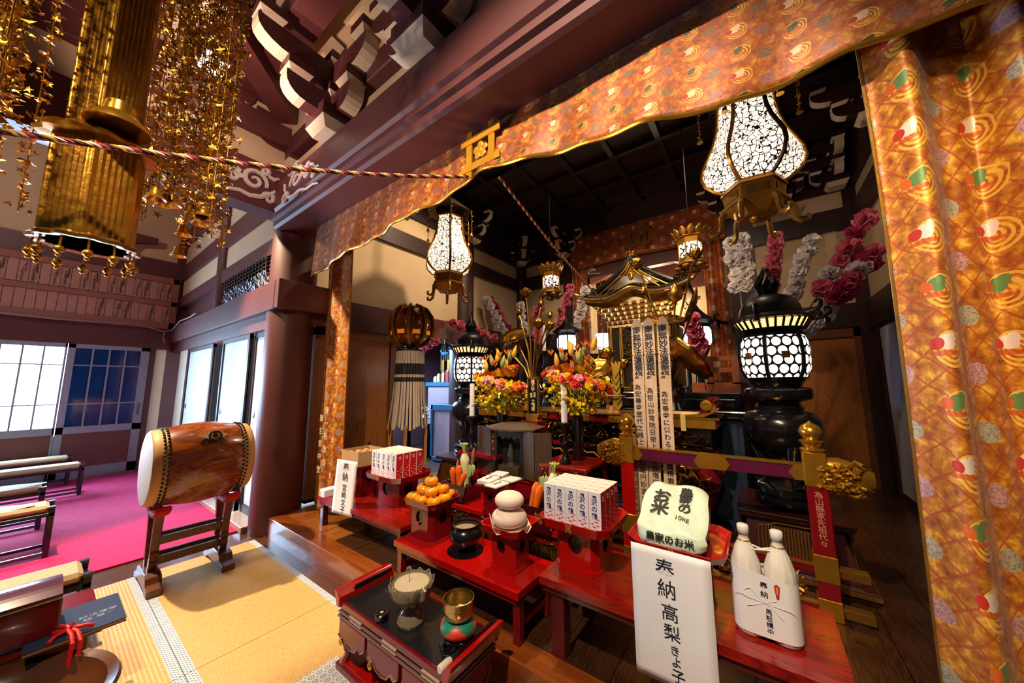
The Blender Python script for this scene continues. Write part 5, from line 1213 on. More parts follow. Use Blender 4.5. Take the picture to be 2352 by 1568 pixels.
root('carrot', 'slanting carrot at right in the left vegetable box', 'carrot', CAR, (VX+.02, VY-.1, VZ+.05), (VX+.11, VY-.08, VZ+.26), .014, .027, None); root('daikon', 'white radish with cut leaves in the left vegetable box', 'radish', DAI, (VX, VY+.05, VZ+.06), (VX+.005, VY+.02, VZ+.40), .03, .045, LEAFG, .1)
root('burdock', 'brown burdock stick in the left vegetable box', 'burdock', BUR, (VX+.06, VY+.03, VZ+.05), (VX+.10, VY+.05, VZ+.46), .014, .018); root('sweet_potato', 'reddish sweet potato at the left side of the vegetable box', 'sweet potato', SWP, (VX-.09, VY-.02, VZ+.06), (VX-.10, VY+.04, VZ+.33), .03, .012)
def greens(lab, x, y, z, s=1):
    t = thing('leafy_greens', lab, 'vegetable', (x, y, z))
    for k in range(7):
        a = k*.9; MB().sheet(lambda u, v: ((u-.5)*.07*s*sin(pi*(v*.7+.2))+.03*cos(a)*v, .02*sin(a)*(1+v)+.008*sin(u*9), .16*s*v), 4, 5).build('leaf', CAB, t, smooth=2)
greens('bunch of pale greens in the left vegetable box', VX+.12, VY-.02, VZ+.22, .6)
WX, WY = -1.42, 2.36
veg_box('dark red box of vegetables at right on the tier, behind the cartons', WX, WY, VZ)
root('carrot', 'left carrot in the right vegetable box', 'carrot', CAR, (WX-.08, WY-.08, VZ+.06), (WX-.015, WY-.06, VZ+.31), .014, .029); root('carrot', 'right carrot in the right vegetable box', 'carrot', CAR, (WX-.03, WY-.1, VZ+.05), (WX+.03, WY-.08, VZ+.30), .014, .029)
root('burdock', 'brown burdock stick in the right vegetable box', 'burdock', BUR, (WX+.05, WY+.03, VZ+.06), (WX+.06, WY+.05, VZ+.45), .02, .024); root('daikon', 'white radish in the right vegetable box', 'radish', DAI, (WX+.08, WY, VZ+.06), (WX+.1, WY+.0, VZ+.38), .03, .042, LEAFG, .08); greens('bunch of pale greens in the right vegetable box', WX+.0, WY+.02, VZ+.24, .6)
# small shrine cabinet
t = thing('small_shrine', 'small weathered black shrine with open double doors', 'shrine', (-2.0, 2.80, .806)); OLD = WOOD('old_wood', '#453220', '#5a442e', '#2e2014', 'Z', 1.2, rough=.6); OLDD = M('aged_black', '#17150f', .5)
MB().box(-.17, .17, -.02, .16, .02, .44).box(-.17, -.14, -.11, .16, .02, .44).box(.14, .17, -.11, .16, .02, .44).build('case', OLDD, t)
MB().box(-.13, .13, -.03, -.018, .04, .42).build('back_panel', M('shrine_back_black', '#0a0908', .7), t); MB().box(-.2, .2, -.15, .18, 0, .025).build('base', OLD, t, bevel=.004)  # near-black panel at the back of the case
m = MB(); H6 = [(-.29, -.1), (-.14, -.22), (.14, -.22), (.29, -.1), (.24, .2), (-.24, .2)]; m.prism(H6, .44, .455, top=H6); m.prism(H6, .455, .495, top=[(x*.45, y*.4) for x, y in H6]); m.build('roof', OLD, t)
MB().prism([(-.14, .42), (.14, .42), (.14, .36), (.1, .37), (.07, .34), (.03, .37), (0, .35), (-.03, .37), (-.07, .34), (-.1, .37), (-.14, .36)], 0, .015, Matrix.Translation((0, -.09, 0)) @ UPR).build('cusped_lintel', OLD, t)
for x, rz in ((-.2, 2.65), (.19, -.35)):
    d = MB().box(0, .16*(1 if rz < 1 else 1), -.008, .008, .02, .44).build('door_leaf', OLD, t, loc=(x, -.12, 0), rot=(0, 0, rz)); d2 = MB().box(0, .15, -.008, .008, .02, .44).build('door_leaf', OLD, t, loc=(x+(-.145 if x < 0 else .15), -.12+(.075 if x < 0 else -.05), 0), rot=(0, 0, rz+(.15 if x < 0 else .9)))
m = MB(); m.lathe([(.07, .03), (.075, .06), (.05, .08), (.06, .1), (.03, .13)], 16, T(0, -.06, 0)).lathe([(.03, .13), (.035, .2), (.022, .26), (.018, .28), (.02, .3), (0, .32)], 14, T(0, -.06, 0)); m.build('statue', M('dark_statue', '#3c3428', .5), t, smooth=True)
MB().box(-.12, .12, -.12, -.03, .025, .10).build('altar_step', OLD, t, bevel=.004)
# memorial tablet
t = thing('memorial_tablet', 'black memorial tablet with gold lettering and gilt frame', 'tablet', (-1.93, 3.05, 1.302)); GL = M('gold_letter', '#ecc878', .5, .1)
MB().box(-.055, .055, -.012, .012, .075, .44).build('tablet', M('tablet_navy', '#0c1420', .25), t); m = MB()
for x in (-.062, .062): m.box(x-.008, x+.008, -.018, .015, .06, .445)
m.box(-.07, .07, -.018, .015, .435, .455); c = m.build('gilt_frame', GOLDS, t); c['kind'] = 'stuff'
MB().prism([(-.08, 0), (.08, 0), (.06, .025), (.085, .05), (.085, .075), (-.085, .075), (-.085, .05), (-.06, .025)], -.05, .05, UPR).build('gilt_base', GOLD, t, bevel=.004)
vtext('檀方中', .048, GL, t, Matrix.Translation((0, -.0135, .365)) @ UPR, .02, .85); vtext('無縁', .03, GL, t, Matrix.Translation((-.02, -.0135, .262)) @ UPR, .02, .9); vtext('有縁', .03, GL, t, Matrix.Translation((.02, -.0135, .267)) @ UPR, .02, .9); vtext('之精霊', .048, GL, t, Matrix.Translation((0, -.0135, .155)) @ UPR, .02, .85)
MB().box(-.1, .1, -.1, .1, -.30, 0).build('plinth', LACQ2, t)
# candlesticks
def candlestick(lab, clab, x, y, z, zc, z1):
    t = thing('candlestick', lab, 'candlestick', (x, y, z)); h = zc-z
    MB().lathe([(.045, 0), (.048, .02), (.03, .05), (.018, .09), (.022, .13), (.03, .16), (.02, .2), (.014, h-.09), (.02, h-.06), (.05, h-.03), (.055, h-.008), (.05, h)], 20).build('stem', IRON, t, smooth=True)
    MB().tube([(.03*cos(a*.5), .03*sin(a*.5), .06+a*.011) for a in range(int((h-.18)/.011))], .012, 7).build('dragon_coil', IRON, t, smooth=True)
    c = thing('candle', clab, 'candle', (x, y, zc+.001)); MB().lathe([(.028, 0), (.026, z1-zc), (0, z1-zc+.002)], 20).build('wax', M('candle_wax', '#e6e2e4', .5), c, smooth=True); MB().tube([(0, 0, z1-zc), (0, 0, z1-zc+.012)], .002, 5).build('wick', INK, c)
candlestick('right black dragon candlestick on the red table', 'right thick white candle before the flowers', -1.42, 2.75, .992, 1.345, 1.685)
candlestick('left black dragon candlestick beside the small shrine', 'left thick white candle before the flowers', -2.5, 2.72, .992, 1.35, 1.69)
candlestick('tall black candlestick behind the left flowers', 'slim white electric candle on the tall black stick', -2.70, 4.60, 1.38, 2.2, 2.66)
# ------------------------------------------------------------ flower bouquets
def bloom(n_layers, r, ruff, seed):
    r_ = random.Random(seed); m = MB()
    for l in range(n_layers):
        rr = r*(1-.17*l); n = 18; vs = [(0, 0, l*r*.16)]
        for i in range(n):
            a = 2*pi*i/n+l*.4; q = rr*(1+ruff*(r_.random()-.5)); vs.append((q*cos(a), q*sin(a), l*r*.16+r*.28*(1 if l > 1 else .3)+ruff*r*.5*(r_.random()-.5)))
        m.add(vs, [(0, 1+i, 1+(i+1) % n) for i in range(n)])
    return m
FC = {'red': '#d2121e', 'pink': '#e8a0a8', 'orange': '#f07a10', 'yellow': '#f2c410', 'rose': '#c98a80', 'mauve': '#9a6a72', 'salmon': '#ee8e6a'}
BL = {k: [bloom(5, 1, .34, q+hash_).mesh('bloom', M('bloom_'+k, c, .6, c2=c, scale=3)) for q in range(2)] for hash_, (k, c) in enumerate(FC.items())}
PLUME = M('plume_gold', '#c98a14', .7, c2='#e0a820', scale=60, bump=.5); STEM = M('stem_green', '#3f6a1c', .6, c2='#2c4f14'); LEAF = M('leaf_green', '#3d6b20', .55, c2='#24480f'); YO = M('orchid_yellow', '#f4d40a', .5, c2='#e8b806')
def bouquet(lab, x, y, z, zv, right):
    t = thing('flower_vase', lab, 'flower arrangement', (x, y, z)); r_ = random.Random(4+right); hv = zv-z
    MB().lathe([(.05, 0), (.052, .01), (.05, hv-.05), (.058, hv-.005), (.05, hv), (.045, hv-.02), (0, hv-.03)], 24).build('vase', BLACK, t, smooth=True)
    m = MB()
    for k in range(46):
        a = r_.random()*6.28; q = r_.random()*.2; h = hv+.14+.25*r_.random(); m.tube([(.025*cos(a), .025*sin(a), hv-.02), (q*.4*cos(a), q*.4*sin(a), hv+.1), (q*cos(a), q*sin(a), h)], .0035, 4)
    o = m.build('stems', STEM, t); o['kind'] = 'stuff'
    m = MB()      # yellow orchid sprays in the lower half
    for k in range(520):
        a = r_.random()*6.28; q = .05+.26*r_.random()**.7; zz = hv+.02+.34*r_.random(); q *= .45+.55*min(1, (zz-hv)/.16)
        c = Vector((q*cos(a), q*sin(a), zz)); s = .015+.010*r_.random(); A = Matrix.Translation(c) @ Matrix.Rotation(r_.random()*6, 4, 'Z') @ Matrix.Rotation(r_.random()*2, 4, 'X')
        m.add([(0, 0, 0), (s, s*.3, .004), (s*.7, s, .002), (-s*.5, s*.9, .004), (-s, 0, 0), (-s*.2, -s, .005), (s*.5, -s*.8, .002)], [(0, i, i+1 if i < 6 else 1) for i in range(1, 7)], A)
    o = m.build('orchid_sprays', YO, t); o['kind'] = 'stuff'
    for k in range(34):   # leaves
        a = r_.random()*6.28; L = .12+.1*r_.random(); el = r_.random()*1.2-.3; zz = hv+.05+.3*r_.random(); q = .06+.12*r_.random()
        A = Matrix.Translation((q*cos(a), q*sin(a), zz)) @ Matrix.Rotation(a, 4, 'Z') @ Matrix.Rotation(-el, 4, 'Y')
        MB().sheet(lambda u, v: (L*v, (u-.5)*.045*sin(pi*min(1, v*.9+.08)), -.05*v*v), 2, 6, A).build('leaf', LEAF, t, smooth=2)
    cols = ['orange', 'red', 'pink', 'red', 'pink', 'orange', 'red', 'orange', 'rose', 'pink', 'orange', 'yellow', 'rose', 'red', 'yellow', 'salmon'] if not right else ['orange', 'pink', 'red', 'orange', 'pink', 'red', 'rose', 'mauve', 'orange', 'rose', 'red', 'mauve', 'yellow', 'orange', 'rose', 'pink']
    for k in range(78):
        el = .05+1.3*((k*.618) % 1); a = k*2.39996; R_ = .34; zz = hv+.25+.26*sin(el)+.06*(r_.random()-.5); q = R_*cos(el)**.7*(.75+.3*r_.random())
        s = .034+.022*r_.random(); c_ = r_.choice(('red', 'orange', 'pink', 'orange', 'red', 'yellow', 'pink') if el < .45 else ('orange', 'orange', 'yellow', 'red', 'salmon') if not right else ('orange', 'rose', 'mauve', 'yellow', 'pink', 'orange')); p = Vector((q*cos(a), q*sin(a)*.8, zz))
        o = put('bloom', BL[c_][k % 2], t); o.matrix_local = Matrix.Translation(p) @ Vector((p.x, p.y, .12)).to_track_quat('Z', 'Y').to_matrix().to_4x4() @ Matrix.Diagonal((s, s, s, 1))
    for k in range(9):   # celosia plumes
        a = k*.7+.3; q = .05+.17*((k*.37) % 1); h = hv+.52+.16*((k*.61) % 1)
        m = MB(); m.lathe([(0, 0), (.016, .01), (.026, .045), (.023, .08), (.012, .12), (0, .145)], 12, T(q*cos(a), q*sin(a)*.7, h-.06, .25*sin(a), .25*cos(a)), fn=lambda a_, r, z: 1+.2*sin(a_*6+z*160)); m.build('plume', (PLUME, M('bract_green', '#8f9a58', .6), PLUME)[k % 3], t, smooth=2)
    for k in range(12):  # spiky red orange heads
        a = k*1.9; q = .08+.2*((k*.43) % 1); h = hv+.45+.22*((k*.29) % 1)
        m = MB()
        for j in range(9): b = j*.7; m.tube([(0, 0, 0), (.03*cos(b), .03*sin(b), .035+.01*(j % 3))], [.004, .003], 4)
        o = m.build('spiky_flower', M('spiky_red', '#e0701a', .5), t, loc=(q*cos(a), q*sin(a)*.8, h)); o['kind'] = 'stuff'
bouquet('left vase of mixed orange, red and yellow flowers', -2.30, 2.98, .992, 1.36, 0)
bouquet('right vase of mixed orange, pink and yellow flowers', -1.40, 2.97, .992, 1.38, 1)
# light wood stands and gilt paper ornament on the desk
PALEW = WOOD('pale_cypress', '#b07a44', '#c48c52', '#9a6836', 'Z', 1.2, rough=.55)
sanbo('pale wooden offering stand left of the memorial tablet', -2.32, 3.62, 1.376, .26, .22, .15, .14, .22, .03, PALEW); sanbo('pale wooden offering stand right of the right flowers', -1.28, 3.62, 1.376, .2, .18, .13, .12, .18, .025, PALEW)
t = thing('gilt_paper_ornament', 'folded gold paper ornament standing beside the right flowers', 'ornament', (-1.215, 3.56, 1.376)); GP = M('gold_paper', '#d8b448', .35, .7, c2='#c49a30')
for k in range(6):
    s = .05-.004*k; z = .02+k*.07
    for sx in (-1, 1): MB().prism([(0, z), (sx*s, z+.06), (sx*s, z+.12), (0, z+.05)], -.002, .002, Matrix.Translation((0, -.004*k, 0)) @ UPR).build('fold', GP, t)
MB().prism([(-.03, .42), (.03, .42), (.055, .54), (.02, .51), (0, .55), (-.02, .51), (-.055, .54)], -.002, .002, UPR).build('top_fan', GP, t); MB().box(-.03, .03, -.03, .03, 0, .02).build('base', PALEW, t)
t = thing('folded_cloth', 'folded pale yellow cloth on the right end of the carved desk', 'cloth', (-.62, 3.6, 1.376)); MB().box(-.13, .15, -.09, .12, 0, .035).build('cloth', M('pale_yellow', '#d8b878', .7), t, bevel=.008); MB().box(.02, .06, -.16, -.09, -.12, .02).build('hanging_end', MATS['pale_yellow'], t)
# ------------------------------------------------------------ railing with gilt lion ends, memorial boards
PLUM = M('plum_lacquer', '#5c1238', .3, c2='#4c0d2e', coat=.4)
t = thing('altar_railing', 'plum lacquer railing with gilt posts and carved ends', 'railing', (-.35, 3.1, .2))
MB().box(-.56, .57, -.03, .03, .83, .925).build('top_rail', PLUM, t, bevel=.006); MB().box(-.56, .57, -.036, .034, .925, .937).build('gilt_edge', GOLDS, t)
for x0, x1 in ((-.57, -.53), (-.08, .10), (.50, .57)): MB().prism([(x0-.03, .875), (x0, .83), (x1, .83), (x1+.03, .875), (x1, .925), (x0, .925)], -.004, .004, Matrix.Translation((0, -.034, 0)) @ UPR).build('gilt_plate', GOLD, t)
for sx, x in ((-1, -.63), (1, .61)):
    MB().box(x-.055, x+.055, -.055, .055, 0, .80).build('post', LACQ2 if sx > 0 else LACQ, t, bevel=.005); MB().box(x-.06, x+.06, -.06, .06, .80, 1.02).build('gilt_post_top', GOLD, t, bevel=.005)
    MB().box(x-.058, x+.058, -.058, .058, .0, .12).build('gilt_post_foot', GOLD, t, bevel=.004); MB().box(x-.059, x+.059, -.059, .059, .22, .38).build('gilt_post_band', GOLD, t, bevel=.004)
    MB().lathe([(.06, 1.02), (.07, 1.035), (.045, 1.05), (.065, 1.075), (.07, 1.09), (.04, 1.10), (.06, 1.125), (.067, 1.155), (.05, 1.19), (.015, 1.21), (0, 1.225)], 24, T(x, 0, 0)).build('finial', GOLDS, t, smooth=True)
    carving('lion_head', t, GOLDS, min(x+sx*.03, x+sx*.21), max(x+sx*.03, x+sx*.21), .79, .96, -.03, 110, 30+sx, .04, .04)
    m = MB(); m.lathe([(.11, -.1), (.125, 0), (.09, .1), (.05, .16)], 14, T(x+sx*.12, 0, .87, ry=sx*pi/2, s=(1, .45, 1))); m.build('lion_core', GOLD, t, smooth=True)
for z in (.29, .06):
    MB().box(-.85, .80, -.03, .03, z-.03, z+.012).build('lower_rail', LACQ2, t); MB().box(-.86, .80, -.036, -.02, z+.006, z+.022).build('gilt_strip', GOLDS, t); MB().box(.68, .81, -.037, .034, z-.03, z+.02).build('gilt_tip', GOLDD, t)
vtext('為山縣家先祖代々', .045, M('post_print', '#c58a72', .5), t, Matrix.Translation((.61, -.0565, .60)) @ UPR, 0, .95)
carving('lower_frieze', t, GOLDD, -.5, .5, .09, .25, 0, 90, 44, .06, .03)
# memorial boards
BOARD = WOOD('board_wood', '#d2b498', '#dcc0a6', '#c8a88a', 'Z', .9, rough=.65, bump=.03)
texts = ('南無妙法蓮華経為宏善寺歴代之諸上人覚位増円妙道史志宏善寺', '南無妙法蓮華経為哲山妙常院日栄上人覚位増円妙道史志宏善', '南無妙法蓮華経為宏善寺に係わる発之諸精霊証果増菩提善')
for k, (x, lab) in enumerate(((-.88, 'leftmost tall wooden memorial board with brush writing'), (-.775, 'middle tall wooden memorial board with brush writing'), (-.655, 'rightmost tall wooden memorial board, set slightly apart'))):
    t = thing('memorial_board', lab, 'memorial board', (x-.02, 3.20, .42)); w_ = .049; H = 1.84
    pts = [(-w_, 0), (w_, 0), (w_, H-.33), (w_-.008, H-.32), (w_, H-.31), (w_, H-.04), (w_*.6, H), (0, H+.025), (-w_*.6, H), (-w_, H-.04), (-w_, H-.31), (-w_+.008, H-.32), (-w_, H-.33)]
    MB().prism([(a+b*.012, b) for a, b in pts], -.006, .006, UPR).build('board', BOARD, t)
    s = texts[k]; big = s[:7]; rest = s[7:]
    vtext(big, .075, INK, t, Matrix.Translation((.019, -.0075, H-.30)) @ Matrix.Rotation(-.012, 4, 'Y') @ UPR, .02, .92)
    vtext(rest, .056, INK, t, Matrix.Translation((.010, -.0075, H-1.22)) @ Matrix.Rotation(-.012, 4, 'Y') @ UPR, .01, 1.08)
    MB().box(-.06, .06, -.03, .03, -.22, 0).build('foot', DARKW, t)
# ------------------------------------------------------------ standing bronze lanterns
def lattice(name, s, strength, c='#fff6ea', warm=1):
    n = NT(name); v = n.coord(); x, y, z = n.xyz(v); ang = y.op('ARCTAN2', x)
    U = ang*(1/s[0]); V = z*(1/s[1]); par = V.floor().mod2(); fu = (U+par*.5).fract()-.5; fv = V.fract()-.5
    d = (fu.sq()*1.0+fv.sq()*.8).sqrt(); lobes = (fu.abs()+fv.abs())
    line = d.gt(.43)
    sq_ = None
    n.set(Base_Color=lin('#fff4e4'), Roughness=.6, Emission_Color=lin(c)); n.link((line*-1.0+1.0)*strength, n.p.inputs['Emission Strength'])
    n.link(n.mix(line, lin('#fff4e4'), lin('#1a140c')), n.p.inputs['Base Color']); return n.m
LAT = lattice('lantern_lattice', (.30, .078), 1.1)
SLAT = M('lamp_slat', '#ffd9a0', .6, emit=.9, ecol='#ffce86')
def flame(t, z, s):
    for k in range(9):
        a = k*2*pi/9; pts = [(.05*s*cos(a), .05*s*sin(a), z), (.085*s*cos(a+.3), .085*s*sin(a+.3), z+.06*s), (.06*s*cos(a+.7), .06*s*sin(a+.7), z+.14*s), (.035*s*cos(a+.6), .035*s*sin(a+.6), z+.19*s), (.02*s*cos(a+.2), .02*s*sin(a+.2), z+.25*s)]
        MB().tube(pts, [.022*s, .02*s, .013*s, .009*s, .002*s], 6).build('flame', IRON, t, smooth=True)
    MB().ball((0, 0, z+.06*s), (.05*s, .05*s, .07*s), 14, 8).build('jewel', IRON, t, smooth=True)
def standing_lantern(lab, x, y):
    t = thing('standing_lantern', lab, 'lantern', (x, y, .2)); g = -.2
    # flared stand
    m = MB(); sq = lambda a: [(-a, -a), (a, -a), (a, a), (-a, a)]
    m.prism(sq(.42), 0, .06, top=sq(.42)).prism(sq(.36), .06, .40, top=sq(.29)).prism(sq(.34), .40, .45, top=sq(.36)); m.build('stand', M('stand_maroon', '#3a1210', .35, coat=.3), t, bevel=.005)
    for k in range(4):
        A = Matrix.Rotation(k*pi/2, 4, 'Z'); q = MB()
        for j in range(20): q.box(-.2+j*.02, -.19+j*.02, -.352, -.33, .1, .36, A)
        o = q.build('striped_panel', GOLDD, t); o['kind'] = 'stuff'
        MB().tube([(-.23, -.358, .08), (-.22, -.33, .34), (-.1, -.325, .38), (.1, -.325, .38), (.22, -.33, .34), (.23, -.358, .08)], .006, 5, T=A).build('gilt_outline', GOLDD, t); MB().box(-.425, .425, -.43, -.42, .02, .045, A).build('gilt_strip', GOLDD, t)
    MB().lathe([(.22, .45), (.235, .47), (.235, .52), (.2, .54), (.225, .56), (.225, .60), (.15, .62)], 40).build('base_rings', BLACK, t, smooth=True)
    for k in range(3):
        a = k*2*pi/3+.9; MB().tube([(.19*cos(a), .19*sin(a), .60), (.15*cos(a), .15*sin(a), .64), (.13*cos(a), .13*sin(a), .74), (.17*cos(a), .17*sin(a), .90), (.20*cos(a), .2*sin(a), .98)], [.05, .03, .035, .06, .06], 12).build('leg', BLACK, t, smooth=True)
    MB().lathe([(.05, .84), (.16, .88), (.25, .98), (.285, 1.08), (.28, 1.16), (.24, 1.22), (.17, 1.245), (.175, 1.27), (.15, 1.30), (.16, 1.32), (.235, 1.345), (.245, 1.37), (.245, 1.42), (.23, 1.435), (.17, 1.45), (.19, 1.48), (.22, 1.53)], 48).build('body', BLACK, t, smooth=True)
    MB().lathe([(.215, 1.53), (.248, 1.60), (.258, 1.72), (.248, 1.84), (.225, 1.90)], 48, cap=False).build('lit_panel', LAT, t, smooth=True)
    for k in range(6):
        a = k*pi/3+.28; MB().tube([(r*cos(a), r*sin(a), z) for r, z in ((.218, 1.52), (.252, 1.60), (.262, 1.72), (.252, 1.84), (.228, 1.905))], .016, 8).build('upright', IRON, t, smooth=True)
        a2 = a+pi/6; A = Matrix.Rotation(a2, 4, 'Z'); MB().box(.258, .268, -.028, .028, 1.69, 1.746, A).build('crest_plate', GOLDD, t)
    MB().lathe([(.23, 1.89), (.24, 1.91), (.2, 1.94), (.24, 1.95), (.245, 1.96)], 40).build('collar', IRON, t, smooth=True)
    MB().lathe([(.235, 1.955), (.285, 2.035)], 48, cap=False).build('slat_glow', SLAT, t)
    for k in range(30):
        a = k*2*pi/30; MB().tube([(.239*cos(a), .239*sin(a), 1.95), (.292*cos(a), .292*sin(a), 2.04)], .010, 6).build('slat', IRON, t)
    MB().lathe([(.30, 2.03), (.345, 2.035), (.34, 2.05), (.29, 2.065), (.24, 2.09), (.225, 2.16), (.2, 2.22), (.14, 2.26), (.09, 2.275), (.07, 2.30), (.085, 2.32), (.06, 2.34)], 48, cap=False).build('roof', IRON, t, smooth=True)
    MB().lathe([(.0, 2.03), (.30, 2.03)], 30).build('soffit', IRON, t)
    for k in range(6):
        a = k*pi/3+.28; c = [(.33, 2.045), (.40, 2.06), (.44, 2.09), (.445, 2.13), (.415, 2.145), (.40, 2.12)]; MB().tube([(r*cos(a), r*sin(a), z) for r, z in c], [.02, .018, .016, .013, .011, .008], 7).build('eave_curl', IRON, t, smooth=True)
        MB().lathe([(.006, .0), (.02, -.01), (.022, -.045), (.03, -.06)], 10, T(.42*cos(a), .42*sin(a), 2.055)).build('wind_bell', IRON, t, smooth=True)
    flame(t, 2.32, .95)
    return t
standing_lantern('tall black bronze lantern glowing at right behind the railing', .13, 3.85)
standing_lantern('tall black bronze lantern glowing at left beside the flowers', -3.58, 3.85)
# ------------------------------------------------------------ hanging gourd lanterns
ARA = NT('arabesque_glow'); v = ARA.coord('Object', (1, 1, .8)); wv = ARA.node('ShaderNodeVectorMath', operation='ADD')
nn = ARA.node('ShaderNodeTexNoise'); nn.inputs['Scale'].default_value = 26; ARA.link(v, nn.inputs['Vector']); vm = ARA.node('ShaderNodeVectorMath', operation='SCALE'); vm.inputs['Scale'].default_value = .045; ARA.link(nn.outputs['Color'], vm.inputs[0]); ARA.link(v, wv.inputs[0]); ARA.link(vm.outputs[0], wv.inputs[1])
e1 = ARA.voro(wv.outputs[0], 27, 'DISTANCE_TO_EDGE'); ln = e1.lt(.068)
ARA.set(Base_Color=ARA.mix(ln, lin('#ffe9d0'), lin('#2a1c10')), Roughness=.6, Emission_Color=lin('#ffe6c8')); zz = ARA.xyz(v)[2]
ARA.link((ln*-1.0+1.0)*.95, ARA.p.inputs['Emission Strength']); ARA = ARA.m
BRZ = M('gilt_bronze', '#c8923a', .34, .7, c2='#a06e24', scale=8); BRZD = M('dark_bronze', '#3a2410', .4, .8)
def hexr(r, a0=0): return [(r*cos(a0+k*pi/3), r*sin(a0+k*pi/3)) for k in range(6)]
def hanging_lantern(lab, x, y, z, a0):
    t = thing('hanging_lantern', lab, 'lantern', (x, y, z), a0)
    PF = [(.20, .27), (.27, .31), (.33, .37), (.355, .44), (.345, .52), (.30, .62), (.25, .73), (.215, .85), (.20, .98), (.19, 1.12)]
    MB().lathe(PF, 6, cap=False).build('lit_shade', ARA, t)
    for k in range(6):
        a = k*pi/3; MB().tube([(r*1.012*cos(a), r*1.012*sin(a), zz_) for r, zz_ in PF], .016, 6).build('rib', BRZD if k == 5 else BRZ, t, smooth=True)
    m = MB()
    for zz_, r in ((.27, .205), (1.12, .195)):
        P = hexr(r); m.tube([(a, b, zz_) for a, b in P+P[:1]], .018, 6)
    c = m.build('gilt_hoop', BRZ, t); c['kind'] = 'stuff'
    m = MB(); m.prism(hexr(.235), .235, .265, top=hexr(.225)).prism(hexr(.21), .12, .235, top=hexr(.215)).prism(hexr(.24), .10, .125, top=hexr(.24)).prism(hexr(.13), .0, .10, top=hexr(.225)); m.build('skirt', BRZ, t, bevel=.004)
    for k in range(6):
        a = k*pi/3; c = [(.2, .11), (.235, .06), (.24, -.01), (.25, -.06), (.285, -.09), (.325, -.085), (.335, -.055), (.315, -.04)]
        MB().tube([(r*cos(a), r*sin(a), zz_) for r, zz_ in c], [.022, .024, .022, .02, .018, .017, .014, .010], 8).build('curled_foot', BRZ, t, smooth=True)
        b = a+pi/6; A = Matrix.Rotation(b, 4, 'Z'); MB().box(.182, .19, -.07, .07, .145, .21, A).build('skirt_panel', GOLDD, t)
    MB().ball((0, 0, .01), (.05, .05, .04), 12, 8).build('bottom_knob', GOLDS, t, smooth=True)
    m = MB(); m.prism(hexr(.215), 1.13, 1.2, top=hexr(.24)).prism(hexr(.34), 1.2, 1.235, top=hexr(.30)).prism(hexr(.30), 1.235, 1.42, top=hexr(.08)); m.build('canopy', BRZD, t, bevel=.004)
    MB().tube([(0, 0, 1.4), (0, 0, 2.495)], .014, 6).build('hanger', IRON, t)
    for k in range(6):
        a = k*pi/3; r_ = random.Random(k); m = MB(); X0, Y0 = .35*cos(a), .35*sin(a); m.tube([(X0, Y0, 1.2), (X0, Y0, .84)], .003, 4)
        for j in range(26): leaf(m, (X0+.03*(r_.random()-.5), Y0+.03*(r_.random()-.5), .86+.34*j/26), .014, r_)
        o = m.build('ornament_strand', GOLDD, t); o['kind'] = 'stuff'; MB().lathe([(.006, .03), (.016, .02), (.018, .0), (.026, -.015)], 12, T(X0, Y0, .82)).build('bell', GOLDS, t, smooth=True)
hanging_lantern('large gourd shaped hanging lantern at upper right', .09, 3.3, 3.02, .12)
hanging_lantern('gourd shaped hanging lantern at left, before the cream wall', -3.52, 3.3, 3.0, .35)
# ------------------------------------------------------------ small hanging lanterns with petal crowns
FLG = NT('floral_glow'); v = FLG.coord(); e = FLG.noise(v, 26, 1).gt(.47)
FLG.set(Base_Color=FLG.mix(e, lin('#20160a'), lin('#ffffff')), Roughness=.6, Emission_Color=lin('#f4f2ff')); FLG.link(e*1.3, FLG.p.inputs['Emission Strength']); FLG = FLG.m
def small_lantern(lab, x, y, z):
    t = thing('small_hanging_lantern', lab, 'lantern', (x, y, z), .25)
    MB().lathe([(.135, .14), (.14, .34)], 6, cap=False).build('lit_shade', FLG, t)
    m = MB(); m.prism(hexr(.15), .34, .42, top=hexr(.155)); m.build('pierced_band', GOLD, t); m = MB(); m.prism(hexr(.15), .10, .15, top=hexr(.145)).prism(hexr(.2), .05, .10, top=hexr(.15)); m.build('gilt_base', GOLDD, t, bevel=.004)
    MB().prism(hexr(.2), .42, .435, top=hexr(.19)).build('gilt_rim', GOLDS, t)
    for k in range(6):
        a = k*pi/3; MB().tube([(.142*cos(a), .142*sin(a), z_) for z_ in (.1, .42)], .01, 6).build('corner_post', GOLD, t)
        for q, b in ((0, a), (1, a+pi/6)):
            A = Matrix.Rotation(b, 4, 'Z') @ T(.17, 0, .43, ry=.45)
            MB().sheet(lambda u, v: (.01*sin(pi*u), (u-.5)*.11*sin(pi*min(1, v*.85+.12)), .13*v), 4, 6, A).build('crown_petal', GOLDD, t, smooth=2, solid=.004)
        MB().ball((.16*cos(a), .16*sin(a), .01), (.055, .055, .035), 10, 6).build('lotus_knob', GOLDD, t, smooth=True)
    MB().tube([(0, 0, .43), (0, 0, 2.28)], .006, 5).build('hanger', IRON, t); MB().ball((0, 0, -.03), (.08, .08, .04), 12, 6).build('bottom_knob', GOLDD, t, smooth=True)
small_lantern('small gilt hanging lantern with petal crown, left of the niche', -2.78, 5.0, 3.18); small_lantern('small gilt hanging lantern with petal crown, over the gilded shrine', -.61, 5.0, 3.22)
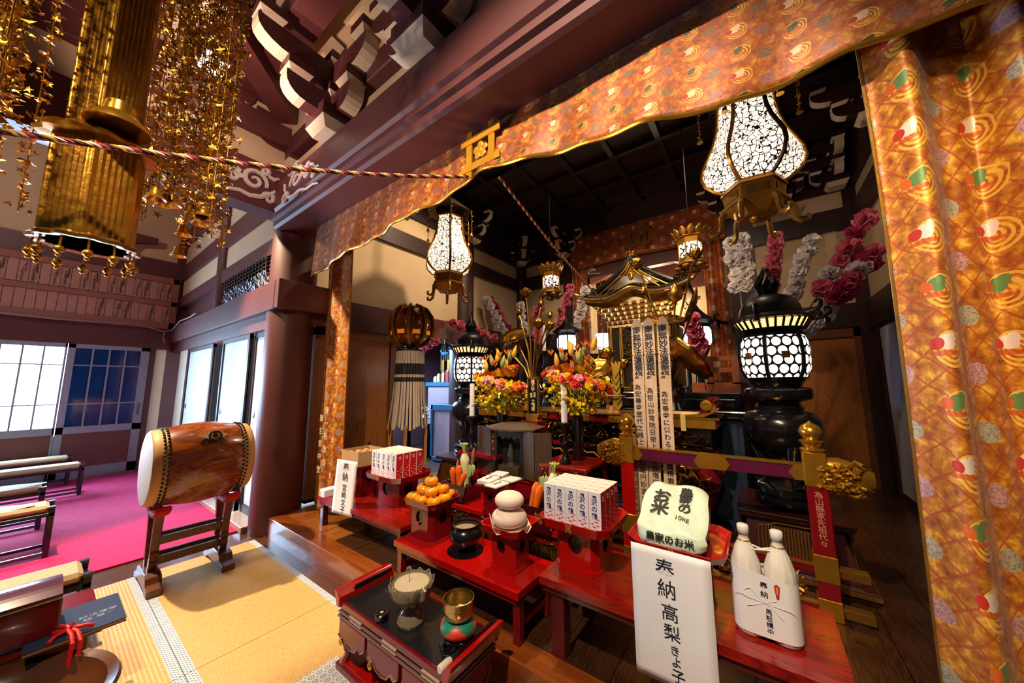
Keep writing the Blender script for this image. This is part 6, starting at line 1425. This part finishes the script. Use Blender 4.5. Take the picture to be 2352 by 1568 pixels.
# ------------------------------------------------------------ inner table lanterns and pendant
def table_lantern(lab, x, y, z, b=1.575):
    t = thing('table_lantern', lab, 'lantern', (x, y, z))
    MB().lathe([(.12, b-z), (.13, b-z+.04), (.06, b-z+.1), (.05, -.4), (.08, -.2), (.14, -.06), (.15, 0)], 24).build('stem', BLACK, t, smooth=True); MB().lathe([(.15, 0), (.175, .05), (.175, .2), (.15, .25)], 24, cap=False).build('lit_panel', LATS, t, smooth=True)
    MB().lathe([(.16, .25), (.17, .29), (.26, .33), (.24, .35), (.14, .42), (.09, .47), (.05, .52), (.03, .56), (0, .6)], 28).build('roof', IRON, t, smooth=True)
    for k in range(6): a = k*pi/3; MB().tube([(.178*cos(a), .178*sin(a), 0), (.178*cos(a), .178*sin(a), .25)], .012, 6).build('upright', IRON, t)
LATS = M('lamp_cool', '#ffffff', .6, emit=1.3, ecol='#f2f4ff')
table_lantern('small black lantern glowing behind the left flowers', -2.70, 5.4, 2.28); table_lantern('small black lantern glowing right of the gilded shrine', -.64, 5.3, 2.2)
t = thing('pendant_lamp', 'white tapered glass pendant lamp in the niche', 'pendant lamp', (-2.5, 6.6, 2.38))
MB().lathe([(.07, 0), (.11, .02), (.165, .3), (.16, .31)], 6).build('glass_shade', EMIT_W, t)
for k in range(6): a = k*pi/3; MB().tube([(.075*cos(a), .075*sin(a), 0), (.112*cos(a), .112*sin(a), .02), (.167*cos(a), .167*sin(a), .305)], .006, 5).build('frame_bar', GOLDD, t)
P = hexr(.115); MB().tube([(a, b, .03) for a, b in P+P[:1]], .006, 5).build('frame_hoop', GOLDD, t)
m = MB(); r_ = random.Random(3); m.tube([(0, 0, .3), (0, 0, 1.7)], .006, 5)
for j in range(60): leaf(m, (.03*(r_.random()-.5), .03*(r_.random()-.5), .35+.55*j/60), .018, r_)
o = m.build('ornament_chain', GOLDD, t); o['kind'] = 'stuff'
# ------------------------------------------------------------ gilded shrine
t = thing('gilded_shrine', 'gilded shrine with black curved studded roof on the altar', 'shrine', (-1.58, 6.2, 1.57)); RF = M('shrine_roof_black', '#10151a', .3, coat=.4); GP2 = M('shrine_gold', '#d0a048', .3, 1, c2='#a87a2c', scale=30, bump=.3, bscale=60)
def roofz(x, y):
    a = min(1, abs(x)/.86); b = min(1, abs(y)/.62)
    return 2.24-.64*a**.72+.10*a**4*b**3-.02
def rsheet(off, ymin, ymax, th):
    return MB().sheet(lambda u, v: ((u-.5)*1.72, ymin+(ymax-ymin)*v, roofz((u-.5)*1.72, ymin+(ymax-ymin)*v)+off), 48, 10)
rsheet(0, -.62, .62, 0).build('roof', RF, t, smooth=2, solid=.05)
def eave(u): x = (u-.5)*1.84; return (x, -.66, 1.52+.12*(abs(x)/.92)**3+.15*math.exp(-(x/.26)**2))
MB().sheet(lambda u, v: (eave(u)[0]*(1-.2*v), -.74+.2*v, eave(u)[2]+.03+.17*v*(1-.4*math.exp(-((u-.5)*1.84/.3)**2))), 48, 4).build('front_eave', RF, t, smooth=2, solid=.03)
MB().tube([(eave(k/48)[0], -.74, eave(k/48)[2]+.005) for k in range(49)], .017, 8).build('gilt_eave', GP2, t, smooth=True)
MB().sheet(lambda u, v: (eave(u)[0]*(.97-.1*v), -.72+.16*v, eave(u)[2]-.01-.10*v), 48, 3).build('gilt_soffit', GP2, t, smooth=2, solid=.01)
m = MB()
for k in range(49):
    x, y, z = eave(k/48); m.ball((x, -.725, z+.075), .013, 6, 4)
    xx = (k/48-.5)*1.7; m.ball((xx, -.63, roofz(xx, -.62)+.03), .013, 6, 4)
o = m.build('gilt_studs', GOLDS, t); o['kind'] = 'stuff'
for s in (-1, 1):
    m = MB(); pts = [((s*x_), roofz(x_, 0)-.04) for x_ in [k*.08 for k in range(9)]]; m.tube([(a, -.655, b+.03) for a, b in pts], .038, 8); m.build('gable_edge', RF, t, smooth=True); m = MB(); m.tube([(a*.94, -.665, b-.045) for a, b in pts], .016, 8).tube([(a*.86, -.66, b-.10) for a, b in pts[:-1]], .012, 8); o = m.build('gable_board', GP2, t, smooth=True); o['kind'] = 'stuff'
    MB().tube([(s*.86, -.68, 1.66), (s*.93, -.72, 1.68), (s*.98, -.74, 1.72)], [.04, .03, .01], 8).build('gilt_corner', GOLDS, t, smooth=True)
    m = MB(); r_ = random.Random(s+5)
    for q in range(2):
        for j in range(30): leaf(m, (s*(.78-.2*q)+.05*(r_.random()-.5), -.6+.05*(r_.random()-.5), 1.1+.45*j/30), .028, r_)
    o = m.build('ornament_strand', GOLDD, t); o['kind'] = 'stuff'
MB().prism([(-.3, 1.92), (.3, 1.92), (.14, 2.06), (0, 2.18), (-.14, 2.06)], -.02, .02, Matrix.Translation((0, -.6, 0)) @ UPR).build('gable_panel', GP2, t, bevel=.004); m = MB().ball((0, -.62, 1.9), (.05, .03, .08), 10, 8); m.build('gable_pendant', GOLDS, t, smooth=True)
carving('ridge_finial', t, GP2, -.1, .1, 2.2, 2.34, -.55, 26, 6, .05, .04); MB().box(-.05, .05, -.62, .62, 2.17, 2.25).build('ridge', RF, t, bevel=.01)
for j in range(5):  # rows of gilt brackets
    w_ = .66-.05*j; z = 1.44-.075*j
    for k in range(11): MB().box(-w_+2*w_*k/10-.035, -.0-w_+2*w_*k/10+.035, -.56+.03*j, -.5+.03*j, z, z+.05).build('bracket', GP2, t, bevel=.006)
    MB().box(-w_-.03, w_+.03, -.52+.03*j, -.4, z-.012, z+.002).build('bracket_beam', GP2, t)
for x in (-.48, -.30, .30, .48): MB().lathe([(.04, 0), (.04, 1.1)], 16, T(x, -.35, 0)).build('pillar', GP2, t, smooth=True)
MB().box(-.55, .55, -.3, .5, 0, 1.1).build('cella', M('cella_dark', '#1a120a', .6), t); MB().box(-.62, .62, -.45, .55, -.0, .06).build('gilt_base', GP2, t, bevel=.01)
carving('door_carving', t, GOLDD, -.28, .28, .5, 1.08, -.31, 60, 9, .08, .04)
m = MB(); m.lathe([(.14, .06), (.16, .1), (.1, .16), (.13, .2), (.12, .3), (.07, .42), (.06, .48), (.08, .53), (.07, .6), (0, .64)], 20, T(0, -.42, 0)); m.build('gilt_statue', GOLD, t, smooth=True)
for x in (-.75, .75):
    MB().lathe([(.1, -.0), (.1, .03), (.03, .07), (.03, .5), (.08, .62), (.09, .64)], 16, T(x, -.5, 0)).build('black_candlestick', BLACK, t, smooth=True)
# ------------------------------------------------------------ gilt lotus arrangements
def lotus(t, p, s, mat, seed):
    n = 0
    for ring, (cnt, el, L) in enumerate(((5, 1.25, 1), (6, .95, 1.05), (7, .55, 1.0))):
        for k in range(cnt):
            a = k*2*pi/cnt+ring*.5+seed; A = Matrix.Translation(p) @ Matrix.Rotation(a, 4, 'Z') @ Matrix.Rotation(-el, 4, 'Y')
            MB().sheet(lambda u, v: (L*s*v, (u-.5)*.75*s*sin(pi*min(1, v*.8+.12)), .25*s*v*v+.15*s*(2*u-1)**2*v), 4, 5, A).build('petal', mat, t, smooth=2, solid=.002)
def lotus_leaf(t, p, s, mat, tilt, a):
    MB().lathe([(.0, 0), (s*.4, .03*s), (s*.8, .16*s), (s, .3*s)], 30, Matrix.Translation(p) @ Matrix.Rotation(a, 4, 'Z') @ Matrix.Rotation(tilt, 4, 'Y'), fn=lambda q, r, z: 1+.07*sin(q*9)*(r/s), cap=False).build('lotus_leaf', mat, t, smooth=2, solid=.004)
def gilt_lotus(lab, x, y, z, spec, mat):
    t = thing('gilt_lotus', lab, 'gilt lotus', (x, y, z)); MB().lathe([(.09, 0), (.1, .03), (.07, .1), (.11, .2), (.12, .26), (.09, .28), (.1, .3)], 24).build('vase', BLACK, t, smooth=True)
    for k, (kind, px_, py_, pz_, s) in enumerate(spec):
        p = Vector((px_-x, py_-y, pz_-z)); MB().tube([(0, 0, .25), (p.x*.3, p.y*.3, .25+(p.z-.25)*.5), (p.x*.85, p.y*.85, p.z-.06), p], .011, 6).build('stem', mat, t, smooth=True)
        if kind == 'b': lotus(t, p, s, mat, k)
        elif kind == 'u': MB().lathe([(0, 0), (s*.35, s*.2), (s*.42, s*.5), (s*.25, s*.9), (0, s*1.15)], 12, Matrix.Translation(p)).build('bud', mat, t, smooth=True)
        else: lotus_leaf(t, p, s, mat, (.9, -.7, 1.2, .4)[k % 4], k*1.7)
LG = M('lotus_gilt', '#8a6226', .32, 1, c2='#a87a34', scale=7)
gilt_lotus('gilt lotus arrangement behind the left flowers', -2.55, 4.0, 1.376, [('b', -2.64, 4.0, 2.93, .13), ('l', -2.84, 4.0, 2.35, .2), ('b', -2.40, 3.95, 2.44, .14), ('b', -2.28, 4.05, 2.42, .12), ('u', -2.76, 4.0, 2.68, .12), ('u', -2.45, 4.1, 2.78, .12), ('l', -2.95, 3.95, 2.2, .17), ('u', -2.3, 4.1, 2.6, .1)], LG)
gilt_lotus('gilt lotus arrangement at right before the gilded shrine', -.75, 4.0, 1.376, [('b', -1.06, 4.0, 3.02, .13), ('u', -.67, 4.0, 2.56, .2), ('l', -.48, 4.0, 2.48, .2), ('l', -.80, 3.9, 2.32, .22), ('l', -.62, 3.9, 1.90, .28), ('b', -.44, 4.0, 3.0, .12), ('u', -1.0, 4.0, 2.7, .1), ('l', -.9, 3.95, 1.95, .2)], LG)
gilt_lotus('low gilt lotus cluster beside the right flowers', -1.45, 4.15, 1.376, [('b', -1.50, 4.1, 1.98, .14), ('l', -1.62, 4.1, 1.85, .18), ('b', -1.3, 4.1, 1.85, .12), ('b', -1.9, 4.1, 1.95, .14)], M('lotus_bright', '#b88630', .3, 1))
# ------------------------------------------------------------ paper blossom branches
def pom(seed):
    r_ = random.Random(seed); m = MB()
    for k in range(9):
        A = Matrix.Rotation(r_.random()*6.3, 4, 'Z') @ Matrix.Rotation(r_.random()*3.1, 4, 'X'); n = 12; vs = [(0, 0, 0)]
        for i in range(n): a = 2*pi*i/n; q = .85+.3*r_.random(); vs.append((q*cos(a), q*sin(a), .35*sin(3*a+k)+.2*r_.random()))
        m.add(vs, [(0, 1+i, 1+(i+1) % n) for i in range(n)], A)
    return m
def tissue(name, c):
    n = NT(name); n.set(Base_Color=n.mix(n.noise(n.coord(), 3, 3), lin(c), tuple(x*.75 for x in lin(c))), Roughness=.85)
    tr_ = n.node('ShaderNodeBsdfTranslucent'); tr_.inputs[0].default_value = (*lin(c), 1); mx = n.node('ShaderNodeMixShader'); mx.inputs[0].default_value = .35
    n.link(n.p.outputs[0], mx.inputs[1]); n.link(tr_.outputs[0], mx.inputs[2]); n.link(mx.outputs[0], n.t.nodes['Material Output'].inputs[0]); return n.m
POM = {k: [pom(q).mesh('paper_blossom', tissue('tissue_%s' % k, c) if 'tissue_%s' % k not in bpy.data.materials else bpy.data.materials['tissue_%s' % k]) for q in range(3)] for k, c in (('white', '#f4eeee'), ('pink', '#e88098'), ('magenta', '#c83c78'))}
def branch(lab, p0, p1, kinds, s=.085, start=.25, jit=.04, two=False):
    p0 = Vector(p0); p1 = Vector(p1); t = thing('blossom_branch', lab, 'paper flowers', p0); d = p1-p0; mid = d*.5+Vector((0, 0, .12)); r_ = random.Random(int(p1.x*100))
    B = lambda u: mid*(2*u*(1-u))*1.0+d*(u*u) if True else d*u
    MB().tube([B(k/12) for k in range(13)], .007, 5).build('stem', M('wire_green', '#1c3a2c', .5), t)
    n = len(kinds)
    for k, c in enumerate(kinds):
        for q in range(2 if two else 1):
            u = start+(1-start)*(k+.3)/n; p = B(u)+Vector(((r_.random()-.5)*jit+(q-.5)*(.11 if two else 0), (r_.random()-.5)*jit, (r_.random()-.5)*jit))
            sz = s*(.85+.3*r_.random()); o = put('paper_blossom', POM[c][k % 3], t, loc=p); o.scale = (sz, sz, sz*.9); o.rotation_euler = (r_.random()*6, r_.random()*6, 0)
W, P_, G_ = 'white', 'pink', 'magenta'
VB = (.06, 5.6, 1.6)
branch('upright branch of white paper blossoms right of the niche', (-.10, 5.55, 1.6), (-.10, 5.5, 3.72), [W]*6, .10, .62, .05, True)
branch('branch of pink paper blossoms left of the right lantern finial', VB, (.34, 5.5, 3.66), [P_]*9, .10, .5)
branch('slanting branch of white paper blossoms over the right lantern', VB, (.70, 5.5, 3.56), [W]*6, .10, .58)
branch('long branch of pink paper blossoms reaching the drape top', VB, (1.22, 5.4, 3.66), [P_, W, P_, P_, G_, P_], .10, .55)
branch('branch of magenta and white paper blossoms behind the drape edge', VB, (1.26, 5.4, 3.22), [G_, G_, P_, W, G_, P_], .12, .62)
branch('low branch of white paper blossoms behind the right lantern', VB, (1.0, 5.6, 2.85), [W]*6, .09, .5)
branch('short pink paper blossom branch left of the right lantern', (-.55, 5.0, 1.6), (-.60, 4.6, 2.5), [P_]*7, .09, .45)
VL = (-3.5, 5.6, 1.5)
branch('branch of white paper blossoms crossing the left wall', VL, (-4.55, 5.3, 3.5), [W]*7, .10, .5); branch('branch of dark pink paper blossoms behind the white ones', (-3.5, 5.7, 1.5), (-4.66, 5.6, 3.62), [P_, G_, P_, P_, G_, P_], .10, .5)
branch('short branch of pink paper blossoms left of the niche', VL, (-3.35, 5.5, 3.2), [P_]*7, .10, .55); branch('thin branch of pink blossoms below the small gilt lantern', VL, (-2.62, 5.5, 3.5), [P_]*6, .08, .6)
branch('branch of white paper blossoms beside the niche curtain', (-2.9, 5.7, 1.5), (-2.36, 5.5, 3.38), [W]*7, .09, .6); branch('pale branch of white blossoms at the wall corner', VL, (-3.85, 5.6, 3.4), [W]*5, .08, .6)
branch('low garland of pink blossoms over the left lantern', (-3.2, 4.6, 2.2), (-4.6, 4.3, 2.86), [P_]*6, .08, .3); branch('two pink blossoms hanging in the side doorway', (-4.6, 4.2, 2.5), (-4.62, 3.7, 2.2), [P_]*3, .08, .3)
t = thing('blossom_vase', 'dark vase holding paper blossom branches at right', 'vase', (.06, 5.6, 1.56)); MB().lathe([(.08, 0), (.12, .1), (.06, .22), (.08, .26)], 20).build('vase', BLACK, t, smooth=True); MB().box(-.1, .1, -.1, .1, -1.36, 0).build('stand', DARKW, t)
t = thing('blossom_vase', 'dark vase holding paper blossom branches at left', 'vase', (-3.5, 5.65, 1.5)); MB().lathe([(.08, 0), (.12, .1), (.06, .22), (.08, .26)], 20).build('vase', BLACK, t, smooth=True); MB().box(-.1, .1, -.1, .1, -1.3, 0).build('stand', DARKW, t)
# ------------------------------------------------------------ amber globe banner with streamers
t = thing('streamer_banner', 'amber glass globe banner with grey cloth streamers', 'banner', (-3.98, 3.03, .2)); AMBR = M('amber_lacquer', '#a5540c', .18, .4, c2='#5a2a08', scale=5, coat=.5)
MB().lathe([(.08, 2.02), (.18, 2.06), (.25, 2.16), (.28, 2.30), (.26, 2.45), (.19, 2.57), (.08, 2.62)], 24, fn=lambda a, r, z: 1+.06*abs(cos(4*a))).build('globe', AMBR, t, smooth=True)
for k in range(8):
    a = k*pi/4; MB().tube([((r+.015)*cos(a), (r+.015)*sin(a), z) for r, z in ((.1, 2.02), (.2, 2.06), (.27, 2.16), (.30, 2.30), (.28, 2.45), (.2, 2.57), (.09, 2.62))], .022, 6).build('gilt_rib', GOLDD, t, smooth=True)
    MB().ball((.31*cos(a+.39), .31*sin(a+.39), 2.12), .03, 8, 6).build('gilt_boss', GOLDD, t, smooth=True)
    A = Matrix.Rotation(a+.39, 4, 'Z'); MB().box(.262, .272, -.05, .05, 2.18, 2.40, A).build('amber_pane', M('amber_pane', '#e07a10', .3, emit=.25, ecol='#ff8a10'), t)
MB().lathe([(.06, 1.9), (.07, 2.03)], 16).build('neck', BLACK, t); MB().lathe([(.0, 1.97), (.2, 1.97), (.2, 1.95)], 24).build('top_disc', BLACK, t)
STRM = NT('streamer_cloth'); v = STRM.coord(); x, y, z = STRM.xyz(v); b1 = (z-1.70).abs().lt(.075); b2 = (z-1.555).abs().lt(.03)
STRM.set(Base_Color=STRM.mix(b1.max(b2), STRM.mix(STRM.noise(v, 8, 2), lin('#a8927a'), lin('#c4b09a')), lin('#141416')), Roughness=.8); STRM = STRM.m
for k in range(34):
    a = k*2*pi/34; w_ = .015; f = .07*(.6+.8*((k*.37) % 1))
    MB().sheet(lambda u, v: ((.195+f*v*v)*cos(a)-(u-.5)*2*w_*sin(a), (.195+f*v*v)*sin(a)+(u-.5)*2*w_*cos(a), 1.96-(1.03+.05*((k*.61) % 1))*v), 1, 12).build('streamer', STRM, t, solid=.002)
MB().lathe([(.05, .4), (.04, 1.95)], 12).build('pole', BLACK, t); MB().lathe([(.14, 0), (.12, .04), (.05, .4)], 16).build('dark_base', BLACK, t)
for sx in (-1, 1):
    for sy in (-1, 1): MB().box(sx*.17-.015, sx*.17+.015, sy*.17-.015, sy*.17+.015, 0, .95).build('easel_leg', PALEW, t)
# ------------------------------------------------------------ side room behind the opening
BLT = M('blue_trim', '#12638f', .4, c2='#0d5078'); LAV = WOOD('lavender_panel', '#8c7a86', '#98869a', '#7f6e7a', 'Z', .8, rough=.6)
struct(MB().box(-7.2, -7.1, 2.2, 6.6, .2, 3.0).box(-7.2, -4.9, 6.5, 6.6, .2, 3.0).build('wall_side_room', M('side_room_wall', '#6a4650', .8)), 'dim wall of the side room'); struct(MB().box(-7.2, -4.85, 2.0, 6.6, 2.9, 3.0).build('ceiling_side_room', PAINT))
t = thing('blue_trimmed_cabinet', 'lavender cabinet with bright blue trim in the side room', 'cabinet', (-5.15, 4.72, .2))
MB().box(-.26, .3, 0, .5, .06, .98).build('panel', LAV, t)
for a in ((-.3, -.24, -.03, .52, 0, 1.08), (-.3, .32, -.03, .52, .98, 1.09), (-.3, .32, -.03, .52, 0, .07)): MB().box(*a).build('trim', BLT, t, bevel=.004)
t = thing('blue_trimmed_shelf', 'tall blue trimmed shelf with small offerings in the side room', 'shelf', (-6.0, 5.5, .2))
MB().box(-.5, .55, 0, .45, 0, 1.45).build('panel', LAV, t); MB().box(-.55, .6, -.04, .5, 1.45, 1.54).build('trim', BLT, t); MB().box(.52, .60, -.04, .5, 1.54, 2.55).build('trim', BLT, t); MB().box(-.5, .5, .4, .46, 1.54, 2.5).build('dark_back', M('shelf_back', '#1c1418', .6), t)
MB().tube([(.5, -.04, 2.55), (.35, -.04, 2.4), (.22, -.04, 2.22), (.05, -.04, 2.2), (-.02, -.04, 2.28)], [.06, .06, .05, .04, .03], 8).build('curved_bracket', BLT, t, smooth=True)
for k in range(12): MB().box(-.46+k*.08, -.41+k*.08, .34, .38, 1.85, 2.4).build('dark_tablet', M('dim_tablet', '#3a3428', .5), t)
for k, (x, h, c) in enumerate(((-.4, .12, '#d0b890'), (-.28, .18, '#c8a878'), (-.12, .2, '#b89468'), (.02, .26, '#a01820'), (.16, .34, '#d8c0a0'))):
    o = thing('shelf_offering', ('small pale offering box on the blue shelf', 'pale carton on the blue shelf', 'tan carton on the blue shelf', 'small red box on the blue shelf', 'tall pale jar on the blue shelf')[k], 'box', (-6.0+x, 5.66, 1.74)); m = MB(); m.box(-.05, .05, -.05, .05, 0, h); m.build('box', M('shelf_item_%d' % k, c, .6), o, bevel=.006); MB().box(-.035, .035, -.035, .035, h, h+.03).build('lid', M('shelf_lid', '#c8a878', .6), o)
for k, x in enumerate((-.3, -.1)):
    o = thing('gilt_plaque', ('left gilt plaque at the back of the shelf', 'right gilt plaque at the back of the shelf')[k], 'plaque', (-6.0+x, 5.78, 1.74)); MB().box(-.05, .05, -.01, .01, .02, .55).build('plate', GOLDD, o, bevel=.004); MB().box(-.06, .06, -.02, .02, 0, .03).build('foot', BLACK, o)
t = thing('white_flowers', 'white lilies in a dark vase in the side room', 'flowers', (-5.62, 4.75, .2)); MB().lathe([(.07, 0), (.09, .3), (.06, .62), (.07, .68)], 16).build('vase', IRON, t, smooth=True); WP = M('lily_white', '#e8ecf2', .6)
for k in range(12):
    a = k*2.4; q = .06+.12*((k*.37) % 1); lotus_p = Vector((q*cos(a), q*sin(a), .78+.26*((k*.53) % 1)))
    for j in range(5):
        A = Matrix.Translation(lotus_p) @ Matrix.Rotation(j*1.256+k, 4, 'Z') @ Matrix.Rotation(-.5, 4, 'Y'); MB().sheet(lambda u, v: (.085*v, (u-.5)*.035*sin(pi*min(1, v*.9+.06)), .02*v*v), 2, 4, A).build('petal', WP, t)
# wooden rail of the altar steps, at right below the niche
t = thing('altar_fence', 'short reddish wooden fence on the altar platform', 'fence', (-.42, 5.1, 1.57)); FW = WOOD('fence_wood', '#7a3a1c', '#8f4a26', '#6a3016', 'X', 1, rough=.45)
MB().box(-.3, .24, -.03, .03, 0, .12).build('bottom_board', FW, t); MB().box(-.25, .24, -.025, .025, .25, .31).build('rail', FW, t); MB().box(-.1, .24, -.025, .025, .40, .45).build('rail', FW, t)
for x in (-.08, .2): MB().box(x-.04, x+.04, -.03, .03, .1, .46).build('post', FW, t)
for m_ in bpy.data.materials:
    if m_.use_nodes and m_.name in ('lantern_lattice', 'arabesque_glow', 'floral_glow', 'lamp_slat', 'amber_pane', 'bengara_paint'):
        m_.cycles.emission_sampling = 'NONE'
